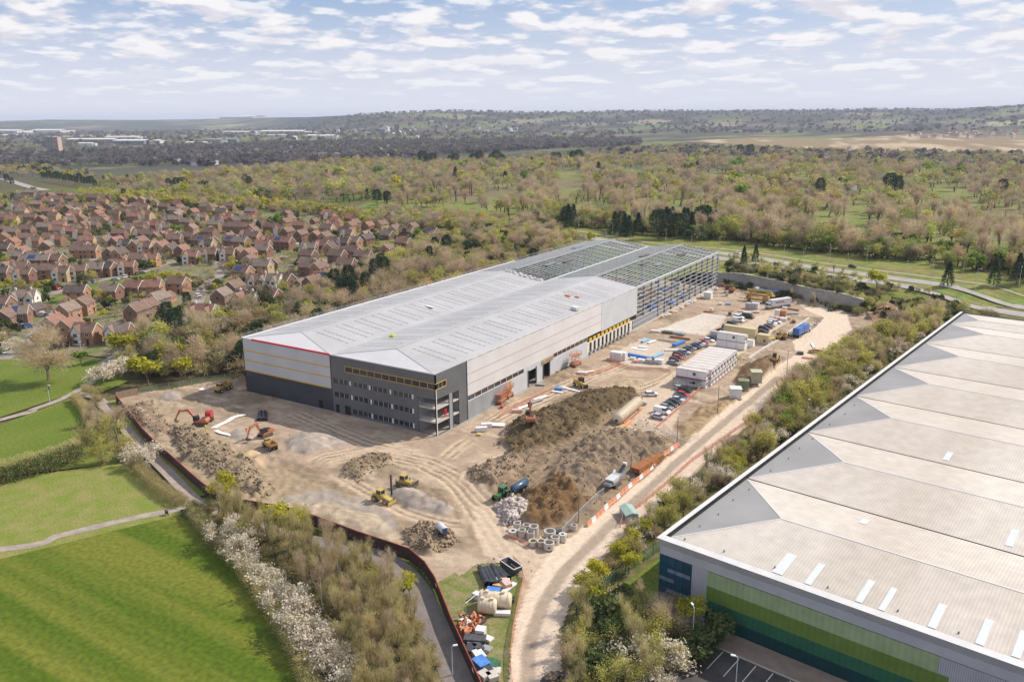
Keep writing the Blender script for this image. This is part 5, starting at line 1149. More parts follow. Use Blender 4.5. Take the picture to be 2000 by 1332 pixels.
hs(500, 220, 4, '270,870,g 460,865,k 630,890,r 745,860,r 880,925,g 985,915,g 1060,875,t 1085,952,g 860,1005,g 1225,935,g 1345,905,t 1575,925,t 1705,935,b 1180,975,b 1372,975,b 1420,1032,k 1030,1002,b 1155,1062,b 1020,1115,g 700,972,b 560,945,b 250,972,g 120,932,b 355,995,g 465,1005,g 545,1012,g 200,1055,l 420,1105,w 525,1085,w 600,1062,b 685,1062,w 770,1055,w 410,1165,b 410,1232,b 640,1165,b 760,1135,b 845,1172,b 710,1235,b 500,1268,g 60,1122,b 60,1252,b 345,920,b 560,830,r')
hs(450, 450, 4, '240,325,b 220,452,w 430,445,w 620,342,b 545,445,k 650,465,g 735,435,s 260,575,l 95,605,g 565,545,k 60,705,k 330,452,v 130,625,k')
_hx = [gp(q[0], q[1]) for q in HOUSES]
for i, q in enumerate(scatter(gps('-40,400 60,384 250,402 450,420 640,430 740,455 720,505 600,545 520,540 440,500 300,500 180,510 60,540 -40,560'), 400, 0, 91)):
    if len(HOUSES) >= 298: break
    if inside(np.array([q[0]]), np.array([q[1]]), gps('85,600 100,562 180,546 260,530 310,520 410,500 450,510 430,560 300,560 190,580 120,605'))[0]: continue
    if min(math.hypot(q[0]-a, q[1]-b) for a, b in _hx) > 11.5: _hx.append(q); pu, pv = px_of(np.array(q[0]), np.array(q[1]), np.array(0.0)); HOUSES.append((float(pu), float(pv), 'bgwbgkw'[i % 7]))
rr = random.Random(5); hrec = []
for px, py, t in HOUSES:
    x, y = gp(px, py); dx, dy = CAM[0]-x, CAM[1]-y; a = atan2(dx, -dy)
    th = {'g': a+pi/2-.55, 't': a+pi/2-.55, 'r': a-.9, 'k': a+pi/2-.6}.get(t, a-.55)+rr.uniform(-.22, .22)
    d = math.hypot(dx, dy); lod = 0 if d < 430 else 1 if d < 620 else 2
    wl = rr.choices(['red brick', 'orange brick', 'brown brick', 'buff brick'], [4, 3, 4, 1.6])[0]; tl = rr.choices(['brown', 'russet', 'grey-brown', 'dark'], [5, 2.5, 2.5, 1.5])[0]
    if t == 'v': wl = 'white rendered'
    if t == 'r': tl = 'orange'
    if t == 't': tl = 'dark'; wl = 'orange brick'
    hrec.append([px, py, t, x, y, th, lod, wl, tl])
BANDS = (0, 398, 414, 428, 442, 455, 468, 482, 498, 512, 535, 570, 600, 640, 800)
FEAT = dict(w=' with white front gable', v=' with twin gables', s=' with solar panels', l=' in a long terrace', t=' three storeys tall', k=', small and low', g=' end-on', b='', r='')
for bi in range(len(BANDS)-1):
    row = sorted([h for h in hrec if BANDS[bi] <= h[1] < BANDS[bi+1]])
    for i, (px, py, t, x, y, th, lod, wl, tl) in enumerate(row):
        r_ = thing('house', f'{tl}-roofed {wl} house{FEAT[t]}, {nth(i)} from left in the estate\'s {nth(bi)} row', 'house', (x, y, 0), th, 'houses of the brick estate')
        kit_put(house_kit(t, lod), r_, dict(wall=BRICK[wl], roof=TILE[tl]))
HX = np.array([(h[3], h[4]) for h in hrec])
LAWN = gps('92,594 110,572 180,556 250,541 292,527 300,538 250,552 190,570 140,592')
free = lambda q: not inside(np.array([q[0]]), np.array([q[1]]), LAWN)[0] and (np.hypot(HX[:, 0]-q[0], HX[:, 1]-q[1]).min() > 6.0)
ESTP = gps('-150,400 60,376 250,396 450,413 640,423 760,450 930,470 870,485 780,512 700,540 640,560 560,585 480,610 430,640 370,650 300,660 240,680 150,680 60,690 -100,690')
pts = scatter(ESTP, 210, 4, 77, free); mixk = ['budding', 'bare', 'yellow', 'bush', 'budding', 'bare', 'shrub', 'green', 'bush', 'pine']
for kind in sorted(set(mixk)):
    sel = [p for i, p in enumerate(pts) if mixk[i % 10] == kind]
    for p in sel: plant(kind, *p, random.uniform(3, 5) if kind in ('bush', 'shrub') else random.uniform(4.5, 8), f'{DESC[kind]} in a garden of the brick estate', f'garden {DESC[kind]}s of the brick estate')
mass('undergrowth', 'garden shrubs and hedges between the houses of the estate', [(ESTP, [('shrub', 3, (.28, .22, .14)), ('bush', 3, (.12, .15, .05)), ('budding', 3, OLC), ('bare', 3, BRC), ('yellow', .7, YLC)], 1500, 1.5, 5.5)], 53, 2, free)
spot('green', 543, 443, 11, 'fresh bright green round tree standing among the far houses', fat=1.35); spot('yellow', 825, 500, 9, 'large yellow-green tree at the woodland edge of the estate', fat=1.5)
for i, (px, py) in enumerate(((300, 553), (320, 552), (335, 550), (350, 552), (365, 550), (290, 556))): spot('yellow', px, py, random.uniform(4.5, 6.5), f'yellow bush, {nth(i)} of the row at the end of the estate green', fat=1.4)
for i, (px, py) in enumerate(((20, 560), (40, 566), (75, 570), (95, 565), (8, 568))): spot('yellow', px, py, 5, f'yellow-green tree, {nth(i)} of the row in front of the white gabled houses', fat=1.3)
# ---------------------------------------------------------------- cars
PAINT = {n: mat(n+'_car_paint', c, tuple(v*1.1+.005 for v in c), scale=2, coord='obj', rough=.25, spec=.6) for n, c in dict(white=(.70, .70, .70), silver=(.42, .43, .45), grey=(.20, .21, .22), black=(.018, .018, .02), red=(.42, .02, .025), blue=(.03, .09, .28), navy=(.015, .022, .06), maroon=(.16, .015, .03)).items()}
m_tyre = mat('tyre_rubber', (.015, .015, .016), (.03, .03, .03), scale=4, coord='obj', rough=.9); m_cglass = mat('car_glass', (.012, .014, .017), (.025, .028, .033), scale=1, coord='obj', rough=.08, spec=.7)
m_lamp = mat('lamp_lens', (.62, .62, .6), (.7, .7, .68), scale=4, coord='obj', rough=.15); m_hub = mat('wheel_hub', (.35, .35, .36), (.45, .45, .46), scale=4, coord='obj', rough=.4)
def wheel_mb(x, y, r, w_): return MB().tube([(x, y-w_/2, r), (x, y+w_/2, r)], r, 12)
def car_kit(t):
    if t in KIT: return KIT[t]
    out = []; L_, W_ = dict(hatch=(4.1, 1.75), saloon=(4.6, 1.8), suv=(4.6, 1.88), van=(5.0, 1.95))[t]; h = L_/2; w2 = W_/2
    up = dict(hatch=1.0, saloon=.97, suv=1.12, van=1.25)[t]; top = dict(hatch=1.46, saloon=1.42, suv=1.72, van=1.95)[t]
    prof = [(-h, .4), (-h+.1, .28), (h-.1, .28), (h, .42), (h-.02, .68), (h-.25, .78), (h-1.05 if t != 'van' else h-.7, up-.08), (h-1.2, up), (-h+.25, up), (-h+.03, .8)]
    if t == 'saloon': prof[8] = (-h+.7, up); prof[9] = (-h+.05, up-.08)
    b = MB().prism(prof, -w2, w2); out.append(('body', mesh(b, 'car_body', m_barge), 'paint', None))
    x0, x1 = dict(hatch=(-h+.12, h-1.1), saloon=(-h+.75, h-1.15), suv=(-h+.12, h-1.15), van=(-h+.06, h-.8))[t]; xr0, xr1 = x0+.35 if t != 'van' else x0+.08, x1-(.85 if t != 'van' else .6)
    g = MB(); wt = w2*.82
    P = [(x0, -w2*.96, up-.01), (x1, -w2*.96, up-.01), (x1, w2*.96, up-.01), (x0, w2*.96, up-.01), (xr0, -wt, top-.07), (xr1, -wt, top-.07), (xr1, wt, top-.07), (xr0, wt, top-.07)]
    g.v = [tuple(p) for p in P]; g.f = [(4,5,6,7),(0,1,5,4),(1,2,6,5),(2,3,7,6),(3,0,4,7)]; g.m = [0]*5
    out.append(('window', mesh(g, 'car_window', m_cglass), m_cglass, None))
    if t == 'van': out.append(('side_panel', mesh(MB().poly([(x0-.01, -w2*.965, up), (x1-1.3, -w2*.965, up), (x1-1.5, -wt-.015, top-.06), (x0+.06, -wt-.015, top-.06)]).poly([(x0-.01, w2*.965, up), (x1-1.3, w2*.965, up), (x1-1.5, wt+.015, top-.06), (x0+.06, wt+.015, top-.06)]).poly([(x0-.02, -w2*.96, up), (x0-.02, w2*.96, up), (x0+.05, wt, top-.06), (x0+.05, -wt, top-.06)]), 'side_panel', m_barge), 'paint', None))
    out.append(('roof', mesh(MB().box(xr0-.04, -wt-.02, top-.08, xr1+.04, wt+.02, top), 'car_roof', m_barge), 'paint', None))
    for sx_ in (-h+.8, h-.85):
        for sy_ in (-w2+.1, w2-.1):
            out.append(('wheel', mesh(wheel_mb(sx_, sy_, .33, .24), 'wheel', m_tyre), m_tyre, None)); s = 1 if sy_ > 0 else -1
            out.append(('hub', mesh(MB().tube([(sx_, sy_+s*.1, .33), (sx_, sy_+s*.13, .33)], .19, 10), 'hub', m_hub), m_hub, len(out)-1))
    for s in (-1, 1): out.append(('headlight', mesh(MB().box(h-.2, s*w2*.72-.2, .6, h-.005, s*w2*.72+.2, .76), 'headlight', m_lamp), m_lamp, None))
    KIT[t] = out; return out
def car(t, colr, x, y, z, rz, label, group=None):
    r = thing('van' if t == 'van' else 'parked_car', label, 'van' if t == 'van' else 'car', (x, y, z+.02), rz, group); kit_put(car_kit(t), r, dict(paint=PAINT[colr])); return r
TN_ = dict(hatch='hatchback', saloon='saloon', suv='off-roader', van='van')
def rowcars(items, where, rz, ox=1200, oy=560, k=4.99):
    for i, (X, Y, t, c) in enumerate(items):
        x, y, z = sp(ox+X/k, oy+(Y+12)/k); car(t, c, x, y, z, rz+random.uniform(-.05, .05), f'{c} {TN_[t]}, {nth(i)} from the near end of the row {where}', f'vehicles parked in the row {where}')
rowcars([(575, 745, 'saloon', 'grey'), (590, 715, 'hatch', 'black'), (620, 692, 'hatch', 'red'), (628, 670, 'suv', 'black'), (655, 650, 'hatch', 'navy'), (688, 640, 'hatch', 'silver'), (712, 618, 'hatch', 'black'), (745, 600, 'hatch', 'grey'), (780, 582, 'saloon', 'navy'), (812, 570, 'hatch', 'grey'), (836, 555, 'hatch', 'silver'), (866, 540, 'hatch', 'red'), (920, 524, 'hatch', 'white'), (958, 505, 'hatch', 'navy'), (1000, 472, 'van', 'silver'), (1052, 428, 'saloon', 'black'), (1103, 398, 'suv', 'black'), (1146, 367, 'suv', 'black'), (1206, 330, 'van', 'white'), (1212, 300, 'suv', 'white'), (1302, 292, 'van', 'black')], 'beside the concrete yard', -.12)
rowcars([(1445, 440, 'saloon', 'black'), (1458, 412, 'suv', 'black'), (1498, 392, 'hatch', 'maroon'), (1520, 372, 'saloon', 'silver'), (1535, 356, 'hatch', 'white'), (1572, 342, 'saloon', 'white')], 'behind the cream stores', -.12)
rowcars([(430, 1272, 'saloon', 'silver'), (465, 1222, 'van', 'white'), (508, 1180, 'hatch', 'grey'), (540, 1152, 'saloon', 'black'), (582, 1125, 'saloon', 'black'), (612, 1102, 'saloon', 'silver'), (632, 1080, 'hatch', 'navy'), (668, 1055, 'hatch', 'red'), (690, 1018, 'suv', 'black'), (640, 995, 'hatch', 'silver')], 'in front of the site offices', -.12)
x, y, z = sp(1272, 773); car('hatch', 'white', x, y, z, .55, 'white hatchback standing alone on the haul track beside the spoil heap')
x, y, z = sp(1248, 792); car('suv', 'silver', x, y, z, 1.0, 'silver off-roader at the end of the long ribbed tank')
est = [(48, 618), (91, 618), (83, 617), (36, 637), (55, 640), (22, 632), (10, 690), (390, 580), (382, 596), (338, 612), (265, 537), (278, 535), (225, 548), (248, 543), (181, 552), (110, 566), (470, 518), (478, 520), (462, 516), (215, 452), (245, 447), (280, 432), (320, 447), (330, 450), (420, 515), (730, 498), (770, 500), (640, 490), (580, 478), (125, 650)]
cc = ['white', 'silver', 'grey', 'white', 'blue', 'black', 'white', 'red', 'white', 'silver']
for i, (px, py) in enumerate(sorted(est, key=lambda q: -q[1])):
    x, y = gp(px, py); c = cc[(i*7) % 10]; t = ('hatch', 'saloon', 'suv', 'van')[(i*5) % 4 if i % 3 else 0]
    car(t, c, x, y, .1, random.uniform(0, 3.1), f'{c} {TN_[t]}, {nth(i)} nearest of those parked on the estate lanes', 'vehicles parked on the estate lanes')
for px, py, c, t, lb in ((1440, 497, 'white', 'saloon', 'white saloon driving past the corner of the steel frame'), (1665, 523, 'black', 'hatch', 'dark hatchback alone on the dual carriageway beyond the bank')):
    x, y = gp(px, py, 4.6); car(t, c, x, y, float(embank(x, y))+.12, -.25, lb)
x, y = gp(1082, 1336); car('suv', 'black', x, y, .05, 1.35, 'dark car at the very foot of the haul road')
# ---------------------------------------------------------------- walls, hoardings and fences
m_retain = mat('shotcrete_grey', (.36, .335, .30), (.44, .41, .37), scale=.5, rough=.95, fine=(1.5, .12), wave=('Z', .8, .12))
rw = thing('retaining_wall', 'long grey retaining wall closing the far end of the site below the bank', 'wall')
b = MB(); cp = MB()
for (x0, y0), (x1, y1) in zip(WALL[:-1], WALL[1:]):
    h0, h1 = 6.35, 6.35
    if x1 > 68: h1 = 5.2
    for q in ((x0, y0, x1, y1),): b.poly([(x0, y0-.3, -.2), (x1, y1-.3, -.2), (x1, y1, h1), (x0, y0, h0)]).poly([(x0, y0+.5, -.2), (x0, y0+.5, h0), (x1, y1+.5, h1), (x1, y1+.5, -.2)])
    cp.bar((x0, y0+.2, h0+.1), (x1, y1+.2, h1+.1), 1.0, .3)
x1, y1 = WALL[-1]; b.poly([(x1, y1-.3, -.2), (x1+.4, y1+6, -.2), (x1+.4, y1+6, 4.5), (x1, y1, 5.2)]).poly([(x1-.4, y1, -.2), (x1-.4, y1, 5.2), (x1, y1+6, 4.5), (x1, y1+6, -.2)])
b.build('wall_face', m_retain, rw); cp.build('coping', m_conc, rw)
m_board = mat('hoarding_boards', (.055, .030, .026), (.085, .045, .038), scale=.7, rough=.8, wave=None); m_hred = mat('hoarding_red_rail', (.30, .05, .035), (.36, .07, .05), scale=1)
HO = gps('227,785 255,820 280,853 310,884 340,910 370,938 400,964 435,984 470,994 515,1002 560,1010 600,1022 640,1036 700,1059 760,1079 800,1093 830,1119 850,1150 866,1190 880,1226 905,1282 935,1348 975,1440')
ho = thing('hoarding', 'long dark maroon site hoarding with red top rail following the footpath', 'fence'); bb = MB(); tr = MB(); ps = []; dist = 0
for (x0, y0), (x1, y1) in zip(HO[:-1], HO[1:]):
    bb.bar((x0, y0, 1.15), (x1, y1, 1.15), .08, 2.5); tr.bar((x0, y0, 2.46), (x1, y1, 2.46), .14, .14)
    ln_ = math.hypot(x1-x0, y1-y0); n_ = max(1, int(ln_/4))
    for i in range(n_): ps.append((x0+(x1-x0)*i/n_, y0+(y1-y0)*i/n_))
bb.build('board', m_board, ho); tr.build('top_rail', m_hred, ho)
for x, y in ps: MB().box(x+.05, y+.08, 0, x+.17, y+.2, 2.3).build('post', m_steeld, ho)
for i in (1, 4, 9, 16, 28, 33):
    if i < len(ps)-1:
        (x, y), (u, v) = ps[i], ps[i+1]; d = np.array([u-x, v-y]); d /= np.linalg.norm(d); n_ = np.array([d[1], -d[0]]); n_ = n_ if n_@(CAM[:2]-np.array([x, y])) > 0 else -n_
        a_ = np.array([x, y])+n_*.07+d*1.0; MB().bar((*a_, 1.6), (*(a_+d*.8), 1.6), .03, .6).build('notice', m_whitep, ho)
def mesh_fence(name, pts, h, label, mcol, alpha, postm, step=3.0, rail=True, cat='fence', site=True, lean=0):
    t_ = thing(name, label, cat); P = [(x, y, (SZ(x, y) if site else 0)) for x, y in pts]; net = MB(); rl_ = MB()
    for p, q in zip(P[:-1], P[1:]):
        net.poly([(p[0], p[1], p[2]+.05), (q[0], q[1], q[2]+.05), (q[0]+lean, q[1], q[2]+h), (p[0]+lean, p[1], p[2]+h)])
        if rail: rl_.bar((p[0]+lean, p[1], p[2]+h), (q[0]+lean, q[1], q[2]+h), .06)
        L_ = math.dist(p, q); n_ = max(1, int(L_/step))
        for i in range(n_):
            f = i/n_; c = [p[k]+(q[k]-p[k])*f for k in range(3)]; MB().bar((c[0], c[1], c[2]), (c[0]+lean, c[1], c[2]+h+.05), .08).build('post', postm, t_)
    net.build('netting', mat(name+'_netting', mcol, tuple(v*1.2 for v in mcol), scale=3, rough=.8, alpha=alpha), t_)
    if rail: rl_.build('rail', postm, t_)
    return t_
m_orange = mat('orange_plastic', (.58, .22, .12), (.66, .30, .18), scale=2, rough=.6)
RED = (.50, .20, .15)
mesh_fence('barrier_netting', gps('1003,1098 1018,1112 1024,1135 1016,1165 1010,1195 1003,1230 998,1275 998,1310 1004,1370'), 1.1, 'red plastic barrier netting along the kerb of the haul road beside the stored pipes', RED, .5, m_orange)
mesh_fence('barrier_netting', gps('985,1048 1005,1055 1030,1068 1060,1072 1075,1078'), .8, 'crumpled red barrier netting in front of the concrete manhole rings', RED, .3, m_orange, lean=.3)
mesh_fence('barrier_netting', gps('976,818 990,805 1020,790 1050,775 1080,762'), 1.0, 'red barrier netting around the sheets beside the office corner', RED, .3, m_orange)
mesh_fence('barrier_netting', gps('1120,742 1150,735 1185,725 1212,712 1205,700 1185,705 1230,722 1290,724 1310,728'), 1.0, 'red barrier netting curving round the pallets by the concrete yard', RED, .35, m_orange)
mesh_fence('barrier_netting', gps('1215,830 1232,822 1255,800'), 1.0, 'red barrier netting beside the long ribbed tank', RED, .3, m_orange)
mesh_fence('barrier_netting', gps('1282,838 1300,822 1320,805 1340,790 1360,772 1370,760'), 1.0, 'red barrier netting behind the cars in front of the offices', RED, .3, m_orange)
mesh_fence('barrier_netting', gps('1212,1030 1218,1012 1250,990 1309,942 1352,902 1404,866 1446,836 1490,806'), 1.2, 'red barrier netting along the thicket edge of the haul road', RED, .2, m_orange)
mesh_fence('site_fence', gps('1098,1050 1130,1018 1165,985 1180,970'), 1.8, 'short run of grey mesh fence below the brown spoil heap', (.35, .36, .36), .25, m_steel)
mesh_fence('site_fence', gps('1246,832 1280,848 1325,868 1340,875'), 1.8, 'grey mesh fence closing the car park beside the tank', (.35, .36, .36), .22, m_steel)
mesh_fence('site_fence', gps('1296,836 1330,868 1365,858'), 1.4, 'short grey mesh fence at the gate of the car park', (.35, .36, .36), .22, m_steel)
mesh_fence('rail_fence', gps('272,770 310,762 350,757 400,748 440,743 474,738'), 1.6, 'green and grey rail fence below the woodland beside the shaded wall', (.12, .17, .12), .45, m_steeld)
tf = thing('timber_fence', 'short pale timber fence at the corner of the hoarding', 'fence'); A, B = gp(228, 780), gp(270, 771)
for i in range(3):
    f0, f1 = i/3+.01, (i+1)/3-.01; p = [A[k]+(B[k]-A[k])*f0 for k in (0, 1)]; q = [A[k]+(B[k]-A[k])*f1 for k in (0, 1)]
    MB().bar((*p, 1.15), (*q, 1.15), .08, 2.3).build('fence_panel', mat('weathered_timber', (.30, .20, .13), (.38, .26, .18), scale=2, wave=('X', 3, .15)), tf)
    MB().bar((*p, 0), (*p, 2.4), .14).build('post', m_steeld, tf)
tn = radians(-8.2); nv = lambda v, u: (79.8+v*cos(tn)-u*sin(tn), -43.6+v*sin(tn)+u*cos(tn))
mesh_fence('boundary_fence', [nv(-9.5, -4), nv(-8.5, 14), nv(-7, 30), nv(-5.5, 55), nv(-5, 78)], 2.4, 'green mesh boundary fence on posts along the side of the neighbouring shed', (.05, .16, .11), .45, mat('dark_green_post', (.012, .05, .04), rough=.6), 3.0, site=False)
sheet('lawn_field', [nv(-8, -14), nv(.4, -8), nv(.4, 160), nv(-5, 160), nv(-6.5, 30)], .03, m_grass)
sheet('parking_surface', [nv(11, -40), nv(12.5, -4.6), nv(90, -4.6), nv(90, -40)], .03, m_asphd); sheet('pavement', [nv(.4, -1.2), nv(12.4, -4.5), nv(90, -4.5), nv(90, .5), nv(.4, .5)], .05, mat('paved_edge', (.24, .18, .14), (.30, .23, .18), scale=.6))
sheet('pavement', [nv(-4, -4.5), nv(9, -4.5), nv(9, -1), nv(-1, -1)], .06, m_path)
for i in range(12):
    x0 = 15.4+i*2.75; a, c = nv(x0, -10.2), nv(x0, -4.8); q = MB().bar((*a, .045), (*c, .045), .13, .012).build('parking_line', m_white); q['kind'] = 'structure'
b = MB().bar((*nv(12.2, -4.4), .1), (*nv(90, -4.4), .1), .2, .16).bar((*nv(12.1, -5), .1), (*nv(10.8, -30), .1), .2, .16).build('kerb', m_kerb); b['kind'] = 'structure'
# water filled barriers along the haul road
A = smoothline(gps('1146,1030 1170,1008 1200,980 1240,945 1280,910 1310,885 1329,868'), 12); P = np.array(A); cum = np.r_[0, np.cumsum(np.hypot(*np.diff(P, axis=0).T))]
bm = None; n_ = int(cum[-1]/2.05); kitb = MB().prism([(-.28, 0), (.28, 0), (.28, .14), (.1, .45), (.09, .95), (-.09, .95), (-.1, .45), (-.28, .14)], -.95, .95); kb = mesh(kitb, 'barrier_shell', m_orange); kl = mesh(MB().tube([(0, .95, .5), (0, 1.04, .5)], .12, 8), 'barrier_lug', m_orange)
for i in range(n_):
    t_ = (i+.5)*2.05; x, y = np.interp(t_, cum, P[:, 0]), np.interp(t_, cum, P[:, 1]); u, v = np.interp(t_+.5, cum, P[:, 0])-x, np.interp(t_+.5, cum, P[:, 1])-y
    c = 'white' if i % 3 == 1 else 'orange'; r = thing('road_barrier', f'{c} plastic barrier, {nth(i)} up from the manhole rings in the line along the haul road', 'barrier', (x, y, SZ(x, y)), atan2(-u, v), 'plastic barriers along the haul road')
    mm = m_whitep if c == 'white' else m_orange; put('shell', kb, r, mm); put('lug', kl, r, mm)
# ---------------------------------------------------------------- site offices
m_cab = mat('cabin_white', (.78, .77, .76), (.84, .83, .82), scale=.5, coord='obj', rough=.6, wave=('X', 2.2, .06)); m_cabr = mat('cabin_roof', (.50, .46, .43), (.58, .54, .50), scale=.4, rough=.8); m_cream = mat('cabin_cream', (.52, .43, .24), (.58, .48, .28), scale=.5, coord='obj', rough=.6, wave=('X', 2.2, .08))
m_maroon = mat('cabin_maroon_trim', (.30, .02, .035), (.36, .03, .045), scale=1)
def cabin(x0, y0, z0, L_, D, H, body, trim, label, group=None, win=True, rz=0.0, roof=None, cat='cabin', doors=True):
    r = thing('site_cabin', label, cat, (x0, y0, z0), rz, group)
    MB().box(0, 0, .12, L_, D, H-.12).build('shell', body, r); MB().box(-.03, -.03, H-.12, L_+.03, D+.03, H).build('roof', roof or m_cabr, r)
    for z in (0, H-.13): MB().box(-.04, -.04, z, L_+.04, 0, z+.17).box(L_, 0, z, L_+.04, D, z+.17).build('trim', trim, r)
    for x in (-.02, L_*.36, L_*.7, L_-.08): MB().box(x, -.03, .17, x+.09, 0, H-.2).build('post', trim if trim is not m_maroon else m_dado, r)
    if win:
        MB().box(L_*.56, -.05, 1.1, L_*.56+.95, .02, 2.1).build('window', m_win, r)
        MB().box(L_-.02, D*.15, 1.0, L_+.05, D*.15+.9, 2.1).build('window', m_win, r)
        if doors: MB().box(L_-.02, D*.58, .15, L_+.05, D*.58+.8, 2.15).build('door', m_dado, r)
    return r
nc = 10
for k in range(nc):
    for f in (0, 1):
        x0, y0 = (38.9, 73.2) if k == 0 else (39.5, 76.4+(k-1)*2.95)
        cb = cabin(x0, y0, .15+f*2.72, 9.75, 2.9, 2.7, m_cab, m_maroon, f'white {"upper" if f else "lower"} cabin with maroon trim, {nth(k)} from the near end of the office block', 'stacked white and maroon site office cabins')
        if k == 0 and f == 0: MB().box(4.4, -.07, 1.25, 6.2, -.041, 1.5).build('sign_board', m_dark, cb)
st = thing('stair_tower', 'dark steel stair landing in front of the site offices', 'stairs', (38.6, 70.8, .1))
MB().box(0, .4, 2.55, 9, 2.2, 2.7).build('landing', m_steeld, st)
b = MB()
for i in range(10): b.bar((i*1.0, .4, 2.7), (i*1.0, .4, 3.7), .05)
b.bar((0, .4, 3.7), (9, .4, 3.7), .06); b.build('guard_rail', m_maroon, st)
for x in (.2, 4.5, 8.8): MB().bar((x, .6, -.1), (x, .6, 2.6), .12).build('leg', m_steeld, st)
m_ctrim = mat('cream_trim', (.40, .32, .17), (.45, .37, .2), scale=1)
for f in (0, 1): cabin(35.4, 123.4, .1+f*2.72, 10.6, 2.9, 2.7, m_cab, m_steeld, ('upper' if f else 'lower')+' plain white cabin with dark corner posts between office block and cream stores', 'plain white stacked cabins', f == 1, -.08)
cabin(41.5, 127.2, .1, 6.2, 2.6, 2.7, m_cab, m_steeld, 'short white cabin behind the plain stacked cabins', None, False)
for f in (0, 1): cabin(34.0, 135.4, .1+f*2.62, 12.4, 2.6, 2.6, m_cream, m_ctrim, ('upper' if f else 'lower')+' long cream storage container of the stacked pair', 'stacked cream containers', False, -.1, m_cream, 'container')
cabin(47.0, 134.0, .1, 4.6, 3.2, 3.6, m_cream, m_ctrim, 'small cream store with a dark door beside the long containers', None, True, -.1, m_cream, 'container')
cabin(45.3, 105.4, .1, 3.6, 4.2, 2.9, m_cream, m_ctrim, 'squat cream cabin between the offices and the plain white cabins', None, True, -.05, m_cream)
def kiosk(px, py, a, b_, h, m, label, rz=0.0, doors=True):
    x, y, z = sp(px, py); r = thing('kiosk', label, 'kiosk', (x, y, z-.1), rz)
    MB().box(-a/2, -b_/2, .15, a/2, b_/2, h).build('housing', m, r, bevel=.06); MB().box(-a/2-.12, -b_/2-.12, h-.02, a/2+.12, b_/2+.12, h+.16).build('roof', m, r, bevel=.04); MB().box(-a/2-.2, -b_/2-.2, -.1, a/2+.2, b_/2+.2, .15).build('plinth', m_conc, r)
    if doors:
        for s in (-1, 1): MB().box(s*a/4-a/5, -b_/2-.03, .3, s*a/4+a/5, -b_/2, h-.3).build('door', m, r)
    return r
kiosk(1476, 744, 3.2, 3.4, 3.3, mat('kiosk_olive_cream', (.40, .38, .27), (.46, .44, .32), scale=.8), 'pale olive electrical kiosk nearest the brown soil heap', .45)
kiosk(1452, 757, 3.0, 2.8, 2.7, mat('kiosk_green', (.17, .19, .11), (.22, .24, .15), scale=.8), 'green kiosk between the pale olive kiosk and the white one', .35)
kiosk(1436, 775, 3.2, 3.0, 2.9, mat('kiosk_white', (.66, .66, .64), (.72, .72, .70), scale=.8), 'plain white box kiosk beside the haul road', .45, False)
kiosk(1383, 583, 3.4, 3.0, 3.0, m_whitep, 'white box cabin beside the steel frame', 0, True)
# ---------------------------------------------------------------- loose materials
def stack(px, py, a, b_, h, m, label, cat='pallet', rz=0.0, name='wrapped_pallet', layers=1, group=None, xyz=None, strap=None):
    x, y, z = xyz or sp(px, py); r = thing(name, label, cat, (x, y, z-.03), rz, group)
    g = MB()
    for i in range(layers): g.box(-a/2+.03*(i % 2), -b_/2, .16+i*(h-.16)/layers, a/2-.04*(i % 2), b_/2, .16+(i+1)*(h-.16)/layers-.03)
    g.build('load', m, r, bevel=.04); MB().box(-a/2, -b_/2, 0, a/2, -b_/2+.12, .14).box(-a/2, b_/2-.12, 0, a/2, b_/2, .14).build('bearer', m_timber, r)
    if strap is not None:
        for s in (-.3, .3): MB().box(s*a-.04, -b_/2-.02, .12, s*a+.04, b_/2+.02, h+.02).build('strap', strap, r)
    return r
m_wrap = mat('white_wrap', (.60, .58, .57), (.72, .70, .69), scale=1.5, coord='obj', rough=.35); m_block = mat('grey_blocks', (.42, .40, .385), (.52, .50, .48), scale=2, coord='obj', wave=('X', 4, .2)); m_lblue = mat('pale_blue_wrap', (.20, .42, .62), (.28, .5, .68), scale=1.5, rough=.4); m_rust = mat('rusty_steel', (.22, .085, .03), (.33, .14, .05), scale=1.2, rough=.9)
m_pink = mat('pink_wrap', (.58, .36, .30), (.66, .46, .40), scale=2, rough=.6); m_dkst = mat('dark_stock', (.05, .05, .055), (.10, .10, .10), scale=2, rough=.6)
Z4 = lambda X, Y: (1200+X/4.99, 560+Y/4.99)
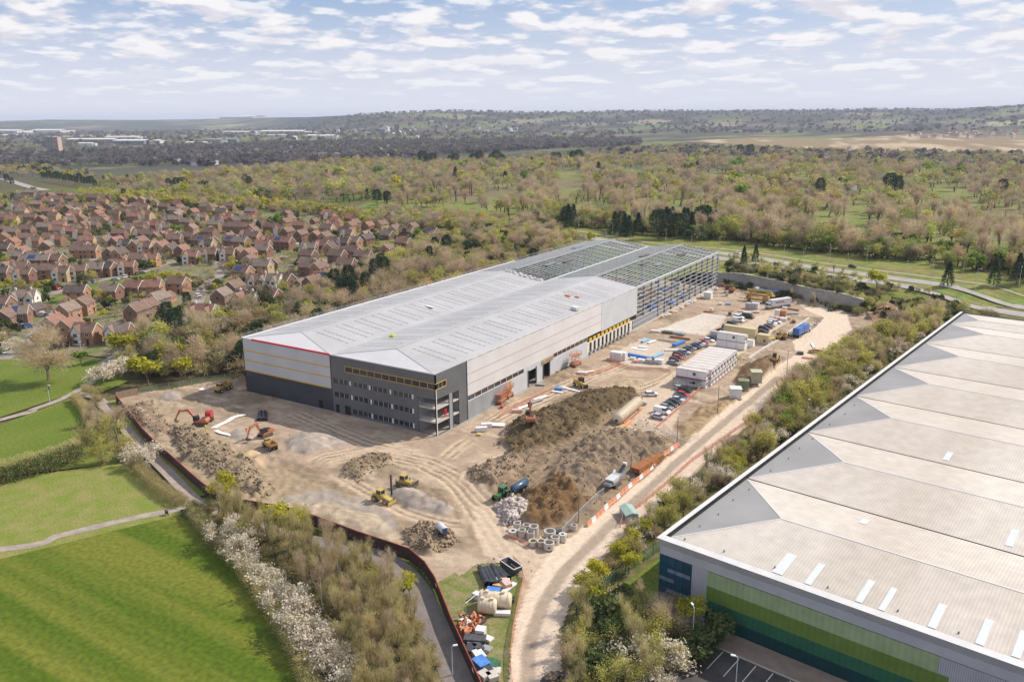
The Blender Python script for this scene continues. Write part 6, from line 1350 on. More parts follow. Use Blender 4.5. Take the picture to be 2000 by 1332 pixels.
items = [((25, 712), 4.5, 2.6, 3.0, m_wrap, 'white stacked block of wrapped boards at the corner of the red netting', 0, 2), ((75, 712), 3.2, 2.2, 2.9, m_wrap, 'second tall white block of wrapped boards beside the red netting', 0, 2),
    ((220, 690), 10, 1.1, 1.1, m_blue, 'long dark blue bundle of cladding in the middle of the netted store', -.12, 1), ((420, 680), 1.2, 6.5, .8, m_lblue, 'pale blue bundle pointing towards the parked cars', -.15, 1), ((300, 535), 1.2, 5, .8, m_lblue, 'pale blue bundle near the loading docks', -.1, 1), ((628, 565), 1.5, 7, 1.1, m_blue, 'bright blue bundle at the edge of the concrete yard', -.2, 1),
    ((365, 545), 1.1, 5, .6, m_whitep, 'white bundle beside the pale blue one near the docks', -.2, 1), ((275, 598), 3, 1.4, .7, m_whitep, 'white sheets with a grey box on the yard', .3, 1), ((240, 605), 6, 2.6, .15, m_whitep, 'flat white sheets lying on the yard', .05, 1), ((180, 710), 2.0, 1.4, .9, m_wrap, 'small white pack behind the red netting', .2, 1), ((260, 735), 2.4, 1.8, 1.2, m_wrap, 'white pack in the middle of the netted row', 0, 1),
    ((215, 738), 2.2, 1.6, 1.0, m_pink, 'pinkish pack beside the white pack in the netted row', .1, 1), ((350, 745), 3.0, 2.0, 1.5, m_block, 'grey pallets of blocks in the netted row', 0, 2), ((390, 750), 2.0, 1.8, 1.5, m_block, 'second grey pallet of blocks in the netted row', .1, 2), ((435, 748), 3.0, 2.0, 1.6, m_wrap, 'white pallet at the car end of the netted row', 0, 2),
    ((400, 445), 3.5, 1.6, .9, m_whitep, 'white bundle beside the low dark stacks on the yard', .2, 1), ((520, 455), 4, 2.6, .9, m_dkst, 'dark stack of steel at the edge of the pale slab', .05, 1), ((610, 465), 3.4, 2.6, 1.0, m_dado, 'grey stack of sheets beside the dark steel on the slab edge', .05, 1), ((660, 475), 2.2, 2.6, 1.0, m_steeld, 'short grey stack at the slab edge', .05, 1), ((640, 505), 8, 1.2, .7, m_rust, 'rust brown bundle lying before the grey stacks', -.05, 1), ((560, 625), 5, 1.0, .5, m_whitep, 'white bundle beside the bright blue one', .5, 1), ((520, 530), 7, .7, .4, m_dado, 'long thin grey bundle on the yard', .0, 1),
    ((930, 248), 5, 2, .5, m_rust, 'rust brown bundle beyond the pale slab', .1, 1), ((945, 235), 1.4, 1.2, 1.2, m_whitep, 'white cube on the rust brown bundle beyond the slab', 0, 1), ((1030, 180), 1.6, 1.3, 1.2, m_whitep, 'white pack standing on the far bare ground', .2, 1), ((1110, 175), 2.4, 1.2, .8, m_lblue, 'blue grey pack on the far bare ground', .1, 1), ((1125, 275), 1.2, 1.2, 1.2, m_dkst, 'small dark bin at the far corner of the pale slab', 0, 1), ((1095, 90), 1.4, 1.2, 2.4, mat('pale_cone', (.55, .5, .42), rough=.8), 'tall pale bulk bag by the steel frame', .3, 1),
    ((1330, 215), 4.4, 2.4, 2.6, m_block, 'blue grey block of wrapped pallets before the white lorry', 0, 2), ((1370, 215), 3.2, 2.4, 2.8, m_wrap, 'white block of wrapped pallets before the white lorry', 0, 2), ((1230, 250), 2.5, 1.8, .9, m_pink, 'pale pink pack beside the black van', .2, 1), ((1290, 258), 3, 1.8, .7, m_wrap, 'low white packs behind the black van', .1, 1), ((1385, 255), 2.5, 1.8, .8, m_pink, 'low pale pack beside the wrapped pallets', .2, 1), ((1250, 275), 2, 1.5, .7, m_wrap, 'small white pack at the nose of the black van', .2, 1),
    ((1630, 285), 3.6, 3, 2.6, mat('orange_brick_pack', (.46, .2, .1), (.52, .26, .15), scale=2, wave=('Z', 4, .2)), 'orange brick stack in the far material store', .1, 2), ((1585, 290), 2, 1.6, 3.0, m_wrap, 'tall white wrapped pack beside the orange bricks', .1, 2), ((1655, 262), 2, 1.6, 3.0, m_wrap, 'tall white wrapped pack behind the orange bricks', .1, 2), ((1560, 315), 2.4, 1.8, 1.2, m_pink, 'pink pack left of the orange brick stack', .2, 1), ((1610, 325), 3, 2, 1.3, m_pink, 'pink pack before the orange brick stack', .2, 1), ((1650, 335), 2.4, 2, 1.4, m_wrap, 'white pack before the orange brick stack', .1, 1), ((1690, 320), 2.2, 1.8, 1.2, m_cream, 'cream pack at the road side of the far store', .2, 1), ((1730, 270), 5, 3, .8, m_steeld, 'dark bundle of pipes in the far store', .5, 1), ((1720, 225), 7, 1.2, .6, m_rust, 'long brown timber bundle behind the far store', -.1, 1), ((1745, 350), 1.4, 3, 1.2, m_rust, 'brown rack beside the blue lorry', .3, 1), ((1525, 330), 2, 1.5, 1.0, m_wrap, 'white pack at the left edge of the far store', .2, 1)]
for P_, a, b_, h, m, lb, rz, ly in items: stack(*Z4(*P_), a, b_, h, m, lb, 'bundle' if max(a, b_) > 4 else 'pallet', rz, layers=ly, strap=None)
for i, (px, py, a, b_, h, m, lb, rz) in enumerate(((940, 842, 3.2, 1.5, 1.3, m_wrap, 'white wrapped sheets standing near the glazed corner', .7), (950, 834, 3, 1.6, 1.2, m_wrap, 'second pack of white sheets near the glazed corner', .7), (936, 850, 1.2, 1.0, .6, mat('yellow_sheet', (.6, .5, .15)), 'yellow timber lying by the white sheets', .3), (972, 830, 4, 2.4, .3, m_whitep, 'flat white panels beside the netting', .4), (1010, 805, 3, 1.2, 1.0, m_pink, 'pink pack inside the netting beside the spoil heap', .6), (1024, 796, 1.2, 4.5, .5, m_whitep, 'white panels leaning along the spoil heap', -.3), (1045, 785, 1.5, 5, .5, m_dado, 'grey panels along the spoil heap', -.3), (1056, 778, 1.3, 5.5, .4, m_whitep, 'pale panels at the top of the spoil heap', -.3), (1091, 762, 2.4, 1.6, .9, m_blue, 'blue sheeted pack by the spoil heap', .2), (1088, 767, 3.5, 1.0, .5, m_whitep, 'white panel stack under the blue sheeted pack', .1), (1115, 762, 7, 1.2, .5, m_whitep, 'long white panels by the yellow telehandler', -.15), (1137, 730, 3, 1.4, .8, m_wrap, 'white pack inside the curve of netting', .3), (1150, 727, 4, 1, .4, m_whitep, 'white sheets inside the curve of netting', .9), (1056, 752, 3, 1.5, .5, m_dado, 'grey sheets stacked by the open warehouse door', .2), (980, 797, .9, .8, .8, m_red, 'small red box by the orange lifts', .2), (1090, 727, 2, 1, .4, m_rust, 'brown scraps beside the ribbed wall', .3))): stack(px, py, a, b_, h, m, lb, 'pallet', rz)
for i, (px, py, n_) in enumerate(((1252, 916, 5), (1276, 902, 5))):
    x, y, z = sp(px, py); r = thing('sheet_pile_stack', ('nearer' if i == 0 else 'farther')+' rusty stack of steel sheet piles beside the haul road', 'steel stack', (x, y, z), -.12)
    for k in range(3): MB().box(-1.35+k*.05, -3.0, .15+k*.4, 1.35-k*.05, 3.0, .5+k*.4).build('layer', m_rust, r)
    for s in (-2, 2): MB().box(-1.5, s-.15, 0, 1.5, s+.15, .15).build('bearer', m_timber, r)
# stores inside the steel frame
for i in range(46):
    x, y = random.uniform(-34, -3), random.uniform(138, 226); m, w_ = random.choice([(m_wrap, 'white'), (m_wrap, 'white'), (m_blue, 'blue'), (m_rust, 'rust brown'), (m_dado, 'grey'), (m_block, 'grey block')])
    stack(0, 0, random.uniform(1.5, 5), random.uniform(1.2, 2.4), random.uniform(.6, 1.8), m, f'{w_} pack on the bare floor inside the steel frame, {nth(i)} stored there', 'pallet', random.uniform(-.3, .3), xyz=(x, y, .07), group='packs stored inside the steel frame')
for i in range(22):
    y = 155+i*3.3; stack(0, 0, random.uniform(1, 1.8), random.uniform(1, 2.2), random.uniform(.5, 1.2), random.choice([m_wrap, m_whitep, m_timber]), f'pale pack, {nth(i)} along the outer edge of the steel frame', 'pallet', random.uniform(-.3, .3), xyz=(1.6+random.random(), y, .07), group='packs along the outer edge of the steel frame')
# concrete rings
Z6 = lambda X, Y: (940+X/4.99, 860+Y/4.99)
for i, (X, Y, r0, h, lb) in enumerate(((350, 868, .95, 1.9, 'concrete ring behind the squat capped one'), (440, 872, .95, 1.5, 'concrete ring in the back row beside the tall one'), (512, 915, 1.15, 2.3, 'tallest concrete ring of the group'), (310, 930, 1.15, 1.4, 'squat concrete ring with a small lid opening'), (397, 935, .95, 1.9, 'slim concrete ring in the front row'), (482, 952, .95, 1.8, 'slim concrete ring before the tallest one'), (668, 948, 1.4, 1.9, 'widest concrete ring of the group'), (610, 985, .9, 1.1, 'low concrete ring behind the yellow lined ones'), (505, 1018, 1.05, 1.2, 'yellow lined concrete ring near the red netting'), (583, 1020, 1.05, 1.3, 'yellow lined concrete ring beside the pale one'), (660, 1048, 1.25, 1.6, 'pale concrete ring with a dark printed mark'), (720, 995, 1.05, 1.6, 'concrete ring behind the pale marked one'), (792, 972, .98, 1.6, 'concrete ring with a lid at the road end of the group'), (905, 868, .72, 1.3, 'small concrete ring standing alone by the mesh fence'))):
    x, y, z = sp(*Z6(X, Y)); r = thing('concrete_ring', 'grey '+lb if 'concrete ring' in lb[:14] else lb, 'manhole ring', (x, y, z-.05), 0, 'concrete manhole rings')
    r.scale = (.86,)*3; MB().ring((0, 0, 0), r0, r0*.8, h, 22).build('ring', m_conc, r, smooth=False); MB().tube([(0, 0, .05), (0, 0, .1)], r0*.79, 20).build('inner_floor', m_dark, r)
    if 'lid' in lb: MB().ring((0, 0, h-.02), r0*.96, r0*.42, .12, 22).build('lid', m_conc, r)
    if 'yellow' in lb: MB().ring((0, 0, h-.25), r0*.79, r0*.70, .2, 20).build('lining', mat('yellow_lining', (.62, .5, .2), (.68, .56, .28), scale=2), r)
    if 'mark' in lb:
        a0 = atan2(CAM[1]-y, CAM[0]-x); MB().bar(((r0+.01)*cos(a0-.2), (r0+.01)*sin(a0-.2), .75), ((r0+.01)*cos(a0+.2), (r0+.01)*sin(a0+.2), .75), .02, .4).build('mark', m_dark, r)
x, y, z = sp(1091, 1042); stack(0, 0, 1.6, 1.4, .8, m_dkst, 'dark wrapped fittings with a white top between the rings', 'pallet', .4, xyz=(x, y, z))
# tanks
m_tank = mat('tank_cream', (.58, .48, .34), (.66, .56, .42), scale=.6, coord='obj', rough=.5)
A, B = np.array(gp(1204, 832)), np.array(gp(1247, 795)); L_ = np.linalg.norm(B-A); r = thing('storage_tank', 'long cream ribbed storage tank lying beside the car park', 'tank', (*((A+B)/2), .3), atan2(*(B-A)[::-1])); R_ = 1.65
MB().tube([(-L_/2, 0, R_), (-L_/2+.25, 0, R_), (-L_/2+.8, 0, R_), (L_/2-.8, 0, R_), (L_/2-.25, 0, R_), (L_/2, 0, R_)], [.5, 1.1, R_*.93, R_*.93, 1.1, .5], 24).build('shell', m_tank, r, smooth=True)
for i in range(17): x = -L_/2+1.1+i*(L_-2.2)/16; MB().tube([(x-.16, 0, R_), (x+.16, 0, R_)], R_, 24).build('rib', m_tank, r)
MB().tube([(-L_/2-.25, 0, R_*.75), (-L_/2+.1, 0, R_*.75)], .45, 14).build('inlet', m_dkst, r)
for s in (-.35, .35): MB().box(L_*s-.3, -1.4, -.35, L_*s+.3, 1.4, .4).build('cradle', m_timber, r)
x, y, z = sp(1222, 832); stack(0, 0, 8, 1.0, .6, mat('orange_pipe', (.55, .25, .10), (.62, .32, .16), scale=2), 'orange timber baulks along the foot of the long tank', 'bundle', atan2(*(B-A)[::-1]), xyz=(x, y, z))
Z7 = lambda X, Y: (800+X/4.897, 1060+Y/4.897)
for X, Y, L_, R_, rz, lb in ((820, 612, 5.6, 1.4, 1.0, 'larger cream tank lying in the storage strip'), (745, 668, 3.2, 1.3, 1.0, 'shorter cream tank with lifting lugs in front of the larger one')):
    x, y = gp(*Z7(X, Y)); a = gp(*Z7(X-60, Y)); c = gp(*Z7(X+60, Y+8)); rz = atan2(c[1]-a[1], c[0]-a[0]); r = thing('storage_tank', lb, 'tank', (x, y, .05), rz)
    MB().tube([(-L_/2, 0, R_), (-L_/2+.3, 0, R_), (L_/2-.3, 0, R_), (L_/2, 0, R_)], [R_*.8, R_, R_, R_*.8], 22).build('shell', m_tank, r, smooth=True)
    for k in range(5): x_ = -L_/2+.5+k*(L_-1)/4; MB().tube([(x_-.06, 0, R_), (x_+.06, 0, R_)], R_+.04, 22).build('rib', m_tank, r)
    for s in (-.25, .25): MB().tube([(s*L_, 0, 2*R_-.1), (s*L_, 0, 2*R_+.35)], .35, 10).build('manhole', m_tank, r)
# pipes
m_pipe = mat('black_pipe', (.022, .024, .028), (.045, .048, .052), scale=1, rough=.35, spec=.5)
for i, (X0, Y0, X1, Y1) in enumerate(((672, 225, 745, 385), (715, 240, 790, 390), (745, 230, 830, 385), (790, 210, 875, 375), (830, 235, 915, 345), (860, 250, 940, 330), (720, 390, 735, 400), (770, 395, 790, 405))):
    if i > 5: continue
    a = gp(*Z7(X0, Y0), .8); c = gp(*Z7(X1, Y1), .8); r = thing('drain_pipe', f'large black drain pipe, {nth(i)} from the trees in the fan beside the skip', 'pipe', (*a, 0), 0, 'large black drain pipes in the storage strip')
    d = np.array([c[0]-a[0], c[1]-a[1], 0]); z = .62; MB().tube([(0, 0, z), tuple(d+[0, 0, z])], .58, 16, cap=False).build('barrel', m_pipe, r, smooth=True); e = d/np.linalg.norm(d); MB().tube([tuple(d+[0, 0, z]-e*.5), tuple(d+[0, 0, z]+e*.1)], .68, 16, cap=False).build('socket', m_pipe, r)
for i in range(4):
    a = gp(*Z7(690, 505+i*12), .4); c = gp(*Z7(1000, 520+i*12), .4); r = thing('drain_pipe', f'thin black pipe, {nth(i)} of the straight bundle beside the cream tanks', 'pipe', (*a, .05+.25*(i % 2)), 0, 'thin black pipes beside the cream tanks'); d = (c[0]-a[0], c[1]-a[1]); MB().tube([(0, 0, .3), (d[0], d[1], .3)], .26, 10).build('barrel', m_pipe, r, smooth=True); MB().tube([(d[0]*.97, d[1]*.97, .3), (d[0], d[1], .3)], .32, 10).build('socket', m_pipe, r)
Z2 = lambda X, Y: (200+X/4.99, 720+Y/4.99)
for i in range(5):
    a = gp(*Z2(1530+i*17, 430), .3); c = gp(*Z2(1515+i*20, 505), .3); r = thing('drain_pipe', f'black corrugated pipe, {nth(i)} in the bundle on the shaded ground', 'pipe', (*a, .1+.3*(i % 2)), 0, 'black pipes on the shaded ground'); d = (c[0]-a[0], c[1]-a[1]); MB().tube([(0, 0, .4), (d[0], d[1], .4)], .36, 10).build('barrel', m_pipe, r); MB().tube([(d[0]*.95, d[1]*.95, .4), (d[0], d[1], .4)], .42, 10).build('socket', m_pipe, r)
rg = random.Random(9)
m_terra = mat('terracotta_fittings', (.48, .17, .075), (.56, .25, .13), scale=2, rough=.6)
for i in range(34):
    X, Y = rg.uniform(505, 720), rg.uniform(735, 900); x, y = gp(*Z7(X, Y)); r = thing('pipe_fitting', f'terracotta pipe fitting, {nth(i)} of the jumbled heap in the storage strip', 'fitting', (x, y, .1+rg.random()*.5), rg.uniform(0, 6), 'terracotta fittings heaped in the storage strip')
    MB().tube([(-.5, 0, .3), (0, 0, .3), (.35, .2, .45), (.5, .5, .8)], [.3, .3, .28, .28], 10, cap=False).build('barrel', m_terra if i % 4 else m_dkst, r, smooth=True); MB().tube([(-.6, 0, .3), (-.4, 0, .3)], .36, 10, cap=False).build('socket', m_terra, r)
strip = [((885, 395), 2.5, 1.6, 1.0, m_wrap, 'white fittings pack beside the large black pipes'), ((920, 420), 2.6, 1.4, 1.2, m_pink, 'pink and white pack beside the netting corner'), ((955, 440), 1.0, 3.4, .5, m_whitep, 'white boards standing by the netting corner'), ((860, 430), 2.4, 1.2, .8, m_timber, 'timber crate beside the large pipes'), ((800, 480), 2.4, 1.4, .9, m_blue, 'blue sheeted pack behind the thin pipes'), ((645, 535), 1.4, 1.2, 1.2, m_wrap, 'white bag beside the end of the thin pipes'), ((885, 690), 2.8, 1.2, .7, m_wrap, 'white and red bags in front of the tanks'), ((530, 790), 1.8, 1.6, 1.0, m_wrap, 'pale grey crate left of the terracotta heap'), ((540, 870), 1.6, 1.4, 1.0, m_terra, 'crate of terracotta fittings by the hoarding'), ((680, 890), 1.6, 1.6, 1.5, m_wrap, 'white domed bulk bag below the terracotta heap'), ((625, 950), 3.6, 1.8, 1.0, m_dkst, 'black moulded chambers on the grass'), ((580, 1030), 1.4, 2.2, .8, m_navy, 'navy crate against the hoarding'), ((655, 1020), 2.0, 1.4, .8, m_dkst, 'black crate in the lower storage strip'), ((665, 1095), 2.4, 1.6, .8, m_wrap, 'white crate of chrome fittings in the lower strip'), ((740, 1030), 1.6, 1.2, .6, m_dado, 'grey crate on the worn grass'), ((685, 1175), 2.6, 2.0, 1.0, m_blue, 'bright blue net bag of fittings'), ((780, 1180), 2.6, 1.8, .9, mat('dark_green_sheet', (.03, .10, .06), (.06, .16, .1), scale=2), 'dark green sheeted pallet beside the blue bag'), ((750, 1245), 1.8, 1.4, .9, m_navy, 'navy bag beside the stone pallets'), ((820, 1250), 1.6, 1.4, .8, m_conc, 'stone pallet nearest the haul road'), ((715, 1295), 1.8, 1.6, 1.0, m_conc, 'stone pallet nearest the hoarding'), ((790, 1305), 1.8, 1.6, 1.0, m_conc, 'stone pallet at the bottom of the strip'), ((600, 990), 1.6, 1.2, .7, m_dado, 'grey lids stacked by the hoarding'), ((755, 935), 1.4, 1.2, .6, m_whitep, 'small white crate by the grass edge')]
for (X, Y), a, b_, h, m, lb in strip: x, y = gp(*Z7(X, Y)); stack(0, 0, a, b_, h, m, lb, 'crate', rg.uniform(-.6, .6), xyz=(x, y, .08))
gl = thing('goal_frame', 'slim white tubular frame standing on the storage strip grass', 'frame', (*gp(*Z7(610, 560)), 0)); p = [np.array((*gp(*Z7(X, Y), z_), z_))-np.array((*gp(*Z7(610, 560)), 0)) for X, Y, z_ in ((540, 680, 0), (535, 575, 2.2), (700, 440, 2.2), (700, 600, 0))]
MB().tube(p, .06, 6).build('bar', m_whitep, gl)
x, y, z = sp(998, 1112); r = thing('skip', 'black rubbish skip with pale rim beside the large black pipes', 'skip', (x, y, z), atan2(gp(1008, 1118)[1]-gp(985, 1102)[1], gp(1008, 1118)[0]-gp(985, 1102)[0]))
MB().prism([(-2.2, .9), (-1.5, 0), (1.5, 0), (2.2, .9), (2.2, 1.35), (2.05, 1.35), (1.4, .2), (-1.4, .2), (-2.05, 1.35), (-2.2, 1.35)], -1, 1).box(-2.0, -1.06, .3, 2.0, -1.0, 1.3).box(-2.0, 1.0, .3, 2.0, 1.06, 1.3).build('hopper', m_dkst, r); MB().bar((-2.2, -1.03, 1.38), (2.2, -1.03, 1.38), .12).bar((2.2, -1.03, 1.38), (2.2, 1.03, 1.38), .12).bar((2.2, 1.03, 1.38), (-2.2, 1.03, 1.38), .12).bar((-2.2, 1.03, 1.38), (-2.2, -1.03, 1.38), .12).build('rim', m_whitep, r)
# white membrane on the ground
m_memb = mat('white_membrane', (.66, .63, .61), (.74, .71, .69), scale=.8, rough=.8, bump=.3)
def membrane(s, label): tag(MB().poly([(*gp(*map(float, q.split(','))), .24) for q in s.split()]).build('ground_membrane', m_memb), label, 'membrane')
membrane('312,780 328,788 356,780 362,775 412,757 408,754 396,758 380,764 352,766 350,770 356,778 330,785', 'white ground membrane spread behind the gravel pile near the shaded wall')
tag(ribbon('ground_membrane', gps('416,838 430,831 445,824 458,816 480,811'), 1.7, .3, m_memb, None), 'white membrane strip running towards the shaded wall', 'membrane'); tag(ribbon('ground_membrane', gps('416,838 430,846 450,851 470,856'), 1.2, .3, m_memb, None), 'white membrane strip in front of the gravel mound', 'membrane')
# lamp posts and poles
def lamp(px, py, h, label, z=0.0, group=None, arm=1.0, xy=None):
    x, y = xy or gp(px, py, z); r = thing('street_lamp', label, 'street lamp', (x, y, z), random.uniform(0, 6), group)
    MB().tube([(0, 0, 0), (0, 0, h)], [.10, .06], 6).build('column', m_steel, r); MB().bar((0, 0, h), (arm, 0, h+.15), .07).build('arm', m_steel, r); MB().box(arm-.1, -.16, h+.1, arm+.6, .16, h+.26).build('lantern', m_whitep, r)
lamp(98, 788, 5.5, 'street lamp beside the footpath across the lawn', arm=.2); lamp(160, 695, 5, 'street lamp in front of the white gabled houses', arm=.2); lamp(884, 1318, 5, 'street lamp on the outer edge of the curved path', arm=.3)
lamp(1352, 1262, 7, 'twin headed lamp before the green banded wall', arm=.6); lamp(1436, 1352, 6, 'lamp rising at the edge of the parking bays', arm=.4); lamp(1581, 822, 6, 'lamp on the grass beside the long parapet', arm=.3)
for i, (px, py) in enumerate(((1183, 478), (1196, 462), (1350, 488), (1300, 478), (1405, 492), (1530, 512), (1567, 520), (1655, 530), (1692, 520), (1770, 545), (1880, 540), (1905, 565), (1990, 560), (1085, 455), (1130, 456), (1620, 512), (1820, 545))): lamp(px, py, 9, f'street lamp, {nth(i)} surveyed along the dual carriageway', 4.8, 'street lamps along the dual carriageway', 1.4)
for i, (px, py, h) in enumerate(((1130, 1018, 7), (1232, 933, 6), (1401, 811, 8), (1322, 868, 7.5), (1537, 720, 6.5))):
    x, y, z = sp(px, py); r = thing('cable_pole', f'thin bare pole, {nth(i)} up the haul road', 'pole', (x, y, z)); MB().tube([(0, 0, -.2), (0, 0, h)], [.11, .07], 6).build('shaft', m_bark, r); MB().box(-.1, -.3, h-.4, .1, .3, h-.28).build('crossarm', m_steeld, r)
x, y = gp(1228, 1010); r = thing('gate_hut', 'pale green glazed gate shelter beside the haul road', 'shelter', (x, y, 0), .75); r.scale = (.66,)*3
MB().box(-2, -3.4, .1, 2, 3.4, 2.5).build('walls', mat('shelter_wall', (.36, .36, .36), (.42, .42, .42), scale=1), r); MB().prism([(-2.3, 2.5), (2.3, 2.5), (0, 3.3)], -3.7, 3.7).build('roof', mat('shelter_roof', (.27, .38, .32), (.34, .44, .38), scale=1, rough=.4), r); MB().box(-2.05, -2, 0, -2.0, 0, 2.1).build('door', m_dado, r)
for px, py, lb in ((95, 762, 'dark waste bin by the footpath lamp'), (326, 1006, 'dark metal gate frame across the field path')):
    x, y = gp(px, py); r = thing('path_gate' if 'gate' in lb else 'waste_bin', lb, 'gate' if 'gate' in lb else 'bin', (x, y, 0)); MB().bar((-.5, 0, 0), (-.5, 0, 1.2), .12).bar((.5, 0, 0), (.5, 0, 1.2), .12).bar((-.5, 0, 1.2), (.5, 0, 1.2), .12).build('frame', m_dkst, r); MB().box(-.4, -.05, .3, .4, .05, 1.0).build('panel', m_dkst, r)
# ---------------------------------------------------------------- machines
def pdir(x0, y0, x1, y1):
    a, b = gp(x0, y0), gp(x1, y1); return atan2(b[1]-a[1], b[0]-a[0])
P_ = {n: mat(n+'_machine_paint', c, tuple(v*.72+.06 for v in c), scale=1.1, coord='obj', rough=.45, spec=.4) for n, c in dict(orange=(.48, .15, .055), yellow=(.50, .36, .07), amber=(.44, .26, .06), green=(.035, .15, .04), blue=(.035, .13, .42), navy=(.02, .06, .16), white=(.62, .62, .62), red=(.50, .03, .03), grey=(.30, .31, .32)).items()}
m_track = mat('track_steel', (.07, .06, .05), (.14, .115, .09), scale=3, coord='obj', rough=.8); m_chass = mat('chassis_black', (.03, .03, .03), (.05, .05, .05), scale=2, coord='obj', rough=.6)
def wheel(r, x, y, rad, w_, m=None, hub=None):
    s = 1 if y > 0 else -1; o = MB().tube([(x, y-w_/2, rad), (x, y+w_/2, rad)], rad, 14).build('wheel', m or m_tyre, r)
    MB().tube([(x, y+s*(w_/2-.02), rad), (x, y+s*(w_/2+.05), rad)], rad*.55, 12).build('rim', hub or m_hub, o); return o
def cab_(r, x0, x1, y0, y1, z0, z1, paint):
    b = MB()
    for x in (x0, x1):
        for y in (y0, y1): b.bar((x, y, z0), (x*.9+(x0+x1)*.05, y, z1), .12)
    o = b.box(x0, y0, z0, x1, y1, z0+.35).build('cab', paint, r); MB().box(x0+.03, y0+.03, z0+.36, x1-.03, y1-.03, z1-.02).build('glass', m_cglass, o); MB().box(x0-.05, y0-.05, z1, x1+.05, y1+.05, z1+.12).build('cab_roof', paint, o); return o
def track(r, y, L_, h, w_): MB().prism([(-L_/2+h*.3, 0), (L_/2-h*.3, 0), (L_/2, h*.45), (L_/2-h*.25, h), (-L_/2+h*.25, h), (-L_/2, h*.45)], y-w_/2, y+w_/2).build('track', m_track, r, bevel=.05)
def excavator(px, py, rz, colr, label, boom=(4.2, 4.6, 6.6, 2.6), dig=0.0, s=1.0, xyz=None):
    x, y, z = xyz or sp(px, py); r = thing('excavator', label, 'excavator', (x, y, z), rz); r.scale = (s, s, s); p = P_[colr]
    for q in (-1.15, 1.15): track(r, q, 4.3, .95, .6)
    MB().box(-.9, -.9, .5, .9, .9, 1.15).build('undercarriage', m_chass, r)
    MB().prism([(-2.6, 1.2), (-2.3, 1.05), (1.6, 1.05), (1.6, 1.5), (-.3, 1.75), (-.5, 2.2), (-2.4, 2.25), (-2.7, 1.9)], -1.35, 1.35).build('upper_body', p, r, bevel=.06)
    MB().box(-2.75, -1.3, 1.1, -2.3, 1.3, 2.0).build('counterweight', p, r, bevel=.1); MB().box(-1.9, -.9, 2.25, -.7, .9, 2.33).build('engine_grille', m_chass, r)
    cab_(r, .1, 1.65, .3, 1.3, 1.5, 3.0, m_chass if colr == 'orange' else p)
    bx, bz, ex, ez = boom  # boom knee and end of stick
    A, B = (1.2, 1.6), (bx*.55+.4, bz); K = (bx+.6, bz*.86)
    MB().prism([(1.0, 1.35), (1.5, 1.3), (B[0]+.1, B[1]-.6), (K[0]+.1, K[1]-.3), (K[0]+.05, K[1]+.05), (B[0], B[1]+.1), (B[0]-.4, B[1]-.1)], -.28, .28).build('boom', p, r)
    MB().bar((1.4, -.02, 1.3), (B[0]+.2, -.02, B[1]-.75), .16).build('ram', m_hub, r)
    MB().prism([(K[0]-.5, K[1]+.45), (K[0]+.1, K[1]+.4), (ex+.15, ez), (ex-.15, ez), (K[0]-.2, K[1]-.25)], -.22, .22).build('stick', p, r)
    MB().prism([(ex-.1, ez+.2), (ex+.3, ez-.2), (ex+.1, ez-1.0), (ex-.7, ez-1.1), (ex-1.1, ez-.6), (ex-.9, ez-.55), (ex-.6, ez-.85), (ex-.1, ez-.75)], -.55, .55).build('bucket', m_track, r)
    return r
excavator(392, 829, pdir(400, 828, 352, 826), 'orange', 'large orange excavator with long boom working nearest the hoarding', (6.0, 5.0, 8.2, 1.6), s=.88)
excavator(518, 852, pdir(522, 850, 490, 862), 'orange', 'orange excavator with dark cab between the gravel mounds', (4.6, 5.4, 6.6, 1.6), s=.85)
excavator(1036, 826, pdir(1036, 826, 1034, 796), 'orange', 'orange excavator seen from behind on top of the dark spoil heap', (4.6, 5.2, 7.2, 3.2), s=.95)
excavator(1424, 571, pdir(1424, 571, 1404, 570), 'orange', 'orange excavator reaching towards the steel frame before the grey wall', (4.8, 4.4, 6.6, 1.6)); excavator(1732, 612, pdir(1740, 612, 1712, 616), 'amber', 'amber excavator on the soil bank beyond the blue skip lorry', (4.4, 3.2, 6.2, 1.4), s=1.1)
excavator(1521, 662, pdir(1521, 662, 1530, 650), 'amber', 'small amber digger beside the green skip at the haul road', (3.6, 3.6, 4.4, 1.5), s=.75); excavator(1585, 590, pdir(1585, 590, 1575, 584), 'red', 'small red digger on the gravel by the grey wall', (3.6, 3.4, 4.4, 1.5), s=.7)
x, y, z = sp(410, 822); r = thing('water_pump', 'bright red pump drum behind the large orange excavator', 'pump', (x, y, z), .5); MB().tube([(-.8, 0, 2.2), (.8, 0, 2.2)], 1.1, 14).build('drum', P_['red'], r); MB().box(-.8, -.9, 0, .8, .9, 1.2).build('frame', m_chass, r); MB().bar((-1.5, -2.5, .3), (-2, -3, 3.0), .5).build('arm', P_['red'], r)
def dumper(px, py, rz, colr, label, s=1.0):
    x, y, z = sp(px, py); r = thing('dump_truck', label, 'dumper', (x, y, z), rz); r.scale = (s, s, s); p = P_[colr]
    MB().box(-3.6, -.5, .9, 3.4, .5, 1.25).build('chassis', m_chass, r); MB().prism([(.9, 1.2), (3.6, 1.1), (3.7, 1.9), (2.6, 2.1), (.9, 2.1)], -1.2, 1.2).build('bonnet', p, r, bevel=.08); cab_(r, 1.0, 2.3, -.9, .9, 2.1, 3.2, p)
    MB().prism([(-4.0, 2.4), (-3.2, 1.3), (.2, 1.3), (.6, 2.9), (.45, 2.9), (.1, 1.5), (-3.1, 1.5), (-3.9, 2.6)], -1.35, 1.35).box(-3.8, -1.42, 1.5, .4, -1.35, 2.7).box(-3.8, 1.35, 1.5, .4, 1.42, 2.7).build('body', p, r)
    for x_ in (-2.9, -1.3, 2.4):
        for q in (-1.15, 1.15): wheel(r, x_, q, .75, .6)
    return r
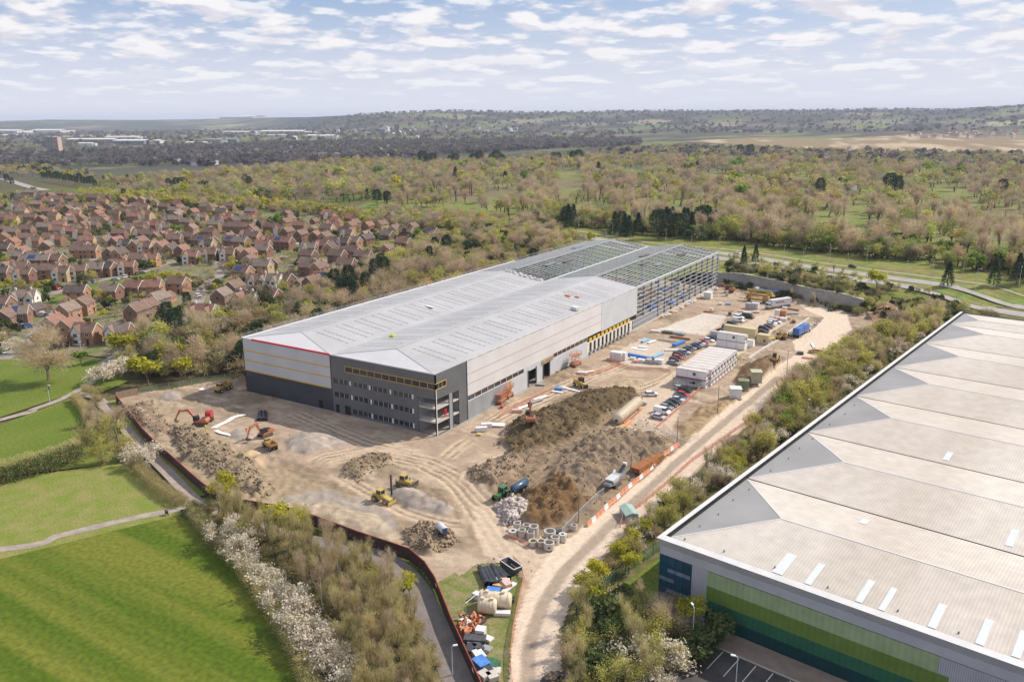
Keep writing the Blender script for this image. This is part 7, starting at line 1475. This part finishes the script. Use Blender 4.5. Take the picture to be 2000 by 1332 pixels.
dumper(436, 763, pdir(436, 763, 425, 768), 'amber', 'dump truck standing in the shadow of the anthracite wall', .85); dumper(527, 875, pdir(527, 875, 515, 868), 'amber', 'amber dump truck in front of the orange excavator between mounds', .7); dumper(1532, 661, pdir(1532, 661, 1542, 650), 'amber', 'amber site dumper in the queue behind the blue lorry', .6)
x, y, z = sp(792, 950); r = thing('bulldozer', 'yellow bulldozer with raised blade facing the curved tracks', 'bulldozer', (x, y, z), pdir(780, 945, 812, 953)); p = P_['yellow']; r.scale = (.86,)*3
for q in (-1.15, 1.15): track(r, q, 4.6, 1.15, .65)
MB().prism([(-1.9, .8), (2.0, .8), (2.1, 1.9), (.5, 2.0), (.3, 1.7), (-1.9, 1.7)], -.75, .75).build('body', p, r, bevel=.05); cab_(r, -1.3, .4, -.75, .75, 1.7, 3.2, p); MB().tube([(1.3, .3, 1.9), (1.3, .3, 2.7)], .09, 8).build('exhaust', m_chass, r)
b = MB()
for i in range(6): a0 = -.45+i*.18; b.poly([(2.9+.6*a0*a0, -1.9, .25+i*.25), (2.9+.6*a0*a0, 1.9, .25+i*.25), (2.9+.6*(a0+.18)**2, 1.9, .5+i*.25), (2.9+.6*(a0+.18)**2, -1.9, .5+i*.25)])
b.box(2.75, -1.9, .3, 2.85, 1.9, 1.7).build('blade', m_track, r)
for q in (-1.55, 1.55): MB().bar((-.5, q, .6), (2.8, q, .6), .22).build('push_arm', p, r)
MB().bar((-2.0, 0, 1.2), (-3.1, 0, .5), .3).bar((-3.1, 0, 1.5), (-3.1, 0, .1), .2).build('ripper', m_track, r)
x, y, z = sp(747, 980); r = thing('compactor', 'yellow wheeled compactor casting a shadow on the pale track', 'compactor', (x, y, z), pdir(735, 975, 762, 984)); r.scale = (.86,)*3
MB().prism([(-3.0, .9), (-.2, .9), (0, 1.3), (-.2, 2.0), (-2.8, 1.9)], -.9, .9).build('rear_body', p, r, bevel=.08); MB().prism([(.3, 1.0), (3.0, .8), (3.1, 1.5), (1.0, 1.9), (.3, 1.7)], -.75, .75).build('front_frame', p, r, bevel=.08); cab_(r, -1.3, .3, -.75, .75, 1.9, 3.3, p)
for x_ in (-1.8, 2.0):
    for q in (-1.0, 1.0): wheel(r, x_, q, .85, .65, m_track, p)
MB().bar((3.4, -1.5, .7), (3.4, 1.5, .7), .15, .8).build('blade', p, r); MB().bar((-3.0, -1.2, 2.2), (-3.0, 1.2, 2.2), .5, .1).build('tail_board', p, r)
x, y, z = sp(765, 966); r = thing('marker_post', 'tall dark post standing behind the yellow compactor', 'post', (x, y, z)); MB().box(-.15, -.15, -.2, .15, .15, 4.6).build('shaft', m_chass, r); MB().box(-.22, -.22, 4.6, .22, .22, 4.75).build('cap', m_chass, r)
a = pdir(1000, 952, 970, 972); x, y, z = sp(980, 973); r = thing('tractor', 'green farm tractor with yellow wheels beside the rubble pile', 'tractor', (x, y, z), a); p = P_['green']; r.scale = (.95,)*3
MB().prism([(.3, .9), (2.5, .9), (2.6, 1.5), (2.4, 1.75), (.3, 1.8)], -.5, .5).build('bonnet', p, r, bevel=.1); MB().box(-1.5, -.5, .7, .4, .5, 1.5).build('chassis', m_chass, r); cab_(r, -1.3, .4, -.75, .75, 1.5, 2.85, p)
for x_, rad, w_ in ((-1.0, .95, .6), (1.9, .68, .45)):
    for q in (-.95, .95): wheel(r, x_, q, rad, w_, None, P_['yellow'])
for q in (-.95, .95): MB().box(-1.6, q-.32, 1.85, -.4, q+.32, 1.93).build('mudguard', p, r)
a = pdir(998, 958, 1030, 938); x, y, z = sp(1015, 955); r = thing('tanker_trailer', 'dark blue slurry tanker hitched behind the green tractor', 'trailer', (x, y, z), a); r.scale = (.95,)*3
MB().tube([(-2.9, 0, 1.7), (-2.6, 0, 1.7), (2.6, 0, 1.7), (2.9, 0, 1.7)], [.5, .95, .95, .5], 18).build('barrel', mat('tank_steel_blue', (.05, .09, .15), (.11, .16, .23), scale=.6, coord='obj', rough=.3, metal=.3), r, smooth=True)
for q in (-.85, .85):
    for x_ in (.2, 1.6): wheel(r, x_, q, .6, .45)
MB().bar((-2.6, 0, .8), (-4.2, 0, .7), .2).build('drawbar', m_chass, r); MB().box(-2.6, -.45, .7, 2.6, .45, .95).build('chassis', m_chass, r); MB().bar((2.8, -.5, .8), (4.1, -.9, .5), .15).build('hose', P_['grey'], r)
a = pdir(855, 1025, 872, 1040); x, y, z = sp(863, 1041); r = thing('water_bowser', 'white water bowser trailer parked on the pale track', 'trailer', (x, y, z), a); r.scale = (.68,)*3
MB().tube([(-2.1, 0, 1.75), (-2.0, 0, 1.75), (2.0, 0, 1.75), (2.1, 0, 1.75)], [.95, 1.15, 1.15, .95], 18).build('tank', P_['white'], r, smooth=True); MB().box(-2.1, -.9, .55, 2.3, .9, .75).build('chassis', m_chass, r); MB().bar((2.2, 0, .6), (3.4, 0, .5), .15).build('drawbar', m_chass, r); MB().box(2.1, -.9, .9, 2.16, .9, 2.5).build('end_plate', P_['navy'], r)
for q in (-1.0, 1.0): wheel(r, -.1, q, .5, .3)
def lift(px, py, rz, label, h, L_=4.5):
    x, y, z = sp(px, py); r = thing('scissor_lift', label, 'scissor lift', (x, y, z), rz); p = P_['orange']
    MB().box(-L_/2, -1.05, .5, L_/2, 1.05, 1.3).build('base', p, r, bevel=.08); MB().box(-L_/2-.1, -1.1, h, L_/2+.1, 1.1, h+.15).build('platform', p, r); b = MB()
    n_ = max(1, int((h-1.3)/.9)); dz = (h-1.3)/n_
    for i in range(n_):
        z0 = 1.3+i*dz; o = MB()
        for q in (-.8, .8): o.bar((-L_*.4, q, z0), (L_*.4, q, z0+dz), .14).bar((L_*.4, q, z0), (-L_*.4, q, z0+dz), .14)
        b.v, b.f, b.m = b.v+o.v, b.f+[tuple(k+len(b.v)-len(o.v)+0 for k in f) for f in o.f], b.m+o.m
    b2 = MB()
    for i in range(n_):
        z0 = 1.3+i*dz
        for q in (-.8, .8): b2.bar((-L_*.4, q, z0), (L_*.4, q, z0+dz), .14).bar((L_*.4, q, z0), (-L_*.4, q, z0+dz), .14)
    b2.build('scissor_arms', p, r)
    g = MB()
    for zz in (h+.6, h+1.15):
        for q in (-1.08, 1.08): g.bar((-L_/2, q, zz), (L_/2, q, zz), .06)
        for q in (-L_/2, L_/2): g.bar((q, -1.08, zz), (q, 1.08, zz), .06)
    for q in (-1.08, 1.08):
        for i in range(5): g.bar((-L_/2+i*L_/4, q, h), (-L_/2+i*L_/4, q, h+1.15), .06)
    g.build('guard_rail', p, r)
    for x_ in (-L_*.35, L_*.35):
        for q in (-1.0, 1.0): wheel(r, x_, q, .45, .3)
a = pdir(975, 790, 1000, 772); lift(978, 786, a, 'nearest orange scissor lift beside the grey dado wall', 3.0, 4.6); lift(992, 776, a, 'orange scissor lift behind the nearest one beside the timber battens', 3.0, 4.2); lift(1124, 714, pdir(1112, 718, 1135, 708), 'orange scissor lift raised beside the loading dock end', 3.6, 4.4)
def handler(px, py, rz, colr, label, s=1.0):
    x, y, z = sp(px, py); r = thing('telehandler', label, 'telehandler', (x, y, z), rz); r.scale = (s,)*3; p = P_[colr]
    MB().prism([(-2.2, .8), (2.0, .7), (2.0, 1.2), (.4, 1.4), (-2.3, 1.6)], -.9, .9).build('chassis', p, r, bevel=.06); cab_(r, -.6, .7, -.2, .85, 1.4, 2.7, m_chass); MB().bar((-2.0, -.55, 2.0), (2.8, -.55, 1.5), .4).build('boom', p, r); MB().bar((2.9, -1.0, .9), (2.9, .6, .9), .15, 1.0).bar((3.0, -.7, .45), (4.0, -.7, .45), .12).bar((3.0, .2, .45), (4.0, .2, .45), .12).build('forks', m_chass, r)
    for x_ in (-1.5, 1.4):
        for q in (-.95, .95): wheel(r, x_, q, .6, .4)
handler(1133, 756, pdir(1133, 756, 1147, 762), 'yellow', 'yellow and black telehandler at the top of the spoil heap', 1.1); handler(1514, 706, pdir(1514, 706, 1520, 696), 'amber', 'amber and black telehandler beside the brown soil heap'); handler(1624, 607, pdir(1624, 607, 1634, 604), 'green', 'small dark green loader on the curved far road', .8)
def lorry(px, py, rz, label, body, cabc, L_=9.0, H=3.4, split=None, name='lorry', mark=False, boom=None):
    x, y, z = sp(px, py); r = thing(name, label, name, (x, y, z), rz); h = L_/2
    MB().box(-h, -.5, .75, h, .5, 1.05).build('chassis', m_chass, r)
    c = MB().prism([(h-1.9, .9), (h, .9), (h+.02, 1.9), (h-.25, 2.9), (h-1.9, 3.0)], -1.2, 1.2).build('cab', P_[cabc], r, bevel=.08); MB().poly([(h+.06, -1.05, 1.9), (h+.06, 1.05, 1.9), (h-.18, 1.05, 2.75), (h-.18, -1.05, 2.75)]).build('windscreen', m_cglass, c)
    for q in (-1.22, 1.22): MB().box(h-1.2, q-.01, 1.85, h-.3, q+.01, 2.6).build('side_window', m_cglass, c)
    if boom is None:
        for a0, a1 in (split or [(-h, h-2.1)]):
            o = MB().prism([(a0, 1.1), (a1, 1.1), (a1, H), (a0, H)], -1.27, 1.27).build('body', P_[body], r, bevel=.05)
            if name == 'lorry' and H < 3.6: MB().box(a0+.1, -1.1, H+.0, a1-.1, 1.1, H+.16).build('load_cover', P_[body], o, bevel=.07)
            if mark:
                [(MB().box(a0+4.5, min(q, q*1.01), 2.5, a0+6.0, max(q, q*1.01), 3.1).build('red_mark', P_['red'], o), MB().box(a0+6.3, min(q, q*1.01), 2.55, a0+9.6, max(q, q*1.01), 3.0).build('blue_mark', P_['navy'], o)) for q in (-1.275, 1.275)]
    else:
        MB().box(-h, -1.3, 1.05, h-2, 1.3, 1.7).build('deck', P_[body], r); MB().box(-h+1, -1.1, 1.7, -h+3.6, 1.1, 2.9).build('crane_body', P_[body], r, bevel=.08); MB().bar((-h+1.5, 0, 3.1), (h+1.2, 0, 3.3), .8, .75).build('crane_boom', P_[boom], r); MB().bar((-h+1.5, .0, 3.55), (h-1.5, 0, 3.7), .5, .3).build('boom_extension', P_[boom], r)
    for x_ in ([-h+.8, -h+2.0, -h+3.2] if L_ > 7 else [-h+1.0])+[h-1.0]:
        for q in (-1.05, 1.05): wheel(r, x_, q, .5, .32)
    return r
lorry(1566, 653, pdir(1552, 660, 1584, 642), 'bright blue tipper lorry with two sheeted bodies on the haul road', 'blue', 'white', 13.5, 3.5, [(-6.7, -1.2), (-.8, 4.4)])
lorry(1740, 630, pdir(1750, 622, 1728, 640), 'dark blue skip lorry at the end of the haul road by the thicket', 'navy', 'navy', 8.0, 3.3)
lorry(1519, 601, pdir(1530, 599, 1504, 603), 'white articulated lorry with red and blue marks on its box', 'white', 'white', 13.5, 4.0, None, 'lorry', True)
lorry(1482, 590, pdir(1495, 590, 1460, 585), 'yellow mobile crane with lowered boom nearest the white lorry', 'amber', 'amber', 11.5, 3.4, None, 'mobile_crane', False, 'amber'); lorry(1488, 582, pdir(1505, 581, 1465, 577), 'yellow mobile crane behind the nearer one by the grey wall', 'yellow', 'amber', 11.5, 3.4, None, 'mobile_crane', False, 'yellow')
lorry(1500, 576, pdir(1520, 578, 1472, 572), 'blue flatbed lorry with a long load between cranes and grey wall', 'blue', 'white', 13.5, 2.3)
x, y, z = sp(1548, 655); r = thing('skip', 'green skip beside the amber digger on the haul road edge', 'skip', (x, y, z), .4); MB().prism([(-1.9, 1.4), (-1.3, 0), (1.3, 0), (1.9, 1.4), (1.75, 1.4), (1.2, .15), (-1.2, .15), (-1.75, 1.4)], -.9, .9).build('hopper', P_['green'], r); MB().box(-1.9, -1.0, 1.3, 1.9, -.9, 1.42).build('rim', P_['green'], r)
stack(1505, 664, 3.5, 1.6, 1.0, mat('yellow_sheeting', (.66, .56, .10), (.72, .62, .16), scale=2), 'yellow sheeted bundle beside the concrete wall of the far store', 'bundle', .3)
b = MB(); A = [sp(*p) for p in ((1462, 700), (1490, 683), (1520, 664), (1555, 640), (1580, 622))]; kl_ = thing('kerb_wall', 'low pale concrete kerb wall between the compound and the haul road', 'wall')
for p, q in zip(A[:-1], A[1:]): b.bar((p[0], p[1], .35), (q[0], q[1], .35), .9, .7)
b.build('wall_face', m_conc, kl_)
x, y, z = sp(1595, 690); r = thing('pipe_coil', 'orange coil of ducting lying on the rough island in the road', 'coil', (x, y, z)); MB().tube([(2.6*cos(t/9*pi), 1.7*sin(t/9*pi), .5+.12*sin(t)) for t in range(19)], .35, 8).build('coil', P_['amber'], r); MB().tube([(2.2*cos(t/9*pi), 1.4*sin(t/9*pi), .9) for t in range(19)], .25, 8).build('coil', P_['amber'], r)
stack(1588, 676, 1.0, 6, .4, m_whitep, 'long white beam lying on the rough island', 'beam', .35); stack(1563, 692, 2.2, 1.8, 1.0, m_dkst, 'dark tank on the end of the rough island', 'tank', .2); stack(1577, 700, 3.6, 1.6, .35, mat('faded_red_net', (.35, .09, .07), (.45, .14, .11), scale=3), 'heap of faded red netting on the rough island', 'netting', .2)
rubble('rubble', gps('1590,640 1600,628 1620,626 1618,640 1600,645'), 160, .2, .9, mat('broken_concrete', (.34, .28, .25), (.58, .50, .45), scale=1.5, detail=2), 'broken concrete pieces on the verge beyond the blue lorry', 21)
# screening machine
a = pdir(1185, 955, 1215, 930); x, y, z = sp(1200, 948); r = thing('screening_plant', 'grey screening plant with folded conveyors below the spoil heap', 'screener', (x, y, z), a); r.scale = (.82,)*3; p = P_['grey']
for q in (-1.0, 1.0): track(r, q, 3.6, .8, .45)
MB().prism([(-5.0, 1.8), (-2, 1.0), (4, 1.2), (6.2, 2.6), (6.0, 3.0), (3.6, 2.0), (-2, 1.9), (-4.8, 2.5)], -1.0, 1.0).build('frame', p, r); MB().prism([(-3, 2.0), (0, 2.0), (.6, 3.1), (-3.6, 3.1)], -1.3, 1.3).build('hopper', m_steel, r); MB().bar((1, 0, 2.1), (6.5, 0, 3.9), 1.0, .25).build('conveyor', m_chass, r); MB().bar((1.5, 1.3, 1.7), (4.8, 2.2, 2.4), .7, .2).build('side_conveyor', m_steel, r); MB().box(.5, -1.2, 1.9, 2.6, 1.2, 2.8).build('engine_box', p, r); MB().box(6.2, -.6, 3.6, 6.9, .6, 4.5).build('head_drum', m_whitep, r)
# people on the roof edge and the yard
def person(x, y, z, rz, label, vest):
    V = [(0, 0, .95), (0, 0, 1.2), (0, 0, 1.42), (0, 0, 1.52), (.02, 0, 1.68), (.2, .02, 1.4), (.27, .06, 1.12), (.25, .16, .92), (-.2, .02, 1.4), (-.27, .05, 1.12), (-.26, .14, .92), (.1, 0, .88), (.12, .03, .48), (.12, -.02, .06), (-.1, 0, .88), (-.12, .02, .48), (-.13, -.04, .06), (.12, .13, .04), (-.13, .11, .04)]
    E_ = [(0, 1), (1, 2), (2, 3), (3, 4), (2, 5), (5, 6), (6, 7), (2, 8), (8, 9), (9, 10), (0, 11), (11, 12), (12, 13), (0, 14), (14, 15), (15, 16), (13, 17), (16, 18)]
    R_ = [.15, .15, .15, .06, .105, .065, .05, .035, .065, .05, .035, .1, .075, .05, .1, .075, .05, .045, .045]
    me = bpy.data.meshes.new('person'); me.from_pydata(V, E_, []); me.materials.append(vest); o = bpy.data.objects.new('person', me); C.objects.link(o); o.modifiers.new('skin', 'SKIN')
    for i, q in enumerate(R_): me.skin_vertices[0].data[i].radius = (q, q)
    me.skin_vertices[0].data[0].use_root = True; o.modifiers.new('sub', 'SUBSURF').levels = 1; o.location = (x, y, z); o.rotation_euler = (0, 0, rz); tag(o, label, 'person')
    MB().tube([(.02, 0, 1.69), (.02, 0, 1.8), (.02, 0, 1.84)], [.13, .11, .04], 8).build('hard_hat', m_whitep, o); return o
m_vest = mat('orange_workwear', (.65, .20, .04), (.7, .26, .06), scale=6, coord='obj', rough=.8); m_vest2 = mat('lime_workwear', (.45, .55, .05), (.5, .6, .08), scale=6, coord='obj', rough=.8)
person(-73.3, 92, WH+.15, .6, 'worker in orange workwear and white hard hat at the far eaves', m_vest); person(-73.1, 94.2, WH+.15, 2.0, 'second worker in orange workwear beside the first at the far eaves', m_vest)
for px, py, v, lb in ((482, 846, m_vest, 'worker in orange beside the gravel mound and excavator'), (402, 842, m_vest2, 'worker in lime workwear near the large excavator'), (1072, 705, m_vest, 'worker in orange below the timber props')): x, y, z = sp(px, py); person(x, y, z, 1, lb, v)
# ---------------------------------------------------------------- far buildings
def far_z(x, y): return float((hill(np.array([x]), np.array([y]))*sstep(1500, 2500, math.hypot(x-CAM[0], y-CAM[1])))[0])
m_fw = mat('far_white_wall', (.58, .56, .55), (.66, .64, .62), scale=.05); m_fg = mat('far_grey_wall', (.20, .21, .24), (.27, .28, .31), scale=.05); m_fb = mat('far_brick_wall', (.33, .19, .14), (.40, .25, .19), scale=.05); m_fr = mat('far_grey_roof', (.36, .36, .38), (.46, .46, .48), scale=.02)
m_fs = mat('far_slate_roof', (.10, .09, .09), (.15, .13, .13), scale=.05); m_fwin = mat('far_windows', (.10, .11, .14), (.16, .17, .2), scale=.1)
def shed(px0, px1, py, dep, h, wall, roof, label, name='far_shed'):
    a, c = np.array(gp(px0, py)), np.array(gp(px1, py)); L_ = np.linalg.norm(c-a); rz = atan2(*(c-a)[::-1]); r = thing(name, label, 'building', (*a, far_z(*a)-1), rz)
    MB().box(0, 0, 0, L_, dep, h).build('wall', wall, r); MB().prism([(-1, h), (dep+1, h), (dep/2, h+dep*.04+1)], 0, L_).move(rz=-pi/2).move(dy=0).build('roof', roof, r) if False else MB().poly([(-1, -1, h), (L_+1, -1, h), (L_+1, dep/2, h+dep*.05+1), (-1, dep/2, h+dep*.05+1)]).poly([(-1, dep/2, h+dep*.05+1), (L_+1, dep/2, h+dep*.05+1), (L_+1, dep+1, h), (-1, dep+1, h)]).build('roof', roof, r); return r
r = thing('tower_block', 'tall pinkish brown residential tower block rising over the dark woods', 'tower', (*gp(109, 303), 0), 0); a = pdir(95, 303, 122, 303); r.rotation_euler.z = a
for x0, m in ((-17, mat('tower_grey_brick', (.30, .27, .27), (.36, .32, .32), scale=.05)), (2, mat('tower_brick', (.48, .34, .27), (.54, .39, .32), scale=.05))): MB().box(x0, -7, 0, x0+15, 7, 44).build('slab_block', m, r)  # left slab greyer, right slab pinkish tan
MB().box(-2.2, -5, 0, 2.2, 6, 46).build('lift_core', m_fg, r)
for k in range(13):
    for x0 in (-17, 2): MB().box(x0+1.5, -7.15, 4+k*3.1, x0+13.5, -7.0, 5.4+k*3.1).build('window_band', m_fwin, r)
for a in ((128, 222, 280, 60, 13, m_fg, m_fw, 'long white roofed stadium shed beside the tower block'), (205, 270, 276, 50, 16, m_fw, m_fw, 'white roofed shed at the end of the stadium sheds'), (150, 180, 286, 30, 10, m_fw, m_fw, 'small white shed in front of the stadium shed'), (220, 282, 283, 60, 14, m_fg, m_fw, 'dark walled white roofed shed before the far trees'), (285, 312, 281, 40, 11, m_fw, m_fw, 'white shed midway between stadium and dark office'), (402, 432, 281, 40, 15, m_fg, m_fg, 'dark blue grey office with a yellow centre'), (436, 462, 280, 40, 15, m_fg, m_fg, 'dark blue grey office at the far end of its pair'), (360, 400, 283, 40, 8, m_fw, m_fw, 'low white shed before the dark offices'),
          (-20, 34, 262, 120, 16, m_fw, m_fw, 'long white warehouse at the edge of the plain'), (58, 118, 261, 120, 18, m_fw, m_fw, 'longest white warehouse far on the plain'), (2, 60, 266, 60, 10, m_fw, m_fw, 'low white warehouse in front of the farthest ones'), (430, 495, 247.5, 200, 24, m_fw, m_fw, 'bright white warehouse below the low hills'), (434, 500, 262, 60, 10, m_fw, m_fw, 'white shed row on the plain before the hills'), (505, 590, 262, 90, 14, m_fw, m_fw, 'pale business park sheds below the hills'), (520, 560, 269, 50, 10, m_fw, m_fr, 'grey roofed shed in front of the business park'), (595, 650, 270, 60, 10, m_fw, m_fw, 'white sheds at the end of the business park'), (740, 752, 265, 30, 28, m_fg, m_fg, 'grey slab of the far twin towers'), (753, 758, 264, 20, 34, m_fw, m_fw, 'white tower of the far twin towers'), (813, 817, 276, 10, 20, m_fw, m_fw, 'slim pale church tower in the far town')): shed(*a)
rg = random.Random(4)
def hamlet(n, poly, wall, roof, label, group, s0, s1, hgt=(5, 8)):
    for i, (x, y) in enumerate(scatter(gps(poly), n, 0, rg.randrange(9999))):
        L_, D, h = rg.uniform(s0, s1), rg.uniform(8, 11), rg.uniform(*hgt); r = thing('distant_house', label, 'house', (x, y, far_z(x, y)-.5), rg.uniform(0, 3.1), group)
        MB().box(-L_/2, -D/2, 0, L_/2, D/2, h*.62).build('wall', wall, r); MB().prism([(-D/2-.5, h*.6), (D/2+.5, h*.6), (0, h)], -L_/2-.4, L_/2+.4).move(rz=pi/2).build('roof', roof, r)
hamlet(70, '1760,264 1990,258 2060,262 2060,270 1780,270', m_fw, m_fb, 'pale house in the far village beyond the bare tan field', 'houses of the far village beyond the tan field', 14, 26, (9, 14))
hamlet(60, '300,300 560,292 760,286 760,305 560,318 400,326 300,322', m_fw, m_fs, 'pale house among the dark trees of the far town', 'houses among the dark trees of the far town', 12, 24, (10, 15))
hamlet(40, '560,275 900,264 1150,270 1150,262 900,256 600,262', m_fw, m_fr, 'pale house in the town strung out below the hills', 'houses in the town below the hills', 16, 34, (10, 17))
hamlet(45, '1480,322 1650,316 1900,336 2050,344 2050,334 1880,322 1640,306 1480,310', m_fb, m_fs, 'brick house in the estate behind the parkland', 'houses of the estate behind the parkland', 10, 22, (8, 11))
hamlet(22, '1180,305 1480,312 1480,300 1180,294', m_fw, m_fs, 'pale house half hidden in trees above the parkland', 'houses half hidden above the parkland', 10, 20, (9, 12))
hamlet(16, '800,246 900,240 960,244 860,250', m_fw, m_fr, 'white house of the hamlet on the hillside', 'houses of the hillside hamlet', 16, 30, (10, 16))
for px, py, L_, wall, roof, lb in ((1210, 358, 26, m_fb, m_fs, 'large dark roofed house among bare trees in the parkland'), (1240, 352, 16, m_fb, m_fs, 'smaller brick house beside the large parkland house'), (1290, 357, 22, m_fw, m_fb, 'brown roofed house before the dark hedge in the parkland'), (1415, 362, 26, m_fw, m_fs, 'white house with dark steep roofs beside the golden willow'), (1448, 364, 20, m_fb, m_fr, 'grey roofed house next to the white parkland house'), (1530, 364, 34, m_fb, m_fs, 'long dark roofed house at the edge of the parkland'), (1652, 380, 20, m_fw, m_fr, 'white hipped house beside a dark tree in the parkland'), (1600, 388, 26, m_fb, m_fb, 'brown roofed lodge behind the budding trees')):
    x, y = gp(px, py); r = thing('parkland_house', lb, 'house', (x, y, 0), pdir(px-20, py, px+20, py)+rg.uniform(-.3, .3)); MB().box(-L_/2, -5, 0, L_/2, 5, 5.5).build('wall', wall, r); MB().prism([(-5.6, 5.2), (5.6, 5.2), (0, 9.5)], -L_/2-.4, L_/2+.4).move(rz=pi/2).build('roof', roof, r); MB().box(L_*.2, -.6, 8.5, L_*.2+1.2, .6, 11).build('chimney', m_fb, r)
x, y = gp(852, 246); r = thing('radio_mast', 'thin radio mast standing on the crest of the hill', 'mast', (x, y, far_z(x, y)-2)); h_ = 82-far_z(x, y)+(239-220)/1606*math.hypot(x-CAM[0], y-CAM[1])
MB().tube([(0, 0, 0), (0, 0, h_)], [2.5, 1.2], 5).build('shaft', m_fg, r); MB().box(-3, -3, h_*.8, 3, 3, h_*.83).build('antenna_ring', m_fg, r)
ribbon('far_road', gps('-100,352 0,350 30,357 60,366 90,372'), 12, .1, m_asph)
# ---------------------------------------------------------------- haze over the whole plain
hb = MB().box(CAM[0]-27000, CAM[1]-3000, -14, CAM[0]+27000, CAM[1]+27000, 190)
hm = bpy.data.materials.new('haze'); hm.use_nodes = True; hn = hm.node_tree; hn.nodes.clear()
pv = hn.nodes.new('ShaderNodeVolumePrincipled'); pv.inputs['Color'].default_value = (.76, .84, 1.0, 1); pv.inputs['Density'].default_value = 5.5e-5; pv.inputs['Anisotropy'].default_value = 0.0
ho = hn.nodes.new('ShaderNodeOutputMaterial'); hn.links.new(pv.outputs[0], ho.inputs['Volume'])
hz = hb.build('haze', hm); hz['kind'] = 'stuff'
